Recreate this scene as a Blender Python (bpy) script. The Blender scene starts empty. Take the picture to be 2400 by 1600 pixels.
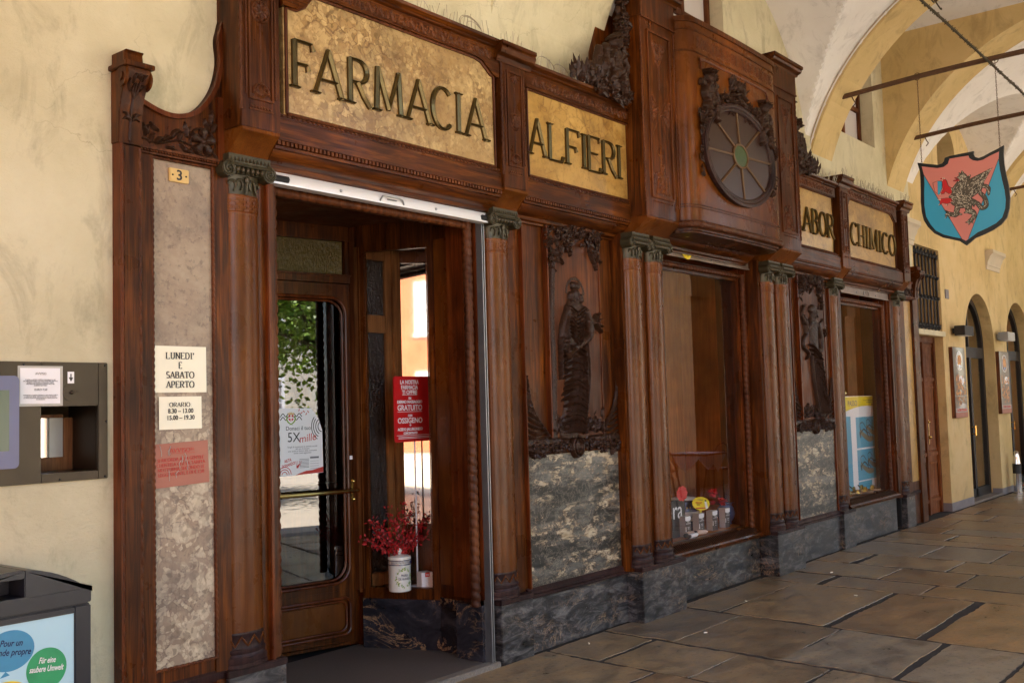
import bpy, bmesh, math, random
import numpy as np
from mathutils import Vector, Matrix
random.seed(7)
rng = np.random.default_rng(5)
SC = bpy.context.scene
COL = SC.collection
PI = math.pi
sin, cos, sqrt = math.sin, math.cos, math.sqrt

# ------------------------------------------------------------------ mesh helper
class MB:
    def __init__(s):
        s.v = []; s.f = []
    def add(s, vs, fs):
        n = len(s.v)
        s.v += [tuple(float(c) for c in v) for v in vs]
        s.f += [tuple(i + n for i in f) for f in fs]
        return s
    def box(s, x0, x1, y0, y1, z0, z1):
        v = [(x0,y0,z0),(x1,y0,z0),(x1,y1,z0),(x0,y1,z0),(x0,y0,z1),(x1,y0,z1),(x1,y1,z1),(x0,y1,z1)]
        return s.add(v, [(0,3,2,1),(4,5,6,7),(0,1,5,4),(1,2,6,5),(2,3,7,6),(3,0,4,7)])
    def ext(s, poly, fm, d0, d1):
        """extrude a 2-D polygon; fm(a, b, d) -> 3-D point"""
        n = len(poly)
        v = [fm(a, b, d0) for a, b in poly] + [fm(a, b, d1) for a, b in poly]
        f = [tuple(range(n)), tuple(range(2*n-1, n-1, -1))]
        f += [(i, i+n, (i+1) % n + n, (i+1) % n) for i in range(n)]
        return s.add(v, f)
    def prism(s, poly, y0, y1):
        return s.ext(poly, lambda a, b, d: (a, d, b), y0, y1)
    def px(s, prof, x0, x1):
        return s.ext(prof, lambda a, b, d: (d, a, b), x0, x1)
    def pz(s, prof, z0, z1):
        return s.ext(prof, lambda a, b, d: (a, b, d), z0, z1)
    def tube(s, pts, r, n=8):
        pts = [Vector(p) for p in pts]
        rs = r if isinstance(r, (list, tuple)) else [r]*len(pts)
        vs = []; fs = []
        up = None
        for i, p in enumerate(pts):
            t = (pts[min(i+1, len(pts)-1)] - pts[max(i-1, 0)]).normalized()
            if up is None:
                up = Vector((0,0,1)) if abs(t.z) < .9 else Vector((1,0,0))
            a = t.cross(up).normalized(); b = t.cross(a).normalized()
            up = -b if b.length > .1 else up
            for k in range(n):
                q = 2*PI*k/n
                vs.append(p + a*cos(q)*rs[i] + b*sin(q)*rs[i])
        for i in range(len(pts)-1):
            for k in range(n):
                fs.append((i*n+k, i*n+(k+1) % n, (i+1)*n+(k+1) % n, (i+1)*n+k))
        fs.append(tuple(range(n))); fs.append(tuple(range(len(vs)-1, len(vs)-n-1, -1)))
        return s.add(vs, fs)
    def lathe(s, c, prof, n=24, sx=1, sy=1):
        vs = []; fs = []
        for r, z in prof:
            for k in range(n):
                q = 2*PI*k/n
                vs.append((c[0]+r*sx*cos(q), c[1]+r*sy*sin(q), c[2]+z))
        m = len(prof)
        for i in range(m-1):
            for k in range(n):
                fs.append((i*n+k, i*n+(k+1) % n, (i+1)*n+(k+1) % n, (i+1)*n+k))
        fs.append(tuple(range(n-1, -1, -1))); fs.append(tuple(range((m-1)*n, m*n)))
        return s.add(vs, fs)
    def sph(s, c, r, nu=12, nv=8):
        if not isinstance(r, (tuple, list)): r = (r, r, r)
        prof = [(sin(PI*i/nv), -cos(PI*i/nv)) for i in range(nv+1)]
        vs = [(c[0]+r[0]*a*cos(2*PI*k/nu), c[1]+r[1]*a*sin(2*PI*k/nu), c[2]+r[2]*b) for a, b in prof for k in range(nu)]
        fs = [(i*nu+k, i*nu+(k+1) % nu, (i+1)*nu+(k+1) % nu, (i+1)*nu+k) for i in range(nv) for k in range(nu)]
        return s.add(vs, fs)
    def grid(s, P, keep=None):
        a, b = P.shape[:2]
        vs = P.reshape(-1, 3).tolist()
        fs = [(i*b+j, i*b+j+1, (i+1)*b+j+1, (i+1)*b+j) for i in range(a-1) for j in range(b-1)
              if keep is None or keep[i, j]]
        return s.add(vs, fs)
    def quad(s, a, b, c, d):
        return s.add([a, b, c, d], [(0, 1, 2, 3)])
    def ribbon(s, pts, ws, fm, d, n=5):
        """flat tapered brush stroke with round-ish ends on the plane fm(a, b, d)"""
        P = smooth(pts, n); m = len(P)
        W = np.interp(np.linspace(0, 1, m), np.linspace(0, 1, len(ws)), ws)
        T = np.gradient(P, axis=0); T /= np.linalg.norm(T, axis=1, keepdims=True) + 1e-9
        N = np.stack([-T[:, 1], T[:, 0]], 1)
        L = P + N*W[:, None]/2; R = P - N*W[:, None]/2
        e0 = P[0]-T[0]*W[0]*.45; e1 = P[-1]+T[-1]*W[-1]*.45
        vs = [fm(*p, d) for p in L] + [fm(*p, d) for p in R] + [fm(*e0, d), fm(*e1, d)]
        fs = [(i, i+1, m+i+1, m+i) for i in range(m-1)] + [(0, m, 2*m), (m-1, 2*m+1, 2*m-1)]
        return s.add(vs, fs)
    def map(s, fn):
        s.v = [tuple(fn(*v)) for v in s.v]; return s
    def build(s, name, m, parent=None, bevel=0, angle=35, flip=True, smooth_=True):
        me = bpy.data.meshes.new(name)
        me.from_pydata(s.v, [], s.f)
        bm = bmesh.new(); bm.from_mesh(me)
        if flip: bmesh.ops.recalc_face_normals(bm, faces=bm.faces)
        if bevel:
            es = [e for e in bm.edges if len(e.link_faces) == 2 and e.calc_face_angle(0) > .6]
            bmesh.ops.bevel(bm, geom=es, offset=bevel, segments=2, affect='EDGES', clamp_overlap=True)
        bm.to_mesh(me); bm.free()
        if smooth_:
            me.polygons.foreach_set('use_smooth', [True]*len(me.polygons))
            me.set_sharp_from_angle(angle=math.radians(angle))
        me.materials.append(m)
        o = bpy.data.objects.new(name, me); COL.objects.link(o)
        if parent is not None: adopt(o, parent)
        return o

def adopt(o, parent):
    o.parent = parent
    if parent.parent is None and parent.type == 'EMPTY':
        o.matrix_parent_inverse = parent.matrix_basis.inverted()

def smooth(pts, n=5):
    """Catmull-Rom through pts"""
    P = np.array(pts, float)
    if len(P) < 3:
        t = np.linspace(0, 1, n+1)[:, None]
        return P[0]*(1-t) + P[-1]*t
    Q = np.vstack([2*P[0]-P[1], P, 2*P[-1]-P[-2]])
    out = []
    for i in range(1, len(Q)-2):
        for k in range(n):
            t = k/n
            out.append(.5*((2*Q[i]) + (-Q[i-1]+Q[i+1])*t + (2*Q[i-1]-5*Q[i]+4*Q[i+1]-Q[i+2])*t*t + (-Q[i-1]+3*Q[i]-3*Q[i+1]+Q[i+2])*t**3))
    out.append(P[-1])
    return np.array(out)

def thing(name, label, cat, loc=(0,0,0), group=None):
    o = bpy.data.objects.new(name, None); COL.objects.link(o)
    o.empty_display_size = .1
    o.location = loc; o['label'] = label; o['category'] = cat
    if group: o['group'] = group
    return o
def tag(o, label, cat, group=None):
    o['label'] = label; o['category'] = cat
    if group: o['group'] = group
    return o
def kind(o, k):
    o['kind'] = k; return o
def dup(o, parent, dx=(0,0,0)):
    c = o.copy(); COL.objects.link(c)
    if parent is not None:
        c.parent = parent; c.matrix_parent_inverse = o.matrix_parent_inverse.copy()
    c.location = Vector(o.location) + Vector(dx)
    for ch in o.children:
        dup(ch, c)
    return c

# ------------------------------------------------------------------ relief carving (real height field)
def relief(strokes, x0, x1, z0, z1, y0, nx, nz, cut=None, back=None, rough=.0, seed=1, yfun=None):
    """strokes: (pts, radii, height) in metres; carved bumps stand out of the plane y0 towards -Y"""
    X = np.linspace(x0, x1, nx); Z = np.linspace(z0, z1, nz)
    GX, GZ = np.meshgrid(X, Z, indexing='ij')
    H = np.zeros((nx, nz))
    for st_ in strokes:
        pts, rad, h = st_[:3]; prof = st_[3] if len(st_) > 3 else 'r'
        P = smooth(pts, 4) if len(pts) > 2 else np.array(pts, float)
        if len(P) == 1: P = np.vstack([P, P+1e-5])
        R = np.interp(np.linspace(0, 1, len(P)), np.linspace(0, 1, len(rad)), rad)
        rm = R.max()
        ia = np.searchsorted(X, P[:,0].min()-rm); ib = np.searchsorted(X, P[:,0].max()+rm)
        ja = np.searchsorted(Z, P[:,1].min()-rm); jb = np.searchsorted(Z, P[:,1].max()+rm)
        if ib <= ia or jb <= ja: continue
        gx = GX[ia:ib, ja:jb]; gz = GZ[ia:ib, ja:jb]
        best = np.zeros_like(gx)
        for k in range(len(P)-1):
            ax, az = P[k]; bx, bz = P[k+1]
            dx, dz = bx-ax, bz-az
            t = np.clip(((gx-ax)*dx+(gz-az)*dz)/(dx*dx+dz*dz+1e-12), 0, 1)
            d2 = (gx-ax-t*dx)**2 + (gz-az-t*dz)**2
            r = R[k]+(R[k+1]-R[k])*t
            q = np.clip(1-d2/(r*r+1e-12), 0, 1)
            if prof == 't': q = np.clip(1-np.sqrt(d2)/(r+1e-9), 0, 1)**.8
            elif prof == 'c': q = np.where(q > 0, np.minimum(1, q*5)*(.55+.45*(1-q)), 0)
            else: q = np.sqrt(q)
            best = np.maximum(best, q)
        H[ia:ib, ja:jb] = np.maximum(H[ia:ib, ja:jb], best*h) + .15*np.minimum(H[ia:ib, ja:jb], best*h)
    if rough:
        g = np.random.default_rng(seed)
        N = g.random((nx, nz)); N = (N + np.roll(N,1,0) + np.roll(N,1,1) + np.roll(N,-1,0) + np.roll(N,-1,1))/5
        H = H + (N-.5)*rough*(H > 1e-4) + (N-.5)*rough*.25
    Y = y0 - H
    if yfun is not None: Y = Y + yfun(GX, GZ)
    m = MB()
    keep = None
    if cut is not None:
        k = H > cut
        keep = k[:-1,:-1] | k[1:,:-1] | k[:-1,1:] | k[1:,1:]
    m.grid(np.stack([GX, Y, GZ], -1), keep)
    if back is not None:
        m.grid(np.stack([GX, y0 + H*back + .002, GZ], -1), keep)
    return m
def leaf(x, z, a, L, w, h=.02):
    c, s_ = cos(a), sin(a)
    return [([(x,z),(x+c*L*.5-s_*w*.2,z+s_*L*.5+c*w*.2),(x+c*L,z+s_*L)], [w*.38,w*.58,w*.06], h, 't')]
def rosette(x, z, r, h=.03, n=6, a0=0):
    out = []
    for k in range(n):
        a = a0+2*PI*k/n
        out.append(([(x+cos(a)*r*.35, z+sin(a)*r*.35), (x+cos(a)*r*.72, z+sin(a)*r*.72)], [r*.22, r*.36], h, 'c'))
    out.append(([(x, z), (x+1e-4, z)], [r*.22, r*.22], h*1.2))
    return out
def foliage(x0, x1, z0, z1, n, h, L, R, inside=None):
    out = []
    for _ in range(n):
        x = R.uniform(x0, x1); z = R.uniform(z0, z1)
        if inside and not inside(x, z): continue
        if R.random() < .3: out += rosette(x, z, L*.42, h*R.uniform(.8, 1.3), 5, R.uniform(0, 6))
        else: out += leaf(x, z, R.uniform(0, 2*PI), L*R.uniform(.7, 1.3), L*.42, h*R.uniform(.6, 1.2))
    return out

def blade(mb, x, y, z, a, L, w, lift=.5, curl=.3):
    """one crisp carved leaf: folded along its midrib, springing off a wall facing -Y"""
    c, s_ = cos(a), sin(a); d = Vector((c, -lift, s_)).normalized(); q = Vector((-s_, 0, c)); o = Vector((x, y, z)); u = Vector((0, -1, 0))
    m1 = o+d*L*.45+u*w*.30; tip = o+d*L-u*L*curl*.4
    mb.add([o, o+d*L*.4+q*w*.5-u*w*.12, tip, o+d*L*.4-q*w*.5-u*w*.12, m1], [(0,1,4), (1,2,4), (4,2,3), (0,4,3)])
def bloom(mb, x, y, z, r, n=6, a0=0.):
    for k in range(n): blade(mb, x, y-r*.1, z, a0+2*PI*k/n, r, r*.8, .45, .15)
    for k in range(n-1): blade(mb, x, y-r*.25, z, a0+.5+2*PI*k/(n-1), r*.62, r*.55, 1.1, .0)
    mb.sph((x, y-r*.38, z), r*.17, 7, 5)
def sprays(mb, sampler, n, L, w, y, R, pb=.2, ang=None, lift=(.2, .9)):
    for _ in range(n):
        x, z = sampler()
        if R.random() < pb: bloom(mb, x, y, z, L*R.uniform(.38, .62), 6, R.uniform(0, 6))
        else: blade(mb, x, y, z, R.uniform(*(ang or (0, 6.28))), L*R.uniform(.65, 1.3), w*R.uniform(.7, 1.2), R.uniform(*lift))

# ------------------------------------------------------------------ materials
def newmat(name):
    m = bpy.data.materials.new(name); m.use_nodes = True
    nt = m.node_tree; b = nt.nodes['Principled BSDF']
    return m, nt, b
def N(nt, t, **k):
    n = nt.nodes.new(t)
    for a, v in k.items():
        if a in n.inputs.keys(): n.inputs[a].default_value = v
        else: setattr(n, a, v)
    return n
def coords(nt, scale=(1,1,1), rot=(0,0,0)):
    tc = N(nt, 'ShaderNodeTexCoord'); mp = N(nt, 'ShaderNodeMapping')
    mp.inputs['Scale'].default_value = scale; mp.inputs['Rotation'].default_value = rot
    nt.links.new(tc.outputs['Object'], mp.inputs['Vector'])
    return mp.outputs['Vector']
def ramp(nt, fac, stops, interp='LINEAR'):
    r = N(nt, 'ShaderNodeValToRGB'); cr = r.color_ramp; cr.interpolation = interp
    while len(cr.elements) < len(stops): cr.elements.new(.5)
    for e, (p, c) in zip(cr.elements, stops):
        e.position = p; e.color = (*c, 1) if len(c) == 3 else c
    nt.links.new(fac, r.inputs['Fac'])
    return r.outputs['Color']
def noise(nt, vec, scale, detail=5, rough=.55, dist=0.):
    n = N(nt, 'ShaderNodeTexNoise'); n.inputs['Scale'].default_value = scale
    n.inputs['Detail'].default_value = detail; n.inputs['Roughness'].default_value = rough
    n.inputs['Distortion'].default_value = dist
    nt.links.new(vec, n.inputs['Vector']); return n.outputs['Fac']
def mix(nt, fac, a, b, mode='MIX'):
    m = N(nt, 'ShaderNodeMix', data_type='RGBA', blend_type=mode)
    for s_, v in (('Factor', fac), ('A', a), ('B', b)):
        i = [q for q in m.inputs if q.name == s_ and (q.type == ('VALUE' if s_ == 'Factor' else 'RGBA'))][0]
        if isinstance(v, (int, float)): i.default_value = v
        elif isinstance(v, tuple): i.default_value = (*v, 1)
        else: nt.links.new(v, i)
    return [q for q in m.outputs if q.type == 'RGBA'][0]
def bump(nt, b, h, strength=.2, dist=.01):
    n = N(nt, 'ShaderNodeBump'); n.inputs['Strength'].default_value = strength; n.inputs['Distance'].default_value = dist
    nt.links.new(h, n.inputs['Height']); nt.links.new(n.outputs['Normal'], b.inputs['Normal'])
def plain(name, col, rough=.5, metal=0., coat=0., var=.12, vs=6., emit=0):
    m, nt, b = newmat(name)
    v = coords(nt)
    n = noise(nt, v, vs, 5)
    c = mix(nt, n, tuple(x*(1-var) for x in col), tuple(min(1, x*(1+var)) for x in col))
    nt.links.new(c, b.inputs['Base Color'])
    b.inputs['Roughness'].default_value = rough; b.inputs['Metallic'].default_value = metal
    b.inputs['Coat Weight'].default_value = coat
    return m
def wood(name, dark, mid, light, horiz=False, soft=False, rough=.31, coat=.05):
    m, nt, b = newmat(name)
    sc = (.9, 9, 11) if horiz else ((3.5, 3.5, .6) if soft else (11, 9, .75))
    v = coords(nt, sc); w = coords(nt)
    g = noise(nt, v, 3.2, 7, .62, .6)
    col = ramp(nt, g, [(.28, dark), (.5, mid), (.74, light)])
    big = noise(nt, w, 1.3, 4, .6)
    tint = ramp(nt, big, [(.28, (.45,.40,.40)), (.5, (1,1,1)), (.72, (1.7,1.55,1.25))])
    col = mix(nt, 1., col, tint, 'MULTIPLY')
    pores = noise(nt, coords(nt, (.6,30,60) if horiz else (60,30,.6)), 5, 3)
    col = mix(nt, ramp(nt, pores, [(.52, (0,0,0)), (.64, (.7,.7,.7))]), col, dark)
    nt.links.new(col, b.inputs['Base Color'])
    rr = ramp(nt, noise(nt, w, 5, 5), [(.3, (rough*.75,)*3), (.7, (rough*1.45,)*3)])
    nt.links.new(rr, b.inputs['Roughness'])
    b.inputs['Coat Weight'].default_value = coat; b.inputs['Coat Roughness'].default_value = .22
    b.inputs['Specular IOR Level'].default_value = .17
    bump(nt, b, g, .12, .004)
    return m

WD = ((.014,.0034,.0008), (.063,.0165,.0024), (.155,.046,.0058))
M = {}
M['wood'] = wood('wood_mahogany', *WD)
M['woodh'] = wood('wood_mahogany_horizontal', *WD, horiz=True)
M['wood_col'] = wood('wood_column', (.07,.0185,.0030), (.105,.0315,.0046), (.15,.050,.0075), rough=.27, coat=.12, soft=True)
M['wood_red'] = wood('wood_red_fillet', (.036,.0075,.002), (.095,.0215,.0042), (.16,.044,.009), rough=.32, coat=.1)
M['wood_in'] = wood('wood_inner', (.10,.035,.012), (.2,.085,.028), (.32,.14,.05), rough=.45)
M['wood_darkin'] = wood('wood_display_back', (.05,.015,.004), (.12,.036,.009), (.19,.062,.016), rough=.6, coat=0)
M['wood_door'] = wood('wood_plain_door', (.06,.02,.008), (.13,.045,.016), (.2,.075,.026), rough=.55, coat=0)
M['carved'] = plain('carved_dark_wood', (.030,.0125,.0062), .40, 0, 0, .6, 30)
M['carved'].node_tree.nodes['Principled BSDF'].inputs['Specular IOR Level'].default_value = .22
M['carved_mid'] = wood('carved_brown_wood', (.028,.0085,.0034), (.085,.026,.0085), (.145,.050,.017), rough=.42, coat=0)
M['bronze'] = plain('bronze_green_paint', (.050,.040,.019), .42, .3, .0, .6, 22)
M['brass'] = plain('polished_brass', (.55,.36,.10), .22, 1., 0, .2, 8)
M['letter'] = plain('dull_brass_letters', (.088,.060,.020), .3, .75, 0, .6, 12)
M['iron'] = plain('rusty_iron', (.10,.048,.022), .8, .2, 0, .5, 20)
M['black_iron'] = plain('black_iron', (.012,.012,.013), .5, .4, 0, .4, 20)
M['steel'] = plain('dull_steel', (.32,.33,.34), .38, .9, 0, .25, 12)
M['shutter'] = plain('glare_white_shutter_metal', (.9,.9,.9), .25, .25, 0, .04, 5)  # near-white base stands in for glare reflected off the slat
M['shutter_old'] = plain('worn_shutter_metal', (.22,.16,.13), .5, .5, 0, .45, 9)
M['hatch'] = plain('bronzed_metal', (.055,.043,.030), .36, .75, 0, .35, 5)
M['rubber'] = plain('black_rubber', (.012,.012,.013), .6)
M['paper'] = plain('cream_paper', (.86,.83,.66), .6, 0, 0, .02)
M['white'] = plain('white_paper', (.82,.82,.85), .55, 0, 0, .02)
M['ink'] = plain('black_ink', (.015,.015,.017), .6)
M['ink_soft'] = plain('grey_print', (.16,.16,.18), .6)
M['red'] = plain('red_card', (.55,.012,.014), .4, 0, .2, .06)
M['redink'] = plain('red_print', (.5,.03,.02), .5)
M['plate'] = plain('ochre_plate', (.62,.42,.15), .35, 0, .3, .1)
M['salmon'] = plain('salmon_paper', (.36,.13,.085), .5, 0, 0, .1)
M['film'] = plain('wrinkled_film', (.42,.41,.38), .15)
M['bin'] = plain('bin_plastic', (.011,.0115,.018), .34, 0, 0, .25, 30)
M['yellowcard'] = plain('yellow_card', (.8,.62,.012), .4, 0, .1, .05)
M['blackcard'] = plain('black_card', (.008,.007,.01), .4)
M['greyside'] = plain('grey_carton', (.38,.33,.30), .6)
M['browncard'] = plain('dark_brown_carton', (.045,.026,.022), .4)
M['navy'] = plain('navy_glaze', (.012,.014,.07), .2, 0, .3)
M['blueglaze'] = plain('blue_glaze', (.10,.15,.30), .25, 0, .3, .3, 18)
M['ceramic'] = plain('white_glazed_ceramic', (.74,.73,.66), .2, 0, .4, .04)
M['green'] = plain('green_print', (.20,.32,.035), .5)
M['redleaf'] = plain('red_leaves', (.42,.014,.016), .5, 0, 0, .4, 40)
M['redpetal'] = plain('red_petals', (.52,.012,.008), .5, 0, 0, .4, 30)
M['stem'] = plain('brown_stem', (.08,.035,.02), .7)
M['cyan'] = plain('cyan_print', (.06,.36,.55), .4, 0, 0, .05)
M['paleblue'] = plain('pale_blue_print', (.42,.66,.76), .35, 0, .2, .06, 3)
M['pink_s'] = plain('pink_paint', (.66,.22,.18), .35, 0, .2, .05, 3)
M['blue_s'] = plain('blue_paint', (.045,.36,.56), .3, 0, .2, .05, 3)
M['black_s'] = plain('black_paint', (.008,.009,.01), .35, 0, .2)
M['grif'] = plain('griffin_grey', (.105,.082,.055), .5, 0, 0, .3, 40)
M['grif_hi'] = plain('griffin_highlight', (.62,.55,.42), .5)
M['gold'] = plain('gold_leather', (.62,.40,.10), .25, .8)
M['leather'] = plain('tan_leather', (.22,.13,.06), .5)
M['leathdk'] = plain('dark_leather', (.03,.022,.02), .5)
M['sandalpic'] = plain('printed_sandal', (.22,.19,.13), .5)
M['bluedark'] = plain('blue_balloon', (.04,.24,.42), .35, 0, .2, .25, 12)
M['greenball'] = plain('green_balloon', (.02,.30,.11), .35, 0, .2, .35, 12)
M['screen'] = plain('screen_housing', (.12,.13,.24), .35, 0, .1)
M['screenlcd'] = plain('grey_green_screen', (.10,.14,.09), .2)
M['lampgrey'] = plain('grey_lamp_metal', (.35,.34,.32), .4, .5)
M['posterdk'] = plain('dark_poster_print', (.05,.04,.035), .3, 0, .2, .3, 12)
M['food1'] = plain('brown_food_print', (.28,.10,.03), .4, 0, 0, .5, 30)
M['food2'] = plain('orange_food_print', (.55,.24,.06), .4, 0, 0, .5, 30)
M['chrome'] = plain('chrome', (.7,.7,.72), .12, 1.)
M['cloth'] = plain('white_tablecloth', (.75,.72,.7), .8)
M['greyband'] = plain('grey_painted_band', (.20,.185,.19), .75, 0, 0, .25, 8)
M['stoneimpost'] = plain('pale_impost_plaster', (.55,.47,.36), .8, 0, 0, .15, 5)
M['dark'] = plain('unlit_interior_black', (.010,.008,.007), .9)  # near-black colour stands in for the lack of light in rooms
M['display'] = wood('wood_display_lit_lining', (.30,.095,.016), (.46,.165,.030), (.56,.23,.05), rough=.6, coat=0)  # lining paler than real wood, interior light put into the colour
M['pier'] = plain('peach_pier_plaster', (.58,.37,.20), .85, 0, 0, .08, 2)

M['darkframe'] = plain('dark_joinery', (.012,.008,.006), .6)
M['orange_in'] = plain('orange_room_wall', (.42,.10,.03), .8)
M['conduit'] = plain('white_cable', (.6,.56,.52), .6)
M['rope'] = plain('dark_garland_cable', (.05,.038,.02), .9, 0, 0, .6, 60)
M['spike'] = plain('steel_spikes', (.30,.25,.2), .4, .7)

def m_plaster(name, base, dark, light, bs=.25, blotch=1.1):
    m, nt, b = newmat(name); v = coords(nt)
    big = noise(nt, v, blotch, 6, .65)
    c = ramp(nt, big, [(.3, dark), (.5, base), (.7, light)])
    st = noise(nt, coords(nt, (2.2, 2.2, 1.1)), 2.3, 8, .7, .6)
    c = mix(nt, ramp(nt, st, [(.52, (0,0,0)), (.72, (.6,)*3)]), c, tuple(x*.55 for x in dark))
    # hairline cracks
    vo = N(nt, 'ShaderNodeTexVoronoi', feature='DISTANCE_TO_EDGE'); vo.inputs['Scale'].default_value = 1.1
    wv = N(nt, 'ShaderNodeVectorMath', operation='ADD'); nv = N(nt, 'ShaderNodeTexNoise'); nv.inputs['Scale'].default_value = 4; nv.inputs['Detail'].default_value = 6
    nt.links.new(v, nv.inputs['Vector'])
    sc_ = N(nt, 'ShaderNodeVectorMath', operation='SCALE'); sc_.inputs['Scale'].default_value = .5
    nt.links.new(nv.outputs['Color'], sc_.inputs[0]); nt.links.new(v, wv.inputs[0]); nt.links.new(sc_.outputs[0], wv.inputs[1])
    nt.links.new(wv.outputs[0], vo.inputs['Vector'])
    msk = noise(nt, v, .9, 3)
    cr = ramp(nt, vo.outputs['Distance'], [(.0, (.38,)*3), (.004, (0,0,0))])
    cr = mix(nt, 1., cr, ramp(nt, msk, [(.52, (0,0,0)), (.62, (1,1,1))]), 'MULTIPLY')
    c = mix(nt, cr, c, tuple(x*.4 for x in dark))
    nt.links.new(c, b.inputs['Base Color']); b.inputs['Roughness'].default_value = .85
    fine = noise(nt, coords(nt, (1,1,1.7)), 22, 9, .75, .4)
    bump(nt, b, fine, bs, .012)
    return m
M['plaster'] = m_plaster('cream_plaster', (.585,.53,.36), (.46,.41,.265), (.66,.61,.44), .6)
M['plaster_r'] = m_plaster('yellow_warm_bounce_plaster', (.59,.435,.20), (.48,.345,.145), (.65,.50,.26), .4)  # same pigment as the cream wall, warm bounce light mixed into the colour
M['plaster_v'] = m_plaster('yellow_vault_plaster', (.58,.425,.19), (.50,.36,.145), (.63,.475,.235), .25)
M['vault'] = m_plaster('white_vault_plaster', (.75,.725,.70), (.70,.67,.645), (.79,.775,.76), .2)
M['plaster_red'] = m_plaster('orange_facade', (.50,.17,.08), (.44,.14,.065), (.54,.2,.1), .1)
M['plaster_pale'] = m_plaster('pale_facade', (.6,.55,.47), (.5,.45,.38), (.65,.6,.5), .1)

def m_marble_black():
    m, nt, b = newmat('black_grey_marble'); v = coords(nt, (.9, .9, 2.8))
    n1 = noise(nt, v, 6.5, 11, .74, .7)
    c = ramp(nt, n1, [(.38, (.005,.0048,.005)), (.50, (.033,.032,.033)), (.63, (.13,.124,.118))])
    n2 = noise(nt, coords(nt, (1, 1, 1.5), (.3,.5,0)), 2.1, 9, .72, 2.6)
    veins = ramp(nt, n2, [(.484, (0,0,0)), (.5, (.75,)*3), (.516, (0,0,0))])
    msk = ramp(nt, noise(nt, v, 2.4, 3), [(.48, (0,0,0)), (.66, (1,1,1))])
    c = mix(nt, mix(nt, 1., veins, msk, 'MULTIPLY'), c, (.42,.27,.15))
    sp = noise(nt, coords(nt), 90, 2); c = mix(nt, ramp(nt, sp, [(.70, (0,0,0)), (.76, (.6,)*3)]), c, (.3,.29,.29))
    nt.links.new(c, b.inputs['Base Color'])
    nt.links.new(ramp(nt, n1, [(.3, (.25,)*3), (.7, (.5,)*3)]), b.inputs['Roughness'])
    bump(nt, b, n1, .1, .004)
    return m
M['mblack'] = m_marble_black()

def m_portoro():
    m, nt, b = newmat('black_gold_marble'); v = coords(nt, (1, 1, 1.5), (.2,.6,0))
    n1 = noise(nt, v, 3.5, 8, .65, 1.)
    c = ramp(nt, n1, [(.3, (.006,.006,.008)), (.55, (.025,.024,.03)), (.75, (.085,.08,.088))])
    n2 = noise(nt, v, 2.6, 9, .7, 3.)
    veins = ramp(nt, n2, [(.47, (0,0,0)), (.49, (.85,)*3), (.505, (.1,)*3), (.53, (0,0,0))])
    msk = ramp(nt, noise(nt, coords(nt, (1,1,2.2)), 2.2, 3), [(.46, (0,0,0)), (.58, (1,1,1))])
    c = mix(nt, mix(nt, 1., veins, msk, 'MULTIPLY'), c, (.45,.27,.13))
    nt.links.new(c, b.inputs['Base Color']); b.inputs['Roughness'].default_value = .17
    return m
M['mgold'] = m_portoro()
def m_dado():
    m, nt, b = newmat('dark_cream_marble'); v = coords(nt, (.8, .8, 3.0))
    n1 = noise(nt, v, 4.5, 11, .74, .3)
    band = noise(nt, coords(nt, (.55, .55, 4.2)), 1.7, 5, .6, .5)
    c = ramp(nt, mix(nt, .45, n1, band), [(.42, (.006,.006,.005)), (.5, (.028,.027,.023)), (.60, (.135,.13,.112))])
    n2 = noise(nt, coords(nt, (1.1, 1.1, 2.4)), 7.5, 12, .74, .3)
    msk = ramp(nt, band, [(.44, (0,0,0)), (.54, (1,1,1))])
    cream = mix(nt, 1., ramp(nt, n2, [(.525, (0,0,0)), (.56, (.95,)*3)]), msk, 'MULTIPLY')
    rim = mix(nt, 1., ramp(nt, n2, [(.50, (0,0,0)), (.525, (.6,)*3), (.55, (0,0,0))]), msk, 'MULTIPLY')
    cr2 = ramp(nt, noise(nt, v, 13, 7, .65, .6), [(.35, (.26,.19,.10)), (.6, (.50,.42,.29))])
    c = mix(nt, cream, c, cr2); c = mix(nt, rim, c, (.16,.085,.035))
    n3 = noise(nt, coords(nt, (1,1,1.4)), 5.2, 10, .74, 1.6)
    c = mix(nt, ramp(nt, n3, [(.491, (0,0,0)), (.5, (.75,)*3), (.509, (0,0,0))]), c, (.42,.36,.27))
    nt.links.new(c, b.inputs['Base Color']); b.inputs['Roughness'].default_value = .38
    bump(nt, b, n2, .12, .003)
    return m
M['dado'] = m_dado()
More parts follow.
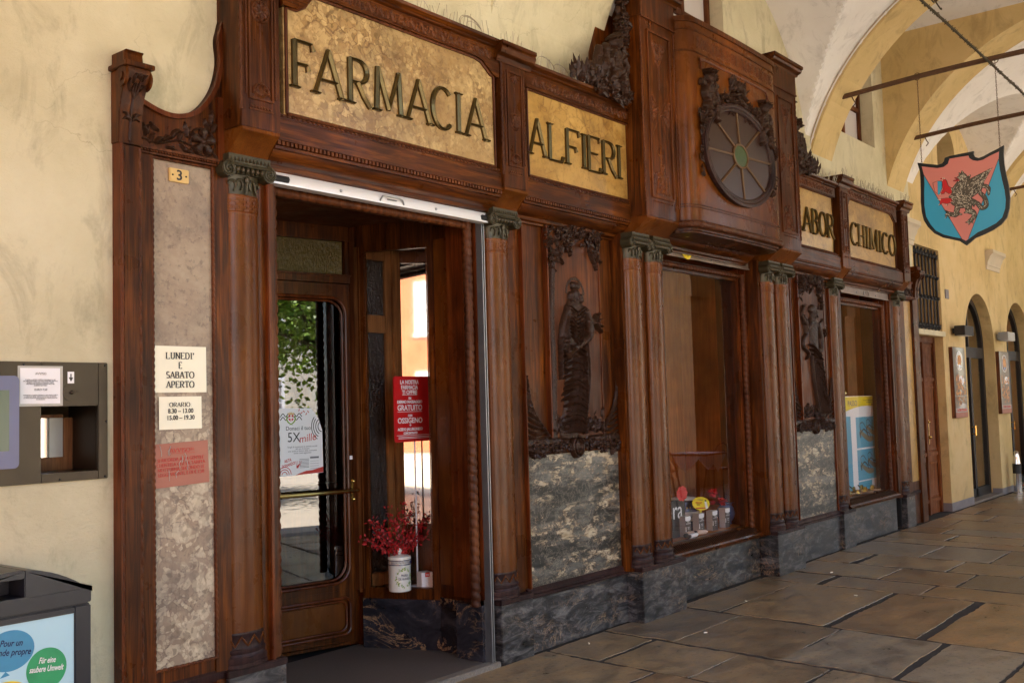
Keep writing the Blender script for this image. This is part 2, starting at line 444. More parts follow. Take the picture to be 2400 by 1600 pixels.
def m_breccia(name, cols, vein, scale=7., rough=.3, clast=.5, stain=(.16,.09,.03), grad=None):
    """angular clasts of several sizes in a cloudy ground"""
    m, nt, b = newmat(name); v = coords(nt)
    nv = N(nt, 'ShaderNodeTexNoise'); nv.inputs['Scale'].default_value = 7; nv.inputs['Detail'].default_value = 6
    nt.links.new(v, nv.inputs['Vector'])
    sc_ = N(nt, 'ShaderNodeVectorMath', operation='SCALE'); sc_.inputs['Scale'].default_value = .09
    ad = N(nt, 'ShaderNodeVectorMath', operation='ADD')
    nt.links.new(nv.outputs['Color'], sc_.inputs[0]); nt.links.new(v, ad.inputs[0]); nt.links.new(sc_.outputs[0], ad.inputs[1])
    soft = ramp(nt, noise(nt, v, 2.6, 9, .68, .6), [(.3, cols[0]), (.5, cols[1]), (.72, tuple((x+y)/2 for x, y in zip(cols[1], cols[2])))])
    c = soft
    dens = noise(nt, v, 1.5, 4, .6)
    if grad:
        sx = N(nt, 'ShaderNodeSeparateXYZ'); nt.links.new(v, sx.inputs[0])
        mr = N(nt, 'ShaderNodeMapRange'); mr.inputs['From Min'].default_value = grad[0]; mr.inputs['From Max'].default_value = grad[1]
        nt.links.new(sx.outputs[2], mr.inputs[0]); dens = mix(nt, .65, dens, mr.outputs[0])
    dm = ramp(nt, dens, [(.38, (.12,)*3), (.6, (1,1,1))])
    for k, (sc, thr, lo, hi) in enumerate(((scale, .62, .8, 1.15), (scale*2.3, .55, .62, 1.2), (scale*5, .5, .5, 1.25))):
        vo = N(nt, 'ShaderNodeTexVoronoi'); vo.inputs['Scale'].default_value = sc; nt.links.new(ad.outputs[0], vo.inputs['Vector'])
        ve = N(nt, 'ShaderNodeTexVoronoi', feature='DISTANCE_TO_EDGE'); ve.inputs['Scale'].default_value = sc; nt.links.new(ad.outputs[0], ve.inputs['Vector'])
        bw = N(nt, 'ShaderNodeSeparateColor'); nt.links.new(vo.outputs['Color'], bw.inputs[0])
        pick = ramp(nt, bw.outputs[0], [(thr, (0,0,0)), (thr+.02, (1,1,1))])
        edge = ramp(nt, ve.outputs['Distance'], [(.03, (0,0,0)), (.11, (1,1,1))])
        msk = mix(nt, 1., mix(nt, 1., pick, edge, 'MULTIPLY'), dm, 'MULTIPLY')
        cc = ramp(nt, bw.outputs[1], [(.1, tuple(x*lo for x in cols[1])), (.5, cols[2]), (.95, tuple(min(.9, x*hi) for x in cols[2]))])
        c = mix(nt, mix(nt, 1., msk, (clast,)*3, 'MULTIPLY'), c, cc)
        if k < 2:
            vm = ramp(nt, ve.outputs['Distance'], [(.0, (.75,)*3), (.035, (0,0,0))])
            c = mix(nt, mix(nt, 1., vm, mix(nt, 1., dm, ramp(nt, noise(nt, v, 5, 4), [(.45, (0,0,0)), (.6, (1,1,1))]), 'MULTIPLY'), 'MULTIPLY'), c, vein)
    e = noise(nt, v, 34, 6, .7)
    c = mix(nt, ramp(nt, e, [(.36, (.45,)*3), (.46, (0,0,0))]), c, vein)
    big = noise(nt, v, 1.9, 7, .68, .4)
    c = mix(nt, ramp(nt, big, [(.5, (0,0,0)), (.72, (.62,)*3)]), c, stain)
    nt.links.new(c, b.inputs['Base Color']); b.inputs['Roughness'].default_value = rough
    bump(nt, b, e, .12, .003)
    return m
M['myellow'] = m_breccia('yellow_breccia_marble', ((.19,.10,.038), (.345,.212,.080), (.52,.37,.165)), (.11,.055,.026), 8., .3, .68, (.10,.05,.017))
M['mochre'] = m_breccia('ochre_marble', ((.26,.13,.03), (.41,.235,.058), (.50,.315,.095)), (.15,.07,.02), 4., .28, .35, (.11,.05,.016))
M['mpink'] = m_breccia('pink_breccia_marble', ((.15,.105,.078), (.295,.218,.152), (.50,.42,.30)), (.075,.055,.05), 10., .4, .62, (.10,.078,.075), (2.5, .7))

def m_floor():
    m, nt, b = newmat('stone_slabs'); v = coords(nt)
    geo = N(nt, 'ShaderNodeNewGeometry')
    c = ramp(nt, geo.outputs['Random Per Island'], [(0, (.135,.115,.090)), (.25, (.27,.165,.078)), (.5, (.215,.192,.150)), (.75, (.30,.212,.118)), (1, (.15,.112,.072))])
    n1 = noise(nt, coords(nt, (1, 1.6, 1)), 3.2, 9, .7, .5)
    c = mix(nt, 1., c, ramp(nt, n1, [(.30, (.38,.36,.35)), (.5, (1,1,1)), (.70, (1.5,1.4,1.2))]), 'MULTIPLY')
    sp = noise(nt, v, 26, 5, .7); c = mix(nt, ramp(nt, sp, [(.33, (.6,)*3), (.45, (0,0,0))]), c, (.035,.028,.024))
    rust = noise(nt, coords(nt, (1, 2.5, 1)), 2.2, 6, .65); c = mix(nt, ramp(nt, rust, [(.55, (0,0,0)), (.75, (.55,)*3)]), c, (.13,.062,.026))
    nt.links.new(c, b.inputs['Base Color'])
    nt.links.new(ramp(nt, n1, [(.3, (.24,)*3), (.7, (.52,)*3)]), b.inputs['Roughness'])
    bump(nt, b, mix(nt, .5, n1, sp), .6, .012)
    return m
M['floor'] = m_floor()
M['mortar'] = plain('dark_mortar', (.026,.021,.017), .9, 0, 0, .35, 18)
M['terrazzo'] = plain('terrazzo', (.115,.09,.075), .55, 0, 0, .7, 160)
M['curb'] = plain('speckled_curb', (.19,.16,.13), .7, 0, 0, .8, 130)
M['plaza'] = plain('plaza_paving', (.42,.36,.29), .85, 0, 0, .25, 2)

def m_glass(name, ior=1.7, tint=(1,1,1), rough=0., pat=None):
    m = bpy.data.materials.new(name); m.use_nodes = True; nt = m.node_tree
    nt.nodes.remove(nt.nodes['Principled BSDF']); out = nt.nodes['Material Output']
    tr = N(nt, 'ShaderNodeBsdfTransparent'); tr.inputs['Color'].default_value = (*tint, 1)
    gl = N(nt, 'ShaderNodeBsdfGlossy'); gl.inputs['Roughness'].default_value = rough
    fr = N(nt, 'ShaderNodeFresnel'); fr.inputs['IOR'].default_value = ior
    mx = N(nt, 'ShaderNodeMixShader')
    ge = N(nt, 'ShaderNodeNewGeometry'); iv = N(nt, 'ShaderNodeMath', operation='SUBTRACT'); iv.inputs[0].default_value = 1.
    nt.links.new(ge.outputs['Backfacing'], iv.inputs[1])
    ml = N(nt, 'ShaderNodeMath', operation='MULTIPLY'); nt.links.new(fr.outputs[0], ml.inputs[0]); nt.links.new(iv.outputs[0], ml.inputs[1])
    nt.links.new(ml.outputs[0], mx.inputs[0]); nt.links.new(tr.outputs[0], mx.inputs[1]); nt.links.new(gl.outputs[0], mx.inputs[2])
    nt.links.new(mx.outputs[0], out.inputs['Surface'])
    if pat:
        bp = N(nt, 'ShaderNodeBump'); bp.inputs['Strength'].default_value = pat[1]; bp.inputs['Distance'].default_value = .01
        nt.links.new(noise(nt, coords(nt, pat[0]), 30, 3), bp.inputs['Height'])
        nt.links.new(bp.outputs['Normal'], gl.inputs['Normal']); nt.links.new(bp.outputs['Normal'], fr.inputs['Normal'])
    return m
M['glass'] = m_glass('window_glass', 1.95)
M['glass_door'] = m_glass('door_glass', 2.3, (.75,.72,.6))
M['glass_clear'] = m_glass('clear_glass', 1.35)
def m_frost(name, col):
    m, nt, b = newmat(name)
    nt.links.new(mix(nt, noise(nt, coords(nt), 40, 3), tuple(x*.6 for x in col), col), b.inputs['Base Color'])
    b.inputs['Roughness'].default_value = .15; b.inputs['Specular IOR Level'].default_value = .4
    bump(nt, b, noise(nt, coords(nt, (2.2, 2.2, 1)), 38, 3), .9, .02)
    return m
M['frost'] = m_frost('textured_amber_glass', (.115,.085,.022))
M['frostdk'] = m_frost('textured_dark_glass', (.026,.0125,.006))
M['oculus'] = plain('oculus_smoked_glass', (.032,.0125,.0075), .3, 0, 0, .5, 40)
M['oculus_g'] = plain('oculus_green_glass', (.035,.065,.014), .3, 0, 0, .4, 30)
mm, nt_, b_ = newmat('added_mirror_panel'); b_.inputs['Metallic'].default_value = 1; b_.inputs['Roughness'].default_value = .03
nt_.links.new(mix(nt_, noise(nt_, coords(nt_), 3), (.40,.36,.31), (.46,.42,.36)), b_.inputs['Base Color']); M['mirror'] = mm
M['mirror_hatch'] = plain('bright_mirror', (.85,.85,.82), .04, 1., 0, .03, 3)
def m_leaf(name, c):
    m, nt, b = newmat(name)
    geo = N(nt, 'ShaderNodeNewGeometry')
    col = ramp(nt, geo.outputs['Random Per Island'], [(0, tuple(x*.55 for x in c)), (1, tuple(x*1.5 for x in c))])
    nt.links.new(col, b.inputs['Base Color']); b.inputs['Roughness'].default_value = .5
    try:
        b.inputs['Transmission Weight'].default_value = 0
    except Exception: pass
    return m
M['leaf'] = m_leaf('green_leaves', (.17,.28,.03))
M['bark'] = plain('bark', (.11,.085,.06), .9, 0, 0, .5, 12)

# ------------------------------------------------------------------ writing
def text(body, name, m, parent, loc, size, width=None, align='CENTER', bold=0., sp=1.0, roll=0., plane='XZ', depth=.0004, shear=0.):
    cu = bpy.data.curves.new('tmp', 'FONT'); cu.body = body; cu.size = size
    cu.align_x = align; cu.align_y = 'CENTER'; cu.offset = bold; cu.extrude = depth; cu.space_line = sp; cu.shear = shear
    cu.resolution_u = 3
    o = bpy.data.objects.new('tmp', cu); COL.objects.link(o)
    dg = bpy.context.evaluated_depsgraph_get(); dg.update()
    me = bpy.data.meshes.new_from_object(o.evaluated_get(dg))
    bpy.data.objects.remove(o); bpy.data.curves.remove(cu)
    me.name = name
    xs = [v.co.x for v in me.vertices]
    k = width/(max(xs)-min(xs)) if width and xs else 1
    me.materials.clear(); me.materials.append(m)
    R = Matrix.Rotation(roll, 4, 'Z')
    Fm = Matrix(((1,0,0,0),(0,0,-1,0),(0,1,0,0),(0,0,0,1)))
    if callable(plane):
        for v in me.vertices:
            c = R @ Vector((v.co.x*k, v.co.y, v.co.z)); v.co = plane(c.x, c.y, c.z)
    else:
        me.transform(Matrix.Translation(loc) @ Fm @ R @ Matrix.Diagonal((k,1,1,1)))
    ob = bpy.data.objects.new(name, me); COL.objects.link(ob)
    if parent is not None: adopt(ob, parent)
    return ob
def arc(cx, cz, rx, rz, a0, a1, n=10):
    return [(cx+rx*cos(math.radians(a0+(a1-a0)*i/n)), cz+rz*sin(math.radians(a0+(a1-a0)*i/n))) for i in range(n+1)]
# letters as strokes in a unit box, with little serifs ('s' strokes)
LET = {
 'F': [[(.16,0),(.16,1)], [(.16,1),(.86,1),(.95,.86)], [(.16,.52),(.66,.52),(.74,.40)]],
 'A': [[(.04,0),(.5,1)], [(.5,1),(.96,0)], [(.22,.33),(.78,.33)]],
 'R': [[(.14,0),(.14,1)], [(.14,1),(.5,1)]+arc(.5,.75,.36,.25,90,-90)+[(.14,.5)], [(.45,.5),(.72,.2),(.98,.0)]],
 'M': [[(.06,0),(.12,1)], [(.12,1),(.5,.08)], [(.5,.08),(.88,1)], [(.88,1),(.94,0)]],
 'C': [arc(.55,.5,.48,.5,48,312,18)],
 'I': [[(.5,0),(.5,1)]],
 'L': [[(.14,0),(.14,1)], [(.14,0),(.85,0),(.95,.14)]],
 'E': [[(.14,0),(.14,1)], [(.14,1),(.85,1),(.92,.88)], [(.14,.52),(.7,.52)], [(.14,0),(.87,0),(.95,.13)]],
 'B': [[(.14,0),(.14,1)], [(.14,1),(.5,1)]+arc(.5,.77,.3,.23,90,-90)+[(.14,.54)], [(.5,.54)]+arc(.52,.27,.38,.27,90,-90)+[(.14,0)]],
 'O': [arc(.5,.5,.47,.5,90,450,22)],
 'H': [[(.14,0),(.14,1)], [(.86,0),(.86,1)], [(.14,.5),(.86,.5)]],
 'U': [[(.16,1),(.16,.3)]+arc(.5,.32,.34,.32,180,360)+[(.84,1)]],
 'N': [[(.12,0),(.12,1)], [(.12,1),(.88,0)], [(.88,0),(.88,1)]],
 'D': [[(.14,0),(.14,1)], [(.14,1),(.4,1)]+arc(.42,.5,.5,.5,90,-90)+[(.14,0)]],
 'S': [arc(.5,.74,.36,.26,35,270)+arc(.5,.25,.4,.25,90,-150)],
 'T': [[(.5,0),(.5,1)], [(.04,.86),(.08,1),(.92,1),(.96,.86)]],
 'P': [[(.14,0),(.14,1)], [(.14,1),(.5,1)]+arc(.5,.73,.38,.27,90,-90)+[(.14,.46)]],
 'V': [[(.04,1),(.5,0)], [(.5,0),(.96,1)]],
 "'": [[(.5,1),(.4,.7)]], ':': [[(.5,.1),(.5,.14)], [(.5,.6),(.5,.64)]], '!': [[(.5,1),(.5,.3)], [(.5,.02),(.5,.06)]],
}
SER = {'F': [(.16,0)], 'A': [(.04,0),(.96,0)], 'R': [(.14,0)], 'M': [(.06,0),(.94,0)], 'I': [(.5,0),(.5,1)], 'L': [(.14,1)], 'H': [(.14,0),(.14,1),(.86,0),(.86,1)],
       'N': [(.12,0),(.12,1),(.88,1)], 'T': [(.5,0)], 'P': [(.14,0)], 'U': [(.16,1),(.84,1)], 'V': [(.04,1),(.96,1)], 'B': [], 'E': []}
def bar(m, P, W, y, h):
    """faceted raised bar along a polyline in the XZ plane: flat base at y, ridge at y-h"""
    P = np.array(P, float); n = len(P)
    T = np.zeros_like(P); T[0] = P[1]-P[0]; T[-1] = P[-1]-P[-2]
    for i in range(1, n-1):
        a = P[i]-P[i-1]; b = P[i+1]-P[i]
        T[i] = a/(np.linalg.norm(a)+1e-9)+b/(np.linalg.norm(b)+1e-9)
    T /= np.linalg.norm(T, axis=1, keepdims=True)+1e-9
    Nn = np.stack([-T[:,1], T[:,0]], 1)
    vs = []
    for i in range(n):
        l = P[i]+Nn[i]*W[i]/2; r = P[i]-Nn[i]*W[i]/2
        vs += [(l[0],y,l[1]), (l[0],y-h*.6,l[1]), (P[i][0],y-h,P[i][1]), (r[0],y-h*.6,r[1]), (r[0],y,r[1])]
    fs = []
    for i in range(n-1):
        for k in range(4):
            fs.append((i*5+k, i*5+k+1, (i+1)*5+k+1, (i+1)*5+k))
    fs += [(0,1,2,3,4), tuple((n-1)*5+k for k in (4,3,2,1,0))]
    m.add(vs, fs)
def letter(m, ch, x0, x1, z0, z1, y, thick, thin, h, ser=True):
    f = lambda p: (x0+p[0]*(x1-x0), z0+p[1]*(z1-z0))
    for st in LET.get(ch, []):
        P = [f(p) for p in st]
        W = []
        for i in range(len(P)):
            a = P[max(0, i-1)]; b = P[min(len(P)-1, i+1)]
            dx, dz = b[0]-a[0], b[1]-a[1]; L = math.hypot(dx, dz)+1e-9
            w = thin+(thick-thin)*abs(dz)/L
            if dx*dz > 0 and abs(dx) > .15*L and len(st) == 2: w = thin+(thick-thin)*.35
            W.append(w)
        bar(m, P, W, y, h)
    if ser:
        for p in SER.get(ch, []):
            c = f(p); sg = 1 if p[1] == 0 else -1
            bar(m, [(c[0]-thick*.95, c[1]+sg*thin*.25), (c[0], c[1]+sg*thin*.45), (c[0]+thick*.95, c[1]+sg*thin*.25)], [thin*.7, thin*1.1, thin*.7], y-.001, h*1.05)
def word(s, xc, zc, hgt, y, m, width, name, parent, thick=.17, thin=.06):
    """one printed line in serif capitals"""
    adv = {'I': .42, "'": .4, ':': .4, ' ': .35, '.': .3, '!': .4, 'M': 1.15, 'L': .8, 'E': .8, 'S': .72, 'P': .78, 'T': .85, 'O': 1.0, 'B': .82}
    mb = MB(); x = 0; pos = []
    for ch in s:
        a = adv.get(ch, .9); pos.append((ch, x, x+a*.86)); x += a
    k = width/x
    for ch, a, b in pos:
        if ch in LET: letter(mb, ch, xc-width/2+a*k, xc-width/2+b*k, zc-hgt/2, zc+hgt/2, y, hgt*thick, hgt*thin, .0006)
    return mb.build(name, m, parent, smooth_=False)
def rope(m, x, y, z0, z1, r, pitch, n=12, depth=.2, step=None, axis='z'):
    """twisted cable moulding"""
    step = step or pitch/8
    k = max(2, int(abs(z1-z0)/step)); vs = []; fs = []
    for i in range(k+1):
        z = z0+(z1-z0)*i/k
        for j in range(n):
            q = 2*PI*j/n
            rr = r*(1-depth*(1-abs(sin((q+2*PI*z/pitch)/1.0/2))))
            p = (x+rr*cos(q), y+rr*sin(q), z)
            vs.append(p if axis == 'z' else (z, y+rr*sin(q), x+rr*cos(q)))
    for i in range(k):
        for j in range(n):
            fs.append((i*n+j, i*n+(j+1) % n, (i+1)*n+(j+1) % n, (i+1)*n+j))
    fs += [tuple(range(n)), tuple(range(k*n+n-1, k*n-1, -1))]
    m.add(vs, fs)
# ------------------------------------------------------------------ camera, world, sun
cam = bpy.data.cameras.new('camera'); co = bpy.data.objects.new('camera', cam); COL.objects.link(co)
SC.camera = co
cam.sensor_width = 36; cam.lens = 35.72; cam.clip_start = .05; cam.clip_end = 600
yaw, pit, rol = .6816, .0624, -.0281
fw = Vector((cos(pit)*cos(yaw), cos(pit)*sin(yaw), sin(pit)))
r0 = Vector((sin(yaw), -cos(yaw), 0)); u0 = r0.cross(fw)
rr_ = r0*cos(rol)+u0*sin(rol); uu_ = -r0*sin(rol)+u0*cos(rol)
mw = Matrix((rr_, uu_, -fw)).transposed().to_4x4(); mw.translation = (0, -4.092, 1.6)
co.matrix_world = mw

SUN = Vector((.50, .17, .85)).normalized()
w = bpy.data.worlds.new('World'); SC.world = w; w.use_nodes = True
nt = w.node_tree; sky = nt.nodes.new('ShaderNodeTexSky'); sky.sky_type = 'NISHITA'; sky.sun_disc = False
sky.sun_elevation = math.asin(SUN.z); sky.sun_rotation = math.atan2(SUN.x, SUN.y)
nt.links.new(sky.outputs[0], nt.nodes['Background'].inputs[0]); nt.nodes['Background'].inputs[1].default_value = .115
sl = bpy.data.lights.new('sun', 'SUN'); sl.energy = 5.0; sl.angle = math.radians(.5); sl.color = (1, .95, .87)
so = bpy.data.objects.new('sun', sl); COL.objects.link(so)
so.rotation_euler = SUN.to_track_quat('Z', 'Y').to_euler()
SC.view_settings.view_transform = 'Standard'; SC.view_settings.look = 'None'; SC.view_settings.exposure = 3.2; SC.view_settings.gamma = 1
SC.cycles.use_denoising = True
SC.cycles.use_guiding = True; SC.cycles.guiding_training_samples = 48; SC.cycles.use_surface_guiding = True
SC.cycles.max_bounces = 8; SC.cycles.diffuse_bounces = 5; SC.cycles.glossy_bounces = 5; SC.cycles.transparent_max_bounces = 12
SC.cycles.sample_clamp_indirect = 6; SC.cycles.caustics_reflective = False; SC.cycles.caustics_refractive = False

# ------------------------------------------------------------------ ground
g = MB(); g.quad((-120,-140,-.06), (160,-140,-.06), (160,-5.2,-.06), (-120,-5.2,-.06))
kind(g.build('plaza_paving', M['plaza']), 'structure')
g = MB(); g.quad((-14,-5.25,-.004), (60,-5.25,-.004), (60,1.3,-.004), (-14,1.3,-.004))
kind(g.build('arcade_floor_bed', M['mortar']), 'structure')
g = MB(); g.box(-14, 60, -5.62, -5.22, -.2, .0)
kind(g.build('kerb', M['curb'], bevel=.01), 'structure')

def slabs():
    m = MB(); R = random.Random(11)
    xs = [-6.0,-4.9,-3.9,-3.1,-2.0,-.9,.0,.9,1.8,2.5,3.45,4.35,5.27,5.95,6.97,8.42,8.93,9.62,10.3,11.2,11.58,12.12,12.62,13.5,14.2,15.1,15.8,16.9,17.6,18.7,19.5,20.6,21.8,23,24.5,26]
    cut = {5.27: [-.43,-1.07], 5.95: [-.55,-1.34,-2.05], 6.97: [-.36,-1.21,-1.87], 8.42: [-.53,-1.41], 8.93: [-.87], 9.62: [-.37,-1.24], 10.3: [-.8,-1.44], 11.2: [-1.06]}
    wide = {(6.97,-1.87): .07, (6.97,-1.21): .06, (8.42,-.53): .06, (9.62,-.37): .07, (5.27,-1.07): .012, (5.95,-.55): .012, (5.95,-1.34): .012, (5.95,-2.05): .05}
    def edge(a, b, j):
        n = max(2, int(math.hypot(b[0]-a[0], b[1]-a[1])/.045)); out = []; o1 = R.uniform(0, 9)
        for i in range(n):
            t = i/n; e = j*(sin(o1+t*n*.35)*.6+R.uniform(-.6, .6))*min(1, 6*t, 6*(1-t)+.1)
            dx, dy = b[1]-a[1], a[0]-b[0]; L = math.hypot(dx, dy)
            out.append((a[0]+(b[0]-a[0])*t+dx/L*e, a[1]+(b[1]-a[1])*t+dy/L*e))
        return out
    for i in range(len(xs)-1):
        xa, xb = xs[i], xs[i+1]
        ys = [.02]+list(cut.get(xa, []))
        y = ys[-1] if len(ys) > 1 else R.uniform(-.9, -.2)
        if len(ys) == 1: ys.append(y)
        while y > -5.2:
            y -= R.uniform(.55, 1.25)*(1 if xb-xa < .8 else .85); ys.append(max(y, -5.22))
        sk = lambda x, y: x+.075*(y+.8)
        ga, gb = R.uniform(.012, .034), R.uniform(.012, .034)
        for k in range(len(ys)-1):
            ya, yb = ys[k], ys[k+1]
            g1 = wide.get((xa, ya), R.choice([.008,.02,.04]))/2; g2 = wide.get((xa, yb), R.choice([.008,.02,.04]))/2
            if ya-yb < .1: continue
            A = (sk(xa,yb)+ga, yb+g2); B = (sk(xb,yb)-gb, yb+g2+R.uniform(-.015,.015)); C_ = (sk(xb,ya)-gb, ya-g1); D = (sk(xa,ya)+ga, ya-g1+R.uniform(-.015,.015))
            P = edge(A, B, .008)+edge(B, C_, .016)+edge(C_, D, .008)+edge(D, A, .016)
            z = R.uniform(-.0005, .001); tx, ty = R.uniform(-.0008, .0008), R.uniform(-.0008, .0008); c = ((A[0]+C_[0])/2, (A[1]+C_[1])/2)
            n = len(P)
            top = [(x, y_, z+tx*(x-c[0])+ty*(y_-c[1])) for x, y_ in P]
            out = [(c[0]+(x-c[0])*1.008, c[1]+(y_-c[1])*1.008, -.006) for x, y_ in P]
            m.add(top+out, [tuple(range(n))]+[(q, q+n, (q+1) % n+n, (q+1) % n) for q in range(n)])
    return m
kind(slabs().build('pavement', M['floor']), 'structure')

# ------------------------------------------------------------------ arcade building
YW = .06      # wall face
B = thing('arcade_building', 'yellow plastered arcade building with white groin vaults behind and above the wooden pharmacy front', 'building', (10, .5, 0))
def wallpoly(name, holes, x0, x1, z0, z1, m, y0=YW, y1=.75):
    """wall slab X x Z with rectangular / arched holes, cut into columns"""
    mb = MB()
    xs = sorted(set([x0, x1]+[h[0] for h in holes]+[h[1] for h in holes]))
    for a, b in zip(xs, xs[1:]):
        hs = sorted([h for h in holes if h[0] <= a+1e-6 and h[1] >= b-1e-6], key=lambda h: h[2])
        z = z0
        for h in hs:
            if h[2] > z+1e-6: mb.box(a, b, y0, y1, z, h[2])
            z = h[3]
            if len(h) > 4:   # arched head: spandrels above springing h[3]
                r = (h[1]-h[0])/2; c = (h[0]+h[1])/2; n = 20; top = h[3]+r
                pl = [(c-r*cos(PI*i/n), h[3]+r*sin(PI*i/n)) for i in range(n+1)]
                for i in range(n):
                    (xa_, za), (xb_, zb) = pl[i], pl[i+1]
                    mb.ext([(xa_, za), (xb_, zb), (xb_, top), (xa_, top)], lambda p, q, d: (p, d, q), y0, y1)
                z = top
        if z < z1-1e-6: mb.box(a, b, y0, y1, z, z1)
    return mb.build(name, m, B)
# left of the shop (hatch cavity is cut in), over the shop, right of it
wallpoly('wall', [(1.98, 2.30, 1.345, 1.68)], -8, 2.36, 0, 6.3, M['plaster'])
wallpoly('wall', [(2.36, 13.30, -1, 2.97), (7.30, 8.30, 4.50, 5.50), (11.02, 12.13, 4.55, 5.50)], 2.36, 13.30, 0, 6.3, M['plaster'])
wallpoly('wall', [(13.33, 14.44, 0, 2.36), (13.345, 14.44, 2.435, 3.54), (15.50, 17.09, 0, 2.28, 1), (17.85, 19.45, 0, 2.28, 1), (14.63, 15.49, 4.3, 4.98, 1)],
         13.30, 48, 0, 6.3, M['plaster_r'])
# rear shell keeps daylight out of the rooms behind
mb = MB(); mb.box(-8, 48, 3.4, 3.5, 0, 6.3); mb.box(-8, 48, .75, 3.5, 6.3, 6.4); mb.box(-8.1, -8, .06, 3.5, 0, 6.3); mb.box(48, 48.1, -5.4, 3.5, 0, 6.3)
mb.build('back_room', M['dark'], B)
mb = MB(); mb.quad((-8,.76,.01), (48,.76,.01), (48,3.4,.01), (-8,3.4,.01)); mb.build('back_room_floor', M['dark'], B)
# grey painted band at the wall foot
mb = MB(); mb.box(14.44, 15.50, YW-.004, YW+.1, 0, .115); mb.box(17.09, 17.85, YW-.004, YW+.1, 0, .10); mb.box(14.436, 14.44, YW+.0, .18, 0, .115)
mb.box(17.086, 17.09, YW, .2, 0, .10); mb.box(19.45, 24, YW-.004, YW+.1, 0, .1)
mb.build('skirting_band', M['greyband'], B)

AC, AZ, AR = -2.33, 3.42, 2.5
def arch_panel(x0, x1, name='transverse_arch', m='plaster_v'):
    pts = arc(AC, AZ, AR, AR, 0, 180, 60)
    lo = -4.80; hi = YW
    P = [p for p in pts if lo < p[0] < hi]
    z = lambda y: AZ+sqrt(max(0, AR*AR-(y-AC)**2))
    P = [(hi, z(hi))]+P+[(lo, z(lo))]
    mb = MB()
    for a, b in zip(P, P[1:]):
        mb.ext([(a[0], a[1]), (b[0], b[1]), (b[0], 6.35), (a[0], 6.35)], lambda p, q, d: (d, p, q), x0, x1)
    return mb.build(name, M[m], B)
AX = [(-.35,.30), (5.0,6.22), (10.2,10.75), (12.5,13.1), (16.9,17.5), (21.6,22.3), (26.3,27.0), (31.0,31.7), (35.7,36.4), (40.4,41.1)]
for a in AX: arch_panel(*a, m='plaster' if a[0] < 6 else 'plaster_v')
def groin(x0, x1, cx, cz, R, nx=150, ny=130, m='vault'):
    X = np.linspace(x0, x1, nx); Yv = np.linspace(YW, -4.85, ny)
    zA = AZ+np.sqrt(np.clip((AR+.055)**2-(Yv-AC)**2, 0, None))
    zB = cz+np.sqrt(np.clip(R*R-(X-cx)**2, 0, None)); zB[np.abs(X-cx) >= R] = 0
    Z = np.maximum(zA[None, :], zB[:, None])
    P = np.stack([np.repeat(X[:, None], ny, 1), np.repeat(Yv[None], nx, 0), Z], -1)
    mb = MB(); mb.grid(P); return mb.build('groin_vault', M[m], B, angle=12)
groin(.30, 5.0, 2.9, 3.95, 1.72, m='plaster')
groin(6.22, 10.2, 8.2, 3.9, 1.9)
groin(13.1, 16.9, 15.15, 3.9, 1.72)
groin(17.5, 21.6, 19.5, 3.9, 1.85)
for q_ in (22.3, 27.0, 31.7, 36.4): groin(q_, q_+4.0, q_+2, 3.9, 1.85, 40, 40)
groin(-6.5, -.35, -3.4, 3.9, 2.1)
# narrow bay: flat barrel across the arcade
X = np.linspace(10.75, 12.5, 17); Yv = np.linspace(YW, -4.85, 9)
Z = 6.0+.22*np.sin((X-10.75)/1.75*PI)
P = np.stack([np.repeat(X[:, None], 9, 1), np.repeat(Yv[None], 17, 0), np.repeat(Z[:, None], 9, 1)], -1)
mb = MB(); mb.grid(P); mb.build('barrel_vault', M['vault'], B)
mb = MB(); mb.box(-9, 48.2, -5.45, .1, 6.36, 6.6); mb.build('sky_block_slab', M['dark'], B)  # unseen slab added above the vaults to block the sky
# street side: piers and arches towards the square
piers = [(-1.2,.6), (4.95,5.6), (9.45,11.1), (12.2,13.4), (16.5,17.9), (21.2,24.0), (24.6,27.4), (30.6,32.1), (35.3,36.8), (40.0,41.5), (44.7,48)]  # unseen far piers widened to close a bright gap in window reflections
for a, b in piers:
    mb = MB(); mb.box(a, b, -5.45, -4.75, 0, 6.36); mb.box(a-.05, b+.05, -5.5, -4.70, 3.5, 3.8); mb.box(a-.03, b+.03, -5.48, -4.72, 0, .5)
    mb.build('pier', M['pier'], B)
for (a, b), (c, d) in zip(piers, piers[1:]):
    if d < 5: pass
    cx = (b+c)/2; r = (c-b)/2; zs = 5.35-r*.75
    mb = MB(); n = 20
    pl = [(cx-r*cos(PI*i/n), zs+r*.75*sin(PI*i/n)) for i in range(n+1)]
    for (xa, za), (xb, zb) in zip(pl, pl[1:]):
        mb.ext([(xa, za), (xb, zb), (xb, 6.36), (xa, 6.36)], lambda p, q, e: (p, e, q), -5.40, -4.80)
    mb.build('street_arch', M['plaster_v'], B)
# imposts on the house wall
def impost(x0, x1):
    mb = MB()
    pr = [(.10,3.50), (.045,3.50), (.04,3.56), (.03,3.565), (.025,3.61), (-.005,3.66), (-.01,3.69), (-.045,3.73), (-.06,3.74), (-.06,3.795), (.10,3.795)]
    mb.px(pr, x0, x1); return mb.build('impost', M['stoneimpost'], B)
impost(12.55, 13.36); impost(16.84, 17.62)
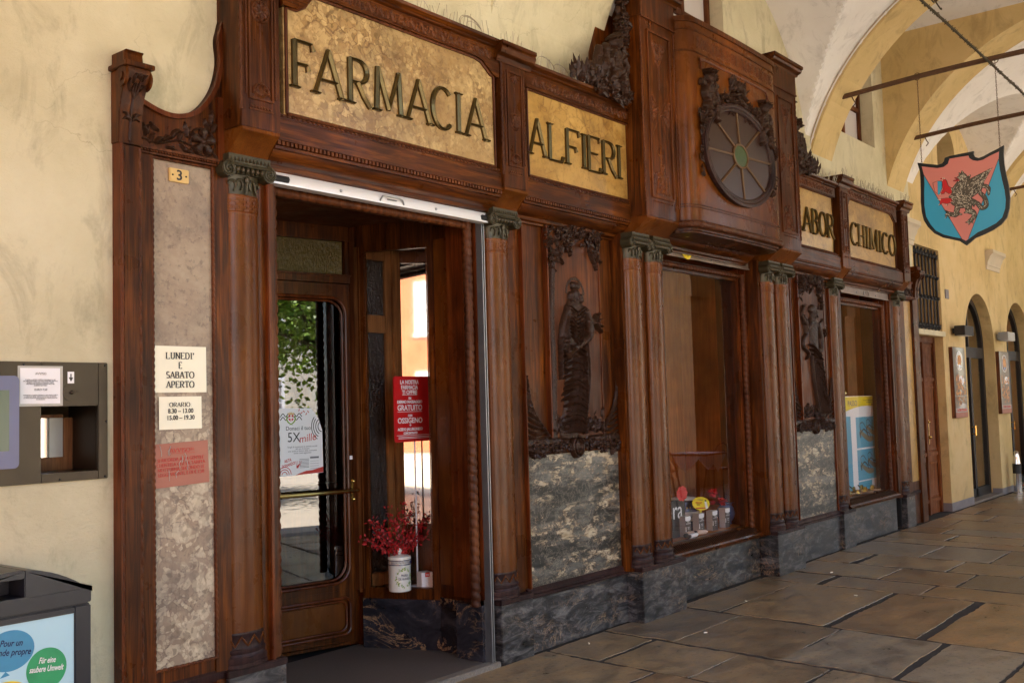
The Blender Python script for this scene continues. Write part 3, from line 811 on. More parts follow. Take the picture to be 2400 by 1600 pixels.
# tie rods
for x, yend in ((10.46, -.17), (12.8, -.2), (17.2, -.2)):
    mb = MB(); pts = [(x, yend+.06, 4.745), (x, -1.2, 4.80), (x, -2.6, 4.81), (x, -4.75, 4.76)]
    P = smooth(pts, 8)
    mb.tube([tuple(p) for p in P], .026, 6)
    mb.box(x-.05, x+.05, yend+.03, yend+.12, 4.70, 4.79)
    rd = mb.build('tie_rod', M['iron'], B)
    for yy in (yend-.12, -2.4):
        mb = MB(); mb.tube([(x, yy, 4.76), (x+.01, yy-.02, 4.70), (x+.02, yy-.04, 4.66), (x+.02, yy-.01, 4.63)], .006, 6); mb.build('hook', M['iron'], rd)
# white cable clipped along the first arch
pts = arc(AC, AZ, AR+.03, AR+.03, 16.5, 96, 60)
mb = MB(); mb.tube([(10.182, y, z) for y, z in pts], .009, 8)
cb = mb.build('conduit', M['conduit'], B)
for y, z in pts[3::6]:
    mb = MB(); mb.tube([(10.182, y+.012, z-.014), (10.182, y-.012, z+.014)], .013, 6); mb.build('clip', M['conduit'], cb)
mb = MB(); mb.tube([(10.18, -.02, 4.60), (10.3, -.10, 4.72), (10.44, -.14, 4.76)], .006, 6); mb.build('wire', M['rope'], B)
# high windows
mm, nt_, b_ = newmat('whitened_pane'); b_.inputs['Roughness'].default_value = .115
nt_.links.new(mix(nt_, noise(nt_, coords(nt_), 3), (.52,.49,.5), (.6,.57,.58)), b_.inputs['Base Color']); M['whitepane'] = mm
def high_window(x0, x1, z0, z1, y=.28, nx=2, nz=2):
    f = MB(); t = .055
    for i in range(nx+1):
        xx = x0+(x1-x0)*i/nx; f.box(max(x0, xx-t/2) if 0 < i < nx else (x0 if i == 0 else x1-t), min(x1, xx+t/2) if 0 < i < nx else (x0+t if i == 0 else x1), y-.03, y+.03, z0, z1)
    for j in range(nz+1):
        zz = z0+(z1-z0)*j/nz; a = z0 if j == 0 else (z1-t if j == nz else zz-t/2)
        f.box(x0+t, x1-t, y-.026, y+.026, a, a+t)
    fr = f.build('window', M['wood_door'], B, bevel=.004)
    p = MB(); p.box(x0+.02, x1-.02, y+.005, y+.011, z0+.02, z1-.02); p.build('pane', M['whitepane'], fr)




high_window(7.30, 8.30, 4.50, 5.50, .22)
# the narrow bay has a window high in a sunk niche: wall there is opened by a boxed frame
high_window(11.02, 12.13, 4.55, 5.5, .24)
mb = MB(); mb.box(14.60, 15.495, .30, .34, 4.28, 5.45); mb.build('window', M['dark'], B)
# grille window over the plain door
f = MB()
R_ = random.Random(3)
for i in range(8):
    x = 13.40+i*.145; f.tube([(x, .10, 2.44), (x, .10, 3.53)], .013, 8)
for z in (2.47, 2.86, 3.18, 3.47): f.tube([(13.35, .10, z), (14.43, .10, z)], .011, 8)
for z in (2.50, 3.16, 2.88, 3.44):
    for i in range(8):
        x = 13.40+i*.145; f.sph((x, .09, z), .026, 8, 6)
for z in (2.49, 3.45):
    for i in range(15):
        x = 13.37+i*.0745; f.tube([(x-.025, .085, z-.02), (x, .07, z+.03), (x+.025, .085, z-.02)], .008, 6)
gr = f.build('window_grille', M['black_iron'], B)
mb = MB(); mb.box(13.345, 14.44, .40, .44, 2.435, 3.54); mb.build('pane', M['frostdk'], gr)
mb = MB(); mb.box(13.30, 14.475, .03, .30, 2.362, 2.432); mb.build('window_sill', M['plaster'], B, bevel=.006)
# plain panelled door
f = MB()
f.box(13.33, 14.44, .20, .25, 0.0, 2.36)
dr = f.build('wooden_door', M['wood_door'], B)
f = MB()
for xa, xb in ((13.40,13.88), (13.93,14.37)):
    for za, zb in ((.22,.70), (.83,1.70), (1.82,2.26)):
        f.box(xa, xb, .18, .20, za-.06, za-.012); 
        f.px([(.20,za), (.186,za+.012), (.186,za+.03), (.196,za+.05), (.196,zb-.05), (.186,zb-.03), (.186,zb-.012), (.20,zb)], xa+.03, xb-.03)
f.box(13.33, 13.40, .17, .20, 0, 2.36); f.box(13.88, 13.93, .17, .20, 0, 2.36); f.box(14.37, 14.44, .17, .20, 0, 2.36)
f.box(13.40, 14.37, .172, .20, 2.28, 2.36)
f.build('door_panel', M['wood_door'], dr, bevel=.004)
f = MB(); f.sph((13.96, .15, 1.02), .022, 10, 8); f.box(13.945, 13.975, .163, .17, .93, 1.25); f.sph((13.96, .155, 1.22), .016, 8, 6)
f.build('handle', M['brass'], dr)
# arched doorways of the bar
def doorway(x0, x1, zs, inside):
    cx = (x0+x1)/2; r = (x1-x0)/2; y = .22
    f = MB()
    f.box(x0, x0+.09, y, y+.07, 0, zs); f.box(x1-.09, x1, y, y+.07, 0, zs); f.box(x0+.09, x1-.09, y, y+.07, zs-.16, zs)
    f.box(cx-.05, cx+.05, y, y+.07, 0, zs-.16); f.box(x0+.09, x1-.09, y, y+.07, 0, .16)
    o = arc(cx, zs, r, r, 0, 180, 24); i_ = arc(cx, zs, r-.09, r-.09, 0, 180, 24)
    for k in range(24): f.prism([o[k], o[k+1], i_[k+1], i_[k]], y, y+.07)
    f.box(cx-.02, cx+.02, y+.01, y+.06, zs, zs+r-.09)
    d = f.build('doorway', M['darkframe'], B)
    p = MB(); p.box(x0+.09, x1-.09, y+.03, y+.036, .16, zs-.16); p.prism(arc(cx, zs, r-.08, r-.08, 0, 180, 24), y+.03, y+.036); p.build('pane', M['glass'], d)
    p = MB(); p.tube([(cx-.09, y-.05, .95), (cx-.09, y-.05, 1.10)], .012, 8); p.box(cx-.10, cx-.08, y-.05, y, .97, .985); p.box(cx-.10, cx-.08, y-.05, y, 1.07, 1.085); p.build('handle', M['brass'], d)
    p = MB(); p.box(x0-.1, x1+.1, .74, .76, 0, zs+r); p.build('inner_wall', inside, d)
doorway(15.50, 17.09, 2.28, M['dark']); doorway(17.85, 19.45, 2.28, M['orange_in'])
mb = MB(); mb.box(15.5, 17.09, YW, .3, 0, .03); mb.box(17.85, 19.45, YW, .3, 0, .03); mb.build('threshold', M['curb'], B)
mb = MB(); mb.box(14.63, 14.79, YW-.012, YW, 2.90, 3.03); mb.build('wall_plate', M['greyband'], B, bevel=.004)
# ------------------------------------------------------------------ the pharmacy front
F_ = thing('pharmacy_shopfront', 'carved dark red mahogany pharmacy front with yellow marble name panels and glazed windows', 'shopfront', (7.8, 0, 0))
def P_(name, mb, m, parent=None, **k): return mb.build(name, M[m], parent if parent is not None else F_, **k)

# backing boards
mb = MB()
mb.box(2.362, 2.522, .02, .35, .0, 2.80)           # left strip (behind flat pilaster)
mb.box(2.522, 2.833, .034, .35, .0, .475); mb.box(2.522, 2.833, .034, .35, 2.765, 2.90)
mb.box(2.833, 3.20, .025, .35, .0, 2.90)
P_('wood_panelling', mb, 'wood', bevel=.003)
mb = MB(); mb.box(2.345, 2.362, -.004, .35, 0, 2.80); P_('wood_edge', mb, 'wood_red')
def backing(x0, x1, y):
    mb = MB(); mb.box(x0, x1, y, .40, .37, 2.86); return P_('wood_panelling', mb, 'wood', bevel=.003)
backing(4.875, 6.30, .058); backing(6.30, 6.90, -.035); backing(8.58, 9.25, -.035); backing(9.25, 10.80, .058); backing(12.30, 12.815, .04)
mb = MB()
mb.box(12.815, 13.10, .05, .35, 0, .52); mb.box(12.815, 13.10, .05, .35, 2.755, 2.90); mb.box(13.10, 13.30, .02, .35, 0, 2.9)
P_('wood_panelling', mb, 'wood', bevel=.003)
# left and right flat pilasters with twisted edge beads, marble panels
def flat_side(x0, x1):
    mb = MB(); mb.box(x0, x1, -.004, .02, .30, 2.795)
    st = P_('flat_pilaster', mb, 'wood', bevel=.003)
    mb = MB()
    for x in (x0-.004, x1+.006): rope(mb, x, .004, .32, 2.79, .0105, .062, 8, .5, .0078)
    P_('twisted_bead', mb, 'carved_mid', st)
    mb = MB(); mb.pz([(x0-.012,.02),(x0-.012,-.01),(x1+.012,-.01),(x1+.012,.02)], .0, .30)
    mb.px([(.02,.30),(-.022,.30),(-.03,.27),(-.03,.05),(-.05,.0),(.02,.0)], x0-.008, x1+.012)
    P_('foot', mb, 'blackwood', st, bevel=.004)
M['blackwood'] = wood('wood_dark_base', (.012,.006,.006), (.03,.014,.013), (.055,.026,.022), rough=.4)
flat_side(2.362, 2.438)
mb = MB(); mb.box(2.522, 2.833, .035, .06, .475, 2.765); mpL = P_('marble_panel', mb, 'mpink')
mb = MB(); mb.box(12.815, 13.10, .052, .075, .52, 2.755); P_('marble_panel', mb, 'mochre')
def bead_frame(x0, x1, z0, z1, y, par, r=.008, pitch=.03):
    mb = MB()
    for x in (x0, x1): rope(mb, x, y, z0, z1, r, pitch, 8, .45, pitch/6)
    for z in (z0, z1): rope(mb, z, y, x0, x1, r, pitch, 8, .45, pitch/6, axis='x')
    return P_('bead', mb, 'carved_mid', par)
bead_frame(2.518, 2.837, .472, 2.769, .024, mpL)
def leaf_strokes_line(x0, x1, z0, z1, n, h, R):
    out = []
    for i in range(n):
        t = (i+.5)/n; x = x0+(x1-x0)*t; z = z0+(z1-z0)*t
        out += leaf(x, z, R.uniform(0, 6.28), .035, .018, h)
    return out

# --------------- scroll consoles
def console(x0, x1, zt, name='scroll_console'):
    """S-shaped bracket: side profile in Y-Z, carved lily on its face"""
    w_ = x1-x0
    prof = [(.06,2.80),(-.004,2.80),(-.006,2.86),(-.012,2.93),(-.026,3.0),(-.05,3.05),(-.072,3.085),(-.08,3.11),(-.08,3.125),(.06,3.125)]
    mb = MB(); mb.px(prof, x0-.006, x1+.006)
    for xx in (x0-.014, x1+.002):
        mb.px([(-.04+.048*cos(q), 3.085+.048*sin(q)) for q in np.linspace(0, 2*PI, 20)[:-1]], xx, xx+.012)
        mb.px([(-.04+.022*cos(q), 3.085+.022*sin(q)) for q in np.linspace(0, 2*PI, 14)[:-1]], xx-.006, xx+.018)
    mb.box(x0-.02, x1+.02, -.095, .06, 3.125, 3.148); mb.px([(.06,3.148),(-.07,3.148),(-.05,3.16),(-.045,3.195),(-.06,3.205),(.06,3.205)], x0-.002, x1-.012)
    c = P_(name, mb, 'wood', bevel=.003)
    xm = (x0+x1)/2; R = random.Random(5)
    st = [([(xm-.006,2.815),(xm-.002,2.95),(xm,3.06)], [.006,.006,.004], .012)]
    for sx in (-1, 1):
        st += [([(xm,2.90),(xm+sx*.02,2.915),(xm+sx*.04,2.905)], [.004,.009,.002], .012), ([(xm,2.90),(xm+sx*.022,2.93),(xm+sx*.042,2.935)], [.004,.009,.002], .014),
               ([(xm,3.0),(xm+sx*.012,3.03),(xm+sx*.01,3.06)], [.004,.006,.002], .012)]
    for k in range(9):
        a = R.uniform(.2, 2.9); st += leaf(xm+R.uniform(-.03,.03), R.uniform(3.03,3.09), a, .035, .016, .016)
    yf = lambda X, Z: np.interp(Z, [2.80,2.86,2.93,3.0,3.05,3.085,3.11], [-.004,-.006,-.012,-.026,-.05,-.072,-.08])+.0015
    mb = relief(st, x0+.008, x1-.008, 2.81, 3.10, 0, 44, 130, .0015, yfun=yf)
    P_('carved_lily', mb, 'carved', c)
    return c
console(2.345, 2.445, 3.2); console(13.14, 13.28, 3.2)

# --------------- corner bracket with its sweeping curve
def corner(mirror=None):
    f = (lambda x: x) if mirror is None else (lambda x: mirror-x)
    curve = smooth([(2.455,3.03),(2.55,2.998),(2.63,2.990),(2.71,3.012),(2.78,3.065),(2.845,3.165),(2.877,3.29),(2.870,3.40),(2.885,3.47),(2.92,3.62),(2.925,3.9)], 8)
    poly = [(f(x), z) for x, z in curve]+[(f(2.945),3.9),(f(2.945),2.80),(f(2.455),2.80)]
    mb = MB(); mb.prism(poly, .03, .30)
    c = P_('corner_bracket', mb, 'wood', bevel=.002)
    mb = MB()
    n = len(curve)
    for i in range(n-4):
        (xa, za), (xb, zb) = curve[i], curve[i+1]
        ta = Vector((curve[min(i+1,n-1)][0]-curve[max(i-1,0)][0], curve[min(i+1,n-1)][1]-curve[max(i-1,0)][1])).normalized()
        tb = Vector((curve[min(i+2,n-1)][0]-curve[i][0], curve[min(i+2,n-1)][1]-curve[i][1])).normalized()
        k = .022
        mb.prism([(f(xa), za), (f(xb), zb), (f(xb+tb[1]*k), zb-tb[0]*k), (f(xa+ta[1]*k), za-ta[0]*k)], .012, .06)
    mb.box(min(f(2.862), f(2.90)), max(f(2.862), f(2.90)), .012, .06, 2.80, 3.12)
    P_('rim', mb, 'wood_red', c)
    R = random.Random(9); st = []
    st += rosette(f(2.785), 2.885, .062, .022, 5, .3)
    st += [([(f(2.785)+.066*cos(q), 2.885+.066*sin(q)) for q in np.linspace(0, 6.28, 24)], [.004]*24, .012)]
    st += [([(f(2.47),2.85),(f(2.56),2.84),(f(2.65),2.87),(f(2.72),2.86)], [.004,.004,.004,.004], .010)]
    for x, z, a in [(2.49,2.87,1.2),(2.50,2.88,2.2),(2.51,2.84,1.0),(2.54,2.84,.6),(2.55,2.90,2.5),(2.58,2.86,.4),(2.60,2.83,-.4),(2.62,2.88,.8),(2.66,2.87,1.1),(2.67,2.85,-.8),(2.63,2.90,.3),(2.70,2.90,1.2),(2.69,2.83,-.3),(2.71,2.92,2.0),(2.83,2.98,1.2),(2.82,2.96,2.1),(2.84,3.0,1.5),(2.845,2.95,1.0),(2.84,2.84,-1),(2.72,2.835,-1.5)]:
        st += leaf(f(x), z, a if mirror is None else PI-a, .05, .024, .018)
    mb = relief(st, min(f(2.46), f(2.86)), max(f(2.46), f(2.86)), 2.812, 3.05, .03, 120, 70, .0015, rough=.004)
    P_('carved_flowers', mb, 'carved', c)
    mb = MB()
    mb.box(min(f(2.45), f(2.90)), max(f(2.45), f(2.90)), .006, .05, 2.778, 2.785); mb.box(min(f(2.45), f(2.90)), max(f(2.45), f(2.90)), .004, .05, 2.80, 2.812)
    for i in range(30):
        x = 2.455+i*.0148; mb.sph((f(x), .006, 2.7925), (.0062, .008, .0062), 6, 5)
    P_('bead_row', mb, 'carved_mid', c)
corner(); corner(15.64)

# --------------- half columns (built once, copied)
def half_ring(mb, prof, rx, ry, y0, n=18):
    vs = []; fs = []
    for s_, z in prof:
        for k in range(n+1):
            q = PI*k/n; vs.append((rx*s_*cos(q), y0-ry*s_*sin(q)-(s_-1)*.0, z))
    for i in range(len(prof)-1):
        for k in range(n): fs.append((i*(n+1)+k, i*(n+1)+k+1, (i+1)*(n+1)+k+1, (i+1)*(n+1)+k))
    m_ = len(prof)-1
    fs += [tuple(range(n+1)), tuple(range(m_*(n+1)+n, m_*(n+1)-1, -1))]
    mb.add(vs, fs)
RX, RY, Y0 = .112, .062, .062
mb = MB(); half_ring(mb, [(1.0,.56),(1.0,1.2),(.985,2.0),(.965,2.565)], RX, RY, Y0, 22)
col = P_('half_column', mb, 'wood_col')
mb = MB()
half_ring(mb, [(.99,2.565),(1.0,2.567),(1.0,2.575),(.985,2.577),(.985,2.645),(1.0,2.648),(1.0,2.658),(.98,2.66)], RX, RY, Y0)
R = random.Random(2)
for r in range(5):
    z = 2.579+r*.0135
    for k in range(9):
        a0 = (k+(r % 2)*.5)/9*PI+.02; a1 = a0+.29
        if a1 > PI: continue
        vs = []
        for q in (a0, (a0+a1)/2, a1):
            for zz in (z, z+.0105): vs.append((RX*1.012*cos(q), Y0-RY*1.03*sin(q), zz))
        for q in (a0, (a0+a1)/2, a1):
            for zz in (z, z+.0105): vs.append((RX*.96*cos(q), Y0-RY*.95*sin(q), zz))
        mb.add(vs, [(0,2,3,1),(2,4,5,3),(0,1,7,6),(4,10,11,5),(1,3,9,7),(3,5,11,9),(0,6,8,2),(2,8,10,4)])
P_('carved_necking', mb, 'wood_col', col)
mb = MB()
half_ring(mb, [(1.18,.40),(1.18,.416),(1.13,.42),(1.17,.43),(1.17,.446),(1.10,.452),(1.05,.462),(1.10,.47),(1.10,.482),(1.02,.488),(1.0,.50),(1.0,.545),(1.02,.548),(1.02,.556),(1.0,.562)], RX, RY, Y0)
P_('column_base', mb, 'blackwood', col)
mb = MB()
zig = [(PI*(k+.5)/10, .498 if k % 2 else .542) for k in range(10)]
pts = []
for (qa, za), (qb, zb) in zip(zig, zig[1:]):
    for t in (0, .33, .66): pts.append((RX*1.01*cos(qa+(qb-qa)*t), Y0-RY*1.02*sin(qa+(qb-qa)*t), za+(zb-za)*t))
mb.tube(pts, .005, 6)
P_('zigzag_band', mb, 'wood_col', col)
# capital
mb = MB()
half_ring(mb, [(.93,2.655),(.95,2.66),(.93,2.668),(.94,2.70),(1.0,2.735),(1.08,2.752),(1.08,2.758)], RX, RY, Y0)
mb.box(-.122, .122, -.035, .07, 2.803, 2.846); mb.box(-.114, .114, -.02, .07, 2.755, 2.803)
for k in range(11):
    x = -.11+k*.022; mb.add([(x-.009,-.036,2.812),(x+.009,-.036,2.812),(x,-.036,2.836),(x,-.045,2.818)], [(0,1,3),(1,2,3),(2,0,3)])
mb.tube([(-.118,-.038,2.797),(0,-.041,2.793),(.118,-.038,2.797)], .008, 6)
for k in range(6):
    x = -.07+k*.028; mb.sph((x, -.03, 2.772), (.0115, .02, .018), 8, 6)
for sx in (-1, 1):
    mb.ext([(sx*.118+.040*cos(q), 2.772+.040*sin(q)) for q in np.linspace(0, 2*PI, 22)[:-1]], lambda a, b, d: (a, d, b), -.034, .05)
    sp = []
    for i in range(46):
        q = i/45*4.6*PI; r = .038*(1-i/52); sp.append((sx*.118-sx*r*cos(q+.6), -.037, 2.772+r*sin(q+.6)))
    mb.tube(sp, [.0055]*30+[.005-.0002*i for i in range(16)], 6)
    mb.sph((sx*.118, -.04, 2.772), .008, 8, 6)
    # acanthus scrolls on the bell
    for s0, dz in ((.095, 0), (.06, .012)):
        L = []
        for i in range(14):
            t = i/13; q = -1.2+t*4.4; r = .030*(1-.55*t)
            x = sx*(s0-.02-r*cos(q)*.8); z = 2.705+dz*.5+r*sin(q)
            yy = Y0-RY*1.0*sqrt(max(.05, 1-(x/RX)**2)); L.append((x, yy-.004, z))
        mb.tube(L, [.008-.004*abs(i/13-.5) for i in range(14)], 6)
mb.tube([(0,-.006,2.66),(0,-.010,2.70),(0,-.014,2.74)], [.005,.006,.010], 6); mb.sph((0,-.012,2.73), (.014,.01,.02), 8, 6)
P_('capital', mb, 'bronze', col, angle=50)
# plinth of a single column
def plinth(x0, x1, y0, side=None):
    mb = MB(); mb.box(x0+.006, x1-.004, y0, .30, 0, .366)
    p = P_('plinth', mb, 'mblack', bevel=.004)
    mb = MB(); mb.box(x0-.004, x1, y0-.008, .30, .366, .40); P_('plinth_ledge', mb, 'blackwood', p, bevel=.005)
    return p
cx1 = 3.010
col.location.x = cx1; 
for x, dy in ((4.972, 0), (6.432, -.10), (6.732, -.10), (8.735, -.10), (9.030, -.10), (10.535, 0), (12.515, 0)):
    dup(col, F_, (x-cx1, dy, 0))
plinth(2.878, 3.222, 0); plinth(4.862, 5.19, 0); plinth(6.342, 6.97, -.10); plinth(8.625, 9.22, -.10); plinth(10.455, 10.79, 0); plinth(12.445, 12.76, 0)
mb = MB(); mb.box(12.76, 13.10, .06, .3, 0, .37); P_('plinth', mb, 'mblack', bevel=.004)
mb = MB(); mb.box(2.45, 2.88, .045, .3, 0, .36); P_('plinth', mb, 'mblack', bevel=.004)
for x0, x1, y in ((2.45,2.88,.03),(12.76,13.1,.045)):
    mb = MB(); mb.px([(.1,.36),(y,.36),(y-.008,.372),(y-.008,.40),(y+.004,.41),(.1,.41)], x0, x1); P_('base_moulding', mb, 'blackwood')

# --------------- dado bays under the carved figures
def relief_bay(x0, x1, px0, px1, fig, seed):
    """x0..x1 bay, px0..px1 figure panel"""
    mb = MB(); mb.box(x0, x1, .048, .08, .415, 1.262); d = P_('marble_panel', mb, 'dado')
    mb = MB(); mb.box(x0-.04, x1+.06, .04, .3, 0, .345); p = P_('plinth', mb, 'mblack', bevel=.004)
    mb = MB(); mb.px([(.1,.345),(.035,.345),(.018,.352),(.018,.37),(.03,.378),(.03,.395),(.046,.415),(.1,.415)], x0-.04, x1+.06); P_('plinth_ledge', mb, 'blackwood', p)
    # figure panel, a shallow tray
    mb = MB(); mb.box(px0, px1, .036, .06, 1.375, 2.87)
    pn = P_('carved_panel', mb, 'carved_mid', bevel=.002)
    mb = MB(); mb.box(px0-.018, px0, .018, .06, 1.375, 2.87); mb.box(px1, px1+.012, .03, .06, 1.375, 2.87)
    P_('panel_edge', mb, 'wood_red', pn, bevel=.002)
    W = px1-px0; H = 1.495; T = lambda u, v: (px0+u*W, 1.375+v*H)
    st = [(s_[0], [q*.9 for q in s_[1]], s_[2]*.66)+tuple(s_[3:]) for s_ in fig(T, W)]
    mbr = relief(st, px0-.03, px1+.03, 1.365, 2.875, .036, 200, 440, .0022, rough=.007, seed=seed)
    P_('carved_figure', mbr, 'carved', pn, angle=28)
    R = random.Random(seed+50); lf = MB()
    def top_():
        u = R.uniform(.02, .98); v = 1-abs(R.gauss(0, .045))-.01
        if u < .4: v = 1-R.uniform(0, .21)*(1.05-u*1.4)-.012
        elif u > .78: v = 1-R.uniform(0, .13)-.012
        return T(u, min(v, .985))
    def foot_(): return T(R.uniform(.03, .97), abs(R.gauss(0, .03))+.012)
    sprays(lf, top_, 120, .062, .03, .016, R, .26); sprays(lf, foot_, 70, .055, .022, .02, R, .05, (.3, 2.9))
    P_('carved_leaves', lf, 'carved', pn, angle=20)
    # garland shelf with oval boss
    R = random.Random(seed); xm = (x0+x1)/2; st = []
    st += [([(x0+.01,1.345),(xm-.18,1.345),(xm-.08,1.31)], [.026,.018,.010], .012), ([(x1-.01,1.345),(xm+.18,1.345),(xm+.08,1.31)], [.03,.02,.012], .02)]
    for sx in (-1, 1):
        for k in range(26):
            t = R.random(); x = xm+sx*(.1+t*((x1-x0)/2-.12)); z = 1.315-.03*t+R.uniform(-.028, .028)
            st += (rosette(x, z, .024, .03, 5, R.random()*6) if R.random() < .4 else leaf(x, z, R.uniform(0, 6.28), .045, .026, .034))
    q = np.linspace(0, 2*PI, 26)
    st += [([(xm+.062*cos(a), 1.302+.07*sin(a)) for a in q], [.012]*26, .034), ([(xm+.04*cos(a), 1.302+.048*sin(a)) for a in q], [.008]*26, .035), ([(xm,1.302),(xm,1.31)], [.045,.045], .024)]
    for sx in (-1, 1):   # corner palmettes climbing the side
        xc = x0 if sx < 0 else x1; sg = 1 if sx < 0 else -1
        for k in range(8):
            t = k/7; st += [([(xc+sg*.012, 1.40+t*.28), (xc+sg*(.03+.11*(1-t)), 1.42+t*.24-.06*(1-t)), (xc+sg*(.05+.19*(1-t))*1., 1.385+t*.2*(1-.2*t))], [.007,.013,.004], .014, 't')]
        st += [([(xc+sg*.01, 1.79), (xc+sg*.06, 1.58), (xc+sg*.24, 1.385)], [.004,.006,.008], .02)]
    mbr = relief(st, x0, x1, 1.215, 1.80, .046, 210, 120, .002, rough=.008, seed=seed+1)
    gd = P_('carved_garland', mbr, 'carved', None, angle=28)
    lf = MB()
    def swag_():
        t = R.random(); return xm+R.choice((-1, 1))*(.09+t*((x1-x0)/2-.13)), 1.312-.02*t+R.uniform(-.026, .026)
    sprays(lf, swag_, 110, .05, .026, .028, R, .25); P_('carved_leaves', lf, 'carved', gd, angle=20)
    mb = MB(); mb.box(x0-.012, x0, .03, .07, .41, 2.82); mb.box(x1, x1+.012, .03, .07, .41, 2.82); mb.box(x1+.05, x1+.062, .03, .07, .41, 2.82)
    P_('fillet', mb, 'wood_red', None, bevel=.002)

def lady(T, W):
    R = random.Random(21); s = W
    S = lambda pts, r, h, p_='r': ([T(*p) for p in pts], [x*s for x in r], h, p_)
    st = []
    # tree on the left and blossom at the top
    for k in range(5):
        o = R.uniform(-.02, .05)
        st.append(S([(.02+o,0),(.05+o,.3),(.04+o,.55),(.09+o,.8)], [.035,.028,.024,.018], .02+.01*R.random()))
    for _ in range(60):
        u = R.uniform(.0, .98); v = 1-abs(R.gauss(0, .045))-.005
        if u < .42: v = 1-R.uniform(0, .22)*(1.05-u*1.4)-.01
        x, z = T(u, v)
        st += rosette(x, z, R.uniform(.025, .05), R.uniform(.03, .055), 5, R.random()*6) if R.random() < .5 else leaf(x, z, R.uniform(3, 6.3), .075, .03, R.uniform(.025, .05))
    for _ in range(14):
        x, z = T(R.uniform(.82, 1.0), R.uniform(.80, .97)); st += leaf(x, z, R.uniform(4, 6), .07, .03, .045)
    # bushes at her feet
    for _ in range(55):
        x, z = T(R.uniform(.02, .98), abs(R.gauss(0, .035))+.01); st += leaf(x, z, R.uniform(.3, 2.9), .06, .028, R.uniform(.02, .045))
    # halo
    q = np.linspace(.1, PI-.1, 14)
    st.append(S([(.52+.17*cos(a), .66+.075*sin(a)) for a in q], [.02]*14, .006))
    # body
    st.append(S([(.51,.662),(.51,.645)], [.072,.062], .06))            # head
    st.append(S([(.42,.655),(.415,.64)], [.045,.045], .05)); st.append(S([(.60,.65),(.61,.635)], [.045,.045], .05))
    st.append(S([(.47,.70),(.55,.70)], [.05,.05], .045))
    st.append(S([(.51,.625),(.50,.60)], [.05,.055], .04))
    st.append(S([(.36,.585),(.50,.60),(.66,.585)], [.07,.09,.07], .045))   # shoulders
    st.append(S([(.49,.57),(.48,.50),(.47,.43)], [.20,.17,.15], .05))
    st.append(S([(.40,.545),(.42,.545)], [.08,.08], .065)); st.append(S([(.57,.545),(.58,.545)], [.08,.08], .065))
    st.append(S([(.66,.58),(.76,.50),(.70,.455),(.5,.42),(.30,.37)], [.07,.065,.055,.05,.045], .075))   # right arm across
    st.append(S([(.36,.58),(.25,.50),(.24,.42),(.35,.385)], [.07,.06,.055,.05], .06))
    st.append(S([(.66,.57),(.82,.535),(.95,.525)], [.045,.05,.03], .055))
    for a in (.3, -.2, .7, -.6): st += leaf(*T(.84,.53), a, .12, .045, .06)
    for k in range(9): st.append(S([(.33+.005*k,.60-k*.017),(.47,.575-k*.019),(.63-.006*k,.602-k*.016)], [.010,.019,.010], .085, 't'))
    for k in range(6): st.append(S([(.30-.012*k,.55-.02*k),(.22+.01*k,.47),(.27,.39+.01*k)], [.010,.016,.008], .088, 't'))
    # skirt with folds
    st.append(S([(.47,.42),(.45,.28),(.40,.13),(.33,.03)], [.16,.175,.18,.20], .045))
    for k in range(15):
        v = .41-k*.026; o = .03*sin(k*1.3)
        st.append(S([(.27-.004*k+o, v-.012), (.42-.006*k, v+.006+.006*sin(k)), (.62-.004*k, v-.022)], [.016,.028,.010], .085+.012*sin(k*2.1), 't'))
    for k in range(12):
        u = .20+k*.030; st.append(S([(.40+k*.018,.37),(.33+k*.024,.2),(u,.02)], [.012,.020,.016], .075+.012*(k % 3), 't'))
    st.append(S([(.70,.46),(.74,.3),(.66,.12),(.56,.03)], [.014,.02,.02,.03], .04)); st.append(S([(.66,.42),(.68,.25),(.6,.06)], [.012,.016,.02], .045))
    for k in range(9):
        v = .44-k*.02; st.append(S([(.28,v+.01),(.20,v+.012),(.17,v-.02)], [.018,.024,.006], .06, 't'))
    return st
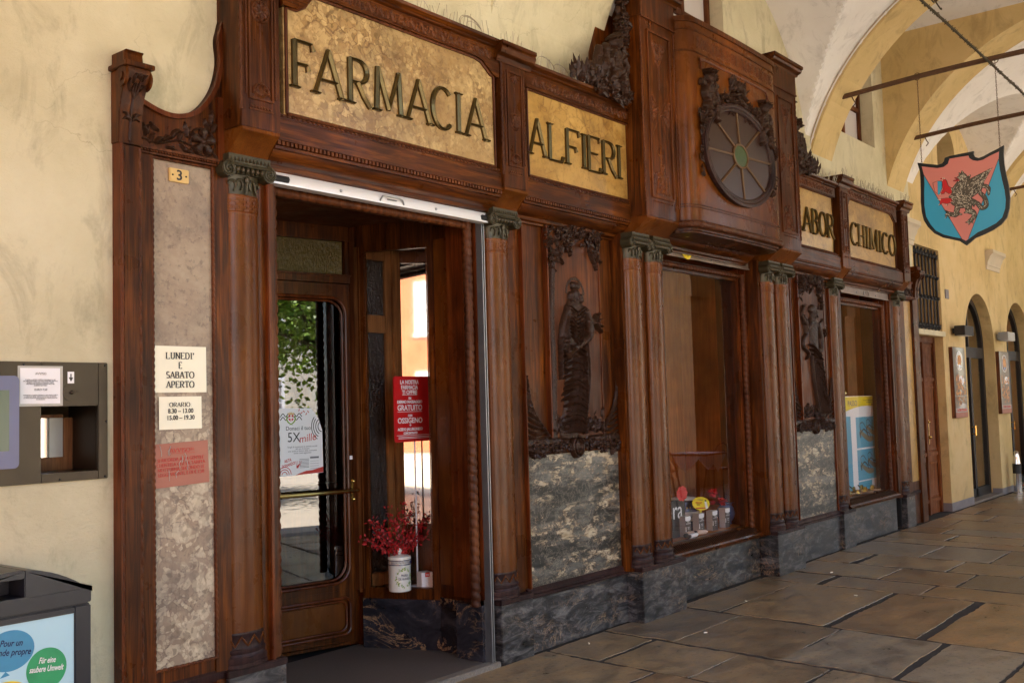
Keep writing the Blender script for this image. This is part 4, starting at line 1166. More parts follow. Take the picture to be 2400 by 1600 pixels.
def hygieia(T, W):
    R = random.Random(33); s = W
    S = lambda pts, r, h, p_='r': ([T(*p) for p in pts], [x*s for x in r], h, p_)
    st = []
    for _ in range(60):
        u = R.uniform(0, 1); v = 1-abs(R.gauss(0, .05))-.005
        if u < .35: v = 1-R.uniform(0, .18)*(1-u*1.5)
        if u > .72: v = 1-R.uniform(0, .5)*(u-.6)*2.2
        x, z = T(u, v)
        st += rosette(x, z, R.uniform(.022, .045), R.uniform(.03, .05), 5, R.random()*6) if R.random() < .5 else leaf(x, z, R.uniform(3, 6.3), .07, .028, R.uniform(.025, .045))
    for _ in range(50):
        x, z = T(R.uniform(.02, .98), abs(R.gauss(0, .03))+.01); st += leaf(x, z, R.uniform(.3, 2.9), .06, .026, R.uniform(.02, .04))
    st.append(S([(.52,.725),(.53,.70)], [.09,.08], .06)); st.append(S([(.44,.74),(.56,.755),(.68,.725)], [.06,.06,.05], .05))
    st.append(S([(.64,.715),(.72,.70)], [.05,.03], .04)); st.append(S([(.53,.68),(.54,.665)], [.05,.06], .045))
    st.append(S([(.40,.645),(.54,.66),(.68,.635)], [.07,.09,.07], .05))
    st.append(S([(.54,.64),(.54,.56),(.53,.49)], [.19,.16,.15], .055))
    st.append(S([(.68,.635),(.80,.55),(.76,.47),(.62,.46)], [.07,.065,.06,.05], .07))
    st.append(S([(.40,.64),(.26,.60),(.2,.655),(.16,.69)], [.06,.05,.045,.03], .06))
    # snake
    st.append(S([(.28,.76),(.17,.75),(.10,.70),(.16,.655),(.28,.61),(.22,.565),(.12,.53),(.13,.48),(.26,.455),(.30,.43),(.2,.40)], [.02,.03,.03,.03,.035,.035,.035,.035,.03,.022,.01], .05))
    st.append(S([(.18,.655),(.185,.65)], [.06,.06], .05)); st.append(S([(.22,.62),(.24,.56)], [.05,.03], .05))
    st.append(S([(.53,.48),(.58,.33),(.66,.18),(.74,.06)], [.17,.175,.165,.17], .05))
    for k in range(12):
        v = .48-k*.03
        st.append(S([(.36+k*.022,v+.02),(.52+k*.018,v-.015),(.72+k*.008,v-.055)], [.016,.028,.012], .088+.014*sin(k*1.9), 't'))
    for k in range(10): st.append(S([(.42+k*.03,.40),(.50+k*.03,.24),(.60+k*.034,.04)], [.012,.019,.016], .078+.012*(k % 3), 't'))
    st.append(S([(.40,.42),(.46,.24),(.58,.04)], [.02,.024,.02], .055))
    return st
relief_bay(5.222, 6.325, 5.482, 6.10, lady, 3)
relief_bay(9.44, 10.41, 9.60, 10.25, hygieia, 8)

# --------------- entablature between the pilasters
def entab(x0, x1, dy=0, zd=0):
    pr = [(.34,2.80),(.03,2.80),(.028,2.812),(.012,2.82),(.008,2.838),(-.006,2.846),(-.02,2.858),(-.032,2.88),(-.036,2.896),(-.052,2.898),(-.052,2.912),(-.046,2.915),(-.046,2.936),(-.07,2.938),(-.07,3.045),(-.064,3.05),(-.064,3.056),(-.052,3.058),(-.052,3.078),(-.036,3.082),(-.03,3.094),(-.022,3.108),(.34,3.108)]
    sh = lambda a: a if a > .02 else a-.042*min(1, (.02-a)/.06)
    mb = MB(); mb.px([(sh(a)+dy, b) for a, b in pr], x0, x1)
    e = P_('entablature', mb, 'woodh')
    mb = MB(); n = int((x1-x0)/.026)
    for i in range(n):
        x = x0+(i+.5)*(x1-x0)/n; mb.box(x-.008, x+.008, -.108+dy, -.087+dy, 2.916, 2.9365)
    P_('dentils', mb, 'carved_mid', e); mb = MB()
    n = int((x1-x0)/.032)
    for i in range(n):
        x = x0+(i+.5)*(x1-x0)/n; mb.sph((x, -.096+dy, 3.068), (.012, .006, .007), 6, 5)
    P_('bead_row', mb, 'carved_mid', e)
    return e
entab(3.12, 4.86); entab(5.09, 6.345); entab(9.10, 10.44); entab(10.66, 12.40)
mb = MB(); mb.box(2.945, 13.05, .03, .34, 3.07, 3.70); P_('sign_backing', mb, 'wood')

# --------------- name panels
def sign(x0, x1, ztop, body, letters, mat_, notchL=False, notchR=False, fr_top=None):
    KS, SY = .9816, -.075
    x0 *= KS; x1 *= KS; kz = lambda z: 1.6+(z-1.6)*KS
    ztop = kz(ztop); fr_top = kz(fr_top); cmp_ = {'FARMACIA': .987, 'ALFIERI': .950, 'LABOR': .972}.get(body, 1.); l0 = letters[0][1]
    letters = [(q, (l0+(a-l0)*cmp_)*KS, (l0+(b-l0)*cmp_)*KS) for q, a, b in letters]
    z0 = kz(3.105)
    def outline(e=0):
        pts = [(x0-e, z0-e), (x1+e, z0-e)]
        if notchR: pts += [(x1+e, ztop-.085+e*.6), (x1-.03+e, ztop-.075+e*.7), (x1-.07+e*.8, ztop-.045+e), (x1-.12+e*.5, ztop-.012+e), (x1-.18, ztop+e)]
        else: pts += [(x1+e, ztop+e)]
        if notchL: pts += [(x0+.18, ztop+e), (x0+.15, ztop-.035+e), (x0+.12-e*.3, ztop-.075+e), (x0+.07, ztop-.105+e), (x0-e, ztop-.11+e)]
        else: pts += [(x0-e, ztop+e)]
        return pts
    mb = MB(); mb.prism(outline(.01), -.018+SY, .04)
    s_ = P_('sign_panel', mb, mat_)
    # frieze board with the panel's outline left open: pieces butt around it
    zt = fr_top or ztop+.13
    mb = MB()
    ol = outline()
    top = [p for p in ol[1:]]            # right-bottom .. left-top along the upper edge
    up = ol[2:] if not notchR else ol[2:]
    edge = sorted(set(ol[2:]), key=lambda p: p[0])
    edge = [(x0-.03, edge[0][1])]+edge+[(x1+.03, edge[-1][1])]
    for a, b in zip(edge, edge[1:]):
        if b[0]-a[0] > 1e-5: mb.prism([a, b, (b[0], zt), (a[0], zt)], -.046+SY, .10)
    mb.px([(.10,zt)]+[(p+SY,q) for p,q in ((-.046,zt),(-.06,zt+.008),(-.06,zt+.02),(-.085,zt+.034),(-.09,zt+.05),(-.075,zt+.056))]+[(.10,zt+.056)], x0-.03, x1+.03)
    fz = P_('frieze', mb, 'woodh')
    # carved running leaf
    R = random.Random(int(x0*10)); st = []
    zc0 = ztop+.012; zc1 = zt-.012
    n = int((x1-x0)/.085)
    for i in range(n):
        x = x0+.04+(x1-x0-.08)*(i+.5)/n; zc = (zc0+zc1)/2
        st += [([(x-.035,zc-.02),(x-.012,zc+.026),(x+.014,zc-.022),(x+.038,zc+.02)], [.006,.008,.008,.005], .008)]
        st += leaf(x, zc, R.uniform(0, 6.28), .04, .02, .009)+leaf(x+.03, zc+R.uniform(-.015,.015), R.uniform(0, 6.28), .035, .018, .008)
    mbr = relief(st, x0+.02, x1-.02, zc0, zc1, -.044+SY, int((x1-x0)/.008), 24, .0012, rough=.003)
    P_('carved_leaf', mbr, 'carved_mid', fz, angle=60)
    # bead around the panel
    mb = MB()
    L = [p for p in outline(-.004)]; L.append(L[0])
    mb.tube([(a, -.026+SY, b) for a, b in L], .009, 6); P_('bead', mb, 'carved_mid', s_)
    mb = MB()
    for ch, a, b in letters: letter(mb, ch, a, b, kz(3.258), kz(3.508), -.018+SY, .031, .015, .024)
    P_('lettering', mb, 'letter', s_, smooth_=False)
    return s_
sign(3.245, 4.90, 3.775, 'FARMACIA', [('F',3.275,3.435),('A',3.428,3.632),('R',3.66,3.835),('M',3.868,4.085),('A',4.118,4.325),('C',4.328,4.515),('I',4.545,4.60),('A',4.632,4.838)], 'myellow', True, True, 3.865)
sign(5.235, 6.475, 3.695, 'ALFIERI', [('A',5.248,5.445),('L',5.465,5.66),('F',5.672,5.872),('I',5.89,5.945),('E',5.955,6.145),('R',6.15,6.355),('I',6.362,6.428)], 'mochre', fr_top=3.80)
sign(9.10, 10.48, 3.705, 'LABOR', [('L',9.43,9.66),('A',9.69,9.91),('B',9.915,10.095),('O',10.12,10.315),('R',10.325,10.52)], 'mochre', fr_top=3.80)
sign(10.78, 12.42, 3.765, 'CHIMICO', [('C',10.965,11.18),('H',11.19,11.40),('I',11.445,11.50),('M',11.555,11.81),('I',11.865,11.92),('C',11.96,12.16),('O',12.195,12.415)], 'mochre', True, True, 3.86)

# --------------- pilasters standing in front of the name panels
def pilaster(x0, x1, y, zt, cap=True, z0=2.96):
    mb = MB()
    mb.box(x0, x1, y, .06, z0, zt)
    p = P_('pilaster', mb, 'wood', bevel=.004)
    w_ = x1-x0; a, b = x0+w_*.24, x1-w_*.24
    mb = MB()       # raised frame around the sunk field
    for xx in (x0+w_*.13, x1-w_*.13): rope(mb, xx, y-.002, z0+.16, zt-.05, .0065, .028, 8, .5, .007)
    mb.box(a-.012, a, y-.008, y, z0+.14, zt-.04); mb.box(b, b+.012, y-.008, y, z0+.14, zt-.04); mb.box(a, b, y-.008, y, z0+.14, z0+.15); mb.box(a, b, y-.008, y, zt-.05, zt-.04)
    for k in range(7): mb.sph((a+(b-a)*(k+.5)/7, y-.002, z0+.105), (.010, .006, .007), 6, 5)
    mb.box(a-.01, b+.01, y-.004, y, z0+.088, z0+.095)
    rope(mb, x0+.004, y+.004, z0+.08, zt, .010, .05, 8, .45, .008)
    P_('trim', mb, 'carved_mid', p)
    xm = (x0+x1)/2; st = []
    zm = (z0+.15+zt)/2-.04
    for zc in (zm,):
        st += rosette(xm, zc, .042, .014, 8)+[([(xm+.05*cos(q), zc+.05*sin(q)) for q in np.linspace(0, 6.28, 20)], [.005]*20, .010)]
    for k in range(5):
        aa = PI*(k+.5)/5; st += leaf(xm, z0+.165, aa, .05, .02, .012)
    st += [([(xm+.048*cos(q), z0+.17+.05*sin(q)) for q in np.linspace(.1, PI-.1, 12)], [.005]*12, .012)]
    st += [([(xm, z0+.24), (xm, zm-.06)], [.003,.003], .006), ([(xm, zm+.06), (xm, zt-.14)], [.003,.003], .006)]
    for k in range(4): st += leaf(xm, zt-.065, -PI*(k+.5)/4, .05, .02, .012)
    mbr = relief(st, a, b, z0+.145, zt-.045, y, 40, 200, .0012, rough=.003)
    P_('carved_rosette', mbr, 'carved_mid', p, angle=60)
    # scaled bracket sloping back to the capital
    mb = MB(); mb.ext([(y, z0), (y-.002, z0-.018), (y+.022, z0-.03), (y+.07, z0-.075), (-.03 if y > -.2 else -.13, 2.846), (.06, 2.846), (.06, z0)], lambda p_, q, d: (d, p_, q), x0+.004, x1-.004)
    br = P_('bracket', mb, 'wood_col', p, bevel=.002)
    if cap:
        mb = MB(); e = .0
        mb.px([(.06,zt),(y-.004,zt),(y-.012,zt+.015),(y-.016,zt+.03),(y-.045,zt+.045),(y-.055,zt+.075),(y-.05,zt+.09),(y-.062,zt+.094),(y-.062,zt+.118),(.06,zt+.118)], x0-.05, x1+.05)
        P_('pilaster_cap', mb, 'woodh', p, bevel=.002)
    return p
pilaster(2.893, 3.125, -.13, 4.05, False)
pilaster(4.850, 5.098, -.13, 3.752)
pilaster(10.435, 10.665, -.13, 3.80)
pilaster(12.385, 12.610, -.13, 3.80)
mb = MB(); mb.box(12.60, 12.95, -.02, .10, 2.90, 3.62); P_('side_board', mb, 'wood', bevel=.003)

# --------------- tall central bay
def tower(x0, x1, zt):
    y = -.25
    mb = MB(); mb.box(x0, x1, y, .06, 2.955, zt-.25); mb.box(x0-.004, x1+.004, y-.01, .06, zt-.25, zt-.06)
    p = P_('tower_pilaster', mb, 'wood', bevel=.005)
    a, b = x0+.10, x1-.10
    mb = MB()
    mb.box(x0-.006, x1+.006, y-.016, y, zt-.262, zt-.25)
    for xx in (a-.016, b+.004): mb.box(xx, xx+.012, y-.01, y, 3.12, 4.35)
    mb.box(a-.016, b+.016, y-.01, y, 3.10, 3.12); mb.box(a-.016, b+.016, y-.014, y, 4.35, 4.366)
    for k in range(14): mb.sph((a+(b-a)*(k+.5)/14, y-.002, 3.075), (.009, .006, .006), 6, 5)
    rope(mb, x0+.004, y+.003, 3.06, zt-.27, .009, .05, 8, .45, .008); rope(mb, x1-.012, y-.002, 3.06, zt-.27, .009, .05, 8, .45, .008); rope(mb, b+.03, y-.002, 3.12, 4.34, .006, .03, 8, .45, .006)
    P_('trim', mb, 'carved_mid', p)
    R = random.Random(4); xm = (a+b)/2; st = []; w2 = (b-a)/2
    def tri(pts, n):
        A, B_, C_ = [Vector(q) for q in pts]
        for _ in range(n):
            u, v = R.random(), R.random()
            if u+v > 1: u, v = 1-u, 1-v
            q = A+(B_-A)*u+(C_-A)*v; st.extend(leaf(q[0], q[1], R.uniform(0, 6.28), .045, .02, .012))
        for s0, s1 in ((A,B_),(B_,C_),(C_,A)): st.append(([tuple(s0), tuple(s1)], [.004,.004], .008))
    tri([(xm-.09,4.28),(xm+.09,4.28),(xm,4.10)], 26); tri([(a+.02,3.86),(a+.02,3.66),(a+.11,3.76)], 14); tri([(b-.02,3.86),(b-.02,3.66),(b-.11,3.76)], 14); tri([(xm-.09,3.15),(xm+.10,3.15),(xm,3.36)], 26)
    st.append(([(xm,4.10),(xm,3.95)], [.004,.012], .008)); st.append(([(a+.02,3.56),(b-.02,3.93)], [.003,.003], .004)); st.append(([(a+.02,3.93),(b-.02,3.56)], [.003,.003], .004))
    mbr = relief(st, a, b, 3.13, 4.34, y, 60, 210, .0012, rough=.003)
    P_('carved_rosette', mbr, 'carved_mid', p, angle=60)
    mb = MB()
    mb.ext([(y, 2.955), (y-.002, 2.94), (y+.02, 2.925), (-.13, 2.846), (.06, 2.846), (.06, 2.955)], lambda p_, q, d: (d, p_, q), x0+.004, x1-.004)
    P_('bracket', mb, 'wood_col', p, bevel=.002)
    mb = MB(); mb.px([(.06,zt-.06),(y-.01,zt-.06),(y-.014,zt-.045),(y-.05,zt-.03),(y-.058,zt-.012),(y-.05,zt-.006),(y-.07,zt),(y-.07,zt+.028),(.06,zt+.028)], x0-.06, x1+.06)
    P_('pilaster_cap', mb, 'woodh', p, bevel=.002)
tower(6.335, 6.825, 4.70); tower(8.60, 9.10, 4.70)

# bowed panel between them, plan profile (x, y)
def bow(e=0., x0=6.83, x1=8.50):
    L = [(x0, .05), (x0, -.20)]
    for q in np.linspace(0, PI/2, 7): L.append((x0+.15-(.15+e)*cos(q), -.22-(.135+e)*sin(q)))
    for t in np.linspace(.12, .88, 7): L.append((x0+.15+(x1-x0-.30)*t, -.357-e-.012*sin(PI*t)))
    for q in np.linspace(PI/2, 0, 7): L.append((x1-.15+(.15+e)*cos(q), -.22-(.135+e)*sin(q)))
    L += [(x1, -.20), (x1, .05)]
    return L
mb = MB(); mb.pz(bow(), 2.98, 4.56)
bowp = P_('bowed_panel', mb, 'wood_col')
mb = MB()
for z0, z1, e in ((2.885,2.90,-.03),(2.90,2.935,-.01),(2.955,2.98,.012),(3.075,3.085,.006),(3.095,3.105,.006),(4.30,4.312,.008),(4.47,4.485,.008),(4.535,4.575,.014)): mb.pz(bow(e), z0, z1)
P_('moulding', mb, 'wood', bowp)
mb = MB()       # laurel roll below
L = bow(.006)[2:-2]; pts = [(x, y, 2.945) for x, y in L]
mb.tube(pts, .028, 10); 
R = random.Random(12)
for i in range(90):
    t = R.uniform(0, len(L)-1.01); k = int(t); q = Vector(pts[k]).lerp(Vector(pts[k+1]), t-k)
    mb.sph((q.x, q.y-.016, q.z+R.uniform(-.018, .018)), (.026, .012, .010), 6, 5)
P_('laurel_roll', mb, 'carved_mid', bowp, angle=60)
st = []; R = random.Random(31)
for i in range(17):
    x = 7.0+i*.083
    st += [([(x+.03*cos(q), 4.39+.045*sin(q)) for q in np.linspace(0, 6.28, 14)], [.005]*14, .008)]+rosette(x, 4.39, .025, .009, 5)+leaf(x+.04, 4.35, 1.2, .06, .02, .008)+leaf(x+.045, 4.43, -1.2, .06, .02, .008)
bowy = lambda X, Z: -.357-.012*np.sin(PI*np.clip((X-6.98)/1.37, 0, 1))
mbr = relief(st, 6.99, 8.34, 4.325, 4.46, 0.002, 210, 30, .0012, yfun=bowy); P_('carved_band', mbr, 'carved_mid', bowp, angle=60)
mb = MB()       # thin shouldered moulding under the band
L = [(7.02,4.18),(7.03,4.235),(7.10,4.262),(8.10,4.262),(8.19,4.24),(8.25,4.17),(8.33,4.14)]
mb.tube([(x, -.372, z) for x, z in smooth(L, 6)], .008, 6); P_('raised_moulding', mb, 'wood_red', bowp)
# oculus
M['spoke'] = plain('tan_spokes', (.10,.05,.016), .45)
OX, OZ, OA, OB, OY = 7.615, 3.585, .585, .375, -.372
oc = MB()
ring = [(1.075,-.012),(1.075,-.034),(1.05,-.042),(1.02,-.036),(1.01,-.03),(.99,-.034),(.965,-.026),(.955,.0),(1.075,.0)]
n = 72; vs = []; fs = []
for k in range(n):
    q = 2*PI*k/n
    for s_, d in ring: vs.append((OX+(OA*s_)*cos(q), OY+d, OZ+(OB+OA*(s_-1))*sin(q)))
for k in range(n):
    for j in range(len(ring)): fs.append((k*9+j, k*9+(j+1) % 9, ((k+1) % n)*9+(j+1) % 9, ((k+1) % n)*9+j))
oc.add(vs, fs); ocr = P_('oculus', oc, 'blackwood', angle=50)
mb = MB(); mb.prism([(OX+OA*.97*cos(q), OZ+OB*.96*sin(q)) for q in np.linspace(0, 2*PI, 72)[:-1]], OY-.012, OY+.004); P_('pane', mb, 'oculus', ocr)
mb = MB(); mb.prism([(OX+.115*cos(q), OZ+.085*sin(q)) for q in np.linspace(0, 2*PI, 40)[:-1]], OY-.018, OY-.012); P_('green_pane', mb, 'oculus_g', ocr)
mb = MB()
q_ = np.linspace(0, 2*PI, 41)
mb.tube([(OX+.125*cos(q), OY-.018, OZ+.095*sin(q)) for q in q_], .011, 6)
for k in range(8):
    q = PI/8*0+k*PI/4+.08
    mb.tube([(OX+.13*cos(q), OY-.016, OZ+.098*sin(q)), (OX+OA*.965*cos(q), OY-.016, OZ+OB*.955*sin(q))], .0105, 6)
P_('spokes', mb, 'spoke', ocr)
# carved figures and coat of arms over the oculus
st = []; R = random.Random(17)
def putto(st, x, z, k=1., m=1):
    S = lambda pts, r, h: st.append(([(x+m*a*k, z+b*k) for a, b in pts], [c*k for c in r], h))
    S([(0,.30),(0,.31)], [.055,.055], .075); S([(0,.225),(.005,.15),(.01,.09)], [.055,.065,.06], .06)
    S([(-.05,.23),(-.10,.15),(-.07,.09),(.0,.08)], [.03,.028,.025,.022], .06); S([(.05,.23),(.10,.17),(.13,.10)], [.03,.028,.02], .055)
    S([(.0,.08),(-.07,.02),(-.05,-.07),(-.08,-.10)], [.045,.045,.03,.02], .07); S([(.03,.08),(.09,.03),(.08,-.06),(.11,-.09)], [.045,.042,.03,.02], .065)
    for _ in range(16): st.extend(leaf(x+R.uniform(-.06,.06)*k, z+R.uniform(.30,.37)*k, R.uniform(0, 6.28), .035*k, .022*k, .08))
    S([(.04,.2),(.12,.26),(.17,.25)], [.02,.04,.01], .035); S([(-.04,.2),(-.12,.25),(-.16,.22)], [.02,.035,.01], .035)
putto(st, 7.13, 3.87, .84); putto(st, 8.10, 3.83, .84, -1)
# coat of arms / crown
cx, cz = 7.62, 4.03
st += [([(cx-.10,cz+.10),(cx,cz+.13),(cx+.10,cz+.10)], [.03,.035,.03], .05), ([(cx-.11,cz+.04),(cx,cz+.065),(cx+.11,cz+.04)], [.022,.022,.022], .065), ([(cx-.12,cz-.01),(cx,cz+.02),(cx+.12,cz-.01)], [.02,.02,.02], .05)]
for k in range(5): st += [([(cx-.10+k*.05,cz+.12),(cx-.11+k*.055,cz+.175)], [.016,.014], .045)]
for _ in range(110):
    t = R.uniform(.06*PI, .94*PI); rr = R.uniform(1.09, 1.2); x = OX+OA*rr*cos(t)+R.uniform(-.02,.02); z = OZ+OB*rr*1.05*sin(t)
    st += leaf(x, z, R.uniform(0, 6.28), .05, .025, R.uniform(.02, .05)) if R.random() < .7 else rosette(x, z, .024, .05, 5)
for sx in (-1, 1):
    for _ in range(46):
        t = R.random(); x = OX+sx*(.60+.05*sin(t*9)+R.uniform(-.02,.02)); z = 3.86-t*.5
        st += leaf(x, z, R.uniform(3.5, 5.9), .04, .02, R.uniform(.02, .045)*(1-.5*t))
    for _ in range(18):
        t = R.random(); st += leaf(cx+sx*(.05+.32*t), cz-.06-.05*sin(PI*t)+R.uniform(-.02,.02), R.uniform(0, 6.28), .04, .02, .035)
mbr = relief(st, 6.97, 8.32, 3.30, 4.24, -.366, 330, 230, .0025, rough=.012, seed=5)
cf = P_('carved_figures', mbr, 'carved', bowp, angle=28)
lf = MB(); R = random.Random(71)
def rim_():
    t = R.uniform(.08*PI, .92*PI); rr = R.uniform(1.13, 1.24); return OX+OA*rr*cos(t), OZ+OB*rr*1.06*sin(t)
def side_():
    t = R.random(); return OX+R.choice((-1, 1))*(.63+.03*sin(t*9)+R.uniform(-.02, .02)), 3.88-t*.45
sprays(lf, rim_, 110, .06, .026, -.385, R, .2); sprays(lf, side_, 90, .05, .022, -.378, R, .15, (3.4, 6.0))
sprays(lf, lambda: (cx+R.uniform(-.16, .16), cz+R.uniform(.1, .19)), 30, .05, .024, -.39, R, .2, (.6, 2.5))
P_('carved_leaves', lf, 'carved', cf, angle=20)
# openwork carvings riding on the frieze either side of the tower
def crest(x0, sgn):
    st = []; R = random.Random(41)
    X = lambda x: x0+sgn*x
    k0 = len(st)
    tmp = []
    putto(tmp, 0, 0, .95, 1)
    st += [([(X(a-.17), 3.92+b) for a, b in P], r, h) for P, r, h in [q[:3] for q in tmp]]
    for _ in range(30):
        t = R.random(); x = -.03-t*.70; z = 3.825+R.uniform(0, .26)*(1-t*.75)
        st += leaf(X(x), z, PI/2+R.uniform(-.5, .5), .09*(1-.4*t), .035, R.uniform(.02, .05))
    for _ in range(40):
        x = -R.uniform(.02, .45); st += leaf(X(x), 3.83+R.uniform(-.03,.06), R.uniform(0, 6.28), .06, .03, .05)
    st += [([(X(-.40),4.0),(X(-.38),4.12)], [.05,.03], .04), ([(X(-.32),4.0),(X(-.30),4.15)], [.045,.03], .05)]
    for _ in range(60):
        t = R.random(); st += leaf(X(-.06+R.uniform(-.05,.04)), 4.24+t*.5, R.uniform(0, 6.28), .06, .03, R.uniform(.02,.045)) if R.random() < .7 else rosette(X(-.07+R.uniform(-.03,.03)), 4.24+t*.5, .035, .05, 5)
    a, b = sorted((X(.02), X(-.86)))
    mbr = relief(st, a, b, 3.775, 4.80, -.13, 170, 190, .004, back=.5, rough=.012, seed=6)
    cr_ = P_('carved_crest', mbr, 'carved', F_, angle=28)
    lf = MB()
    def spray_():
        t = R.random()**1.2; return X(-.02-t*.72), 3.82+R.uniform(0, .23)*(1-t*.8)
    def low_(): return X(-R.uniform(.0, .5)), 3.81+R.uniform(-.03, .05)
    def climb_():
        t = R.random(); return X(-.07+R.uniform(-.05, .04)), 4.2+t*.55
    sprays(lf, spray_, 44, .12, .05, -.15, R, .04, (PI/2-.55, PI/2+.45), (.0, .4)); sprays(lf, spray_, 24, .10, .05, -.12, R, 0, (PI/2-.5, PI/2+.5), (-.3, .2))
    sprays(lf, low_, 34, .08, .04, -.16, R, .1); sprays(lf, climb_, 70, .07, .04, -.155, R, .25)
    P_('carved_leaves', lf, 'carved', cr_, angle=20)
crest(6.33, 1); crest(9.12, -1)
mb = MB()   # boards behind the crests, curved where they meet the wall
for x0, sgn in ((6.335, -1), (9.10, 1)):
    L = [(x0, 3.84), (x0+sgn*.24, 3.84), (x0+sgn*.235, 4.35), (x0+sgn*.25, 4.62), (x0+sgn*.30, 4.72), (x0+sgn*.30, 4.9), (x0, 4.9)]
    mb.prism(L, -.012, .055)
P_('crest_board', mb, 'wood', bevel=.002)

# --------------- centre and right shop windows
def shop_window(x0, x1, zs, zt, yg, rope_x, back_y, side_y):
    """glass x0..x1, sill zs, head zt"""
    f = MB(); f.box(x0-.02, x1, yg-.02, yg+.03, zt-.05, zt+.03); f.box(x1-.03, x1+.02, yg-.02, yg+.03, zs, zt-.05); f.box(x0-.05, x0-.02, yg-.02, yg+.03, zs, zt+.03)
    f.box(x0-.02, x1-.03, yg-.02, yg+.03, zs-.02, zs)
    wn = P_('shop_window', f, 'wood', bevel=.003)
    p = MB(); p.box(x0-.03, x1-.02, yg, yg+.008, zs-.005, zt-.03); P_('pane', p, 'glass', wn)
    m_ = MB()
    for x in (rope_x, x0-.075): rope(m_, x, yg-.045, zs-.02, zt+.01, .030, .052, 16, .22, .0052)
    rope(m_, zt-.005, yg-.04, x0-.04, rope_x-.03, .022, .052, 12, .22, .0065, axis='x')
    P_('twisted_moulding', m_, 'carved_mid', wn, angle=60)
    m_ = MB()
    for xa, xb, y in ((rope_x+.032, rope_x+.06, yg-.06), (rope_x-.055, rope_x-.032, yg-.03), (rope_x+.06, rope_x+.10, yg-.085)): m_.box(xa, xb, y, yg+.05, zs-.04, zt+.06)
    P_('jamb_moulding', m_, 'wood_red', wn, bevel=.004)
    # carved sill
    s_ = MB(); s_.px([(yg+.05,zs-.10),(yg-.135,zs-.10),(yg-.14,zs-.085),(yg-.125,zs-.075),(yg-.12,zs-.06),(yg-.075,zs-.035),(yg-.03,zs-.004),(yg+.05,zs-.004)], x0-.08, rope_x+.10)
    sl_ = P_('window_sill', s_, 'wood', wn)
    s_ = MB(); n = int((rope_x-x0)/.03)
    for i in range(n):
        x = x0+(i+.5)*(rope_x-x0)/n
        s_.tube([(x-.006, yg-.11, zs-.058), (x, yg-.085, zs-.036), (x+.008, yg-.05, zs-.012)], [.007,.009,.005], 6)
    P_('carved_leaf', s_, 'carved', sl_)
    # dark marble under the sill
    d = MB(); d.box(x0-.1, rope_x+.06, yg-.085, yg+.1, 0, zs-.10); P_('plinth', d, 'mblack', None, bevel=.004)
    # display box behind
    b = MB(); e = .9
    b.box(x0-.3, x1+e, back_y, back_y+.02, zs-.03, 2.95); b.box(x0-.32, x0-.3, yg+.04, back_y+.02, zs-.03, 2.95); b.box(x1+e, x1+e+.02, yg+.04, back_y+.02, zs-.03, 2.95)
    b.box(x0-.3, x1+e, yg+.035, back_y, 2.93, 2.95)
    P_('display_back', b, 'display', wn)
    b = MB(); b.box(x0-.3, x1+e, yg+.035, back_y, zs-.03, zs-.004); P_('display_shelf', b, 'display', wn)
    return wn
win1 = shop_window(6.93, 8.50, .455, 2.72, .148, 8.535, 1.25, 0)
win2 = shop_window(10.80, 12.17, .49, 2.66, .148, 12.205, 1.05, 0)
def shutter(x0, x1, y, z0, z1, m, dents):
    mb = MB(); mb.px([(y,z0),(y-.012,z0-.004),(y-.014,z0+.006),(y-.004,z0+.012),(y-.002,z1),(y+.012,z1),(y+.012,z0)], x0, x1)
    s_ = P_('roller_shutter', mb, m)
    mb = MB()
    xm = (x0+x1)/2
    mb.tube([(xm-.09,y-.006,z0+.012),(xm-.075,y-.012,z0+.05),(xm-.05,y-.014,z0+.055),(xm+.05,y-.014,z0+.055),(xm+.07,y-.012,z0+.045),(xm+.085,y-.006,z0+.012)], .0045, 6)
    mb.tube([(xm-.03,y-.012,z0+.035),(xm+.03,y-.012,z0+.035)], .004, 6)
    for t in (.3, .7): mb.sph((x0+(x1-x0)*t, y-.006, z0+.03), .009, 8, 6)
    P_('shutter_handle', mb, 'steel', s_)
    return s_
sh2 = shutter(6.95, 8.62, .055, 2.775, 2.862, 'shutter_old', 1)
sh3 = shutter(10.80, 12.33, .055, 2.725, 2.80, 'shutter_old', 1)
for x, y, z in ((8.69, .03, 2.80), (12.36, .04, 2.76), (4.82, .03, 2.80)):
    mb = MB(); mb.box(x-.014, x-.005, y, y+.06, .03, z); mb.box(x+.005, x+.014, y, y+.06, .03, z); mb.box(x-.006, x+.006, y+.04, y+.06, .03, z)
    P_('shutter_rail', mb, 'steel' if x < 5 else 'black_iron', bevel=.001)
# stickers on the worn shutter
st_ = MB(); st_.prism([(7.345,2.855),(7.50,2.850),(7.50,2.80),(7.475,2.772),(7.435,2.762),(7.39,2.772),(7.35,2.80)], .0388, .0398); sk = P_('sticker', st_, 'yellowcard', sh2, smooth_=False)
text('SICUREZZA\nATTIVA', 'lettering', M['ink'], sk, (7.42, .0384, 2.805), .022, None)
st_ = MB(); st_.box(7.19, 7.28, .0388, .0398, 2.835, 2.852); P_('sticker', st_, 'white', sh2, smooth_=False)

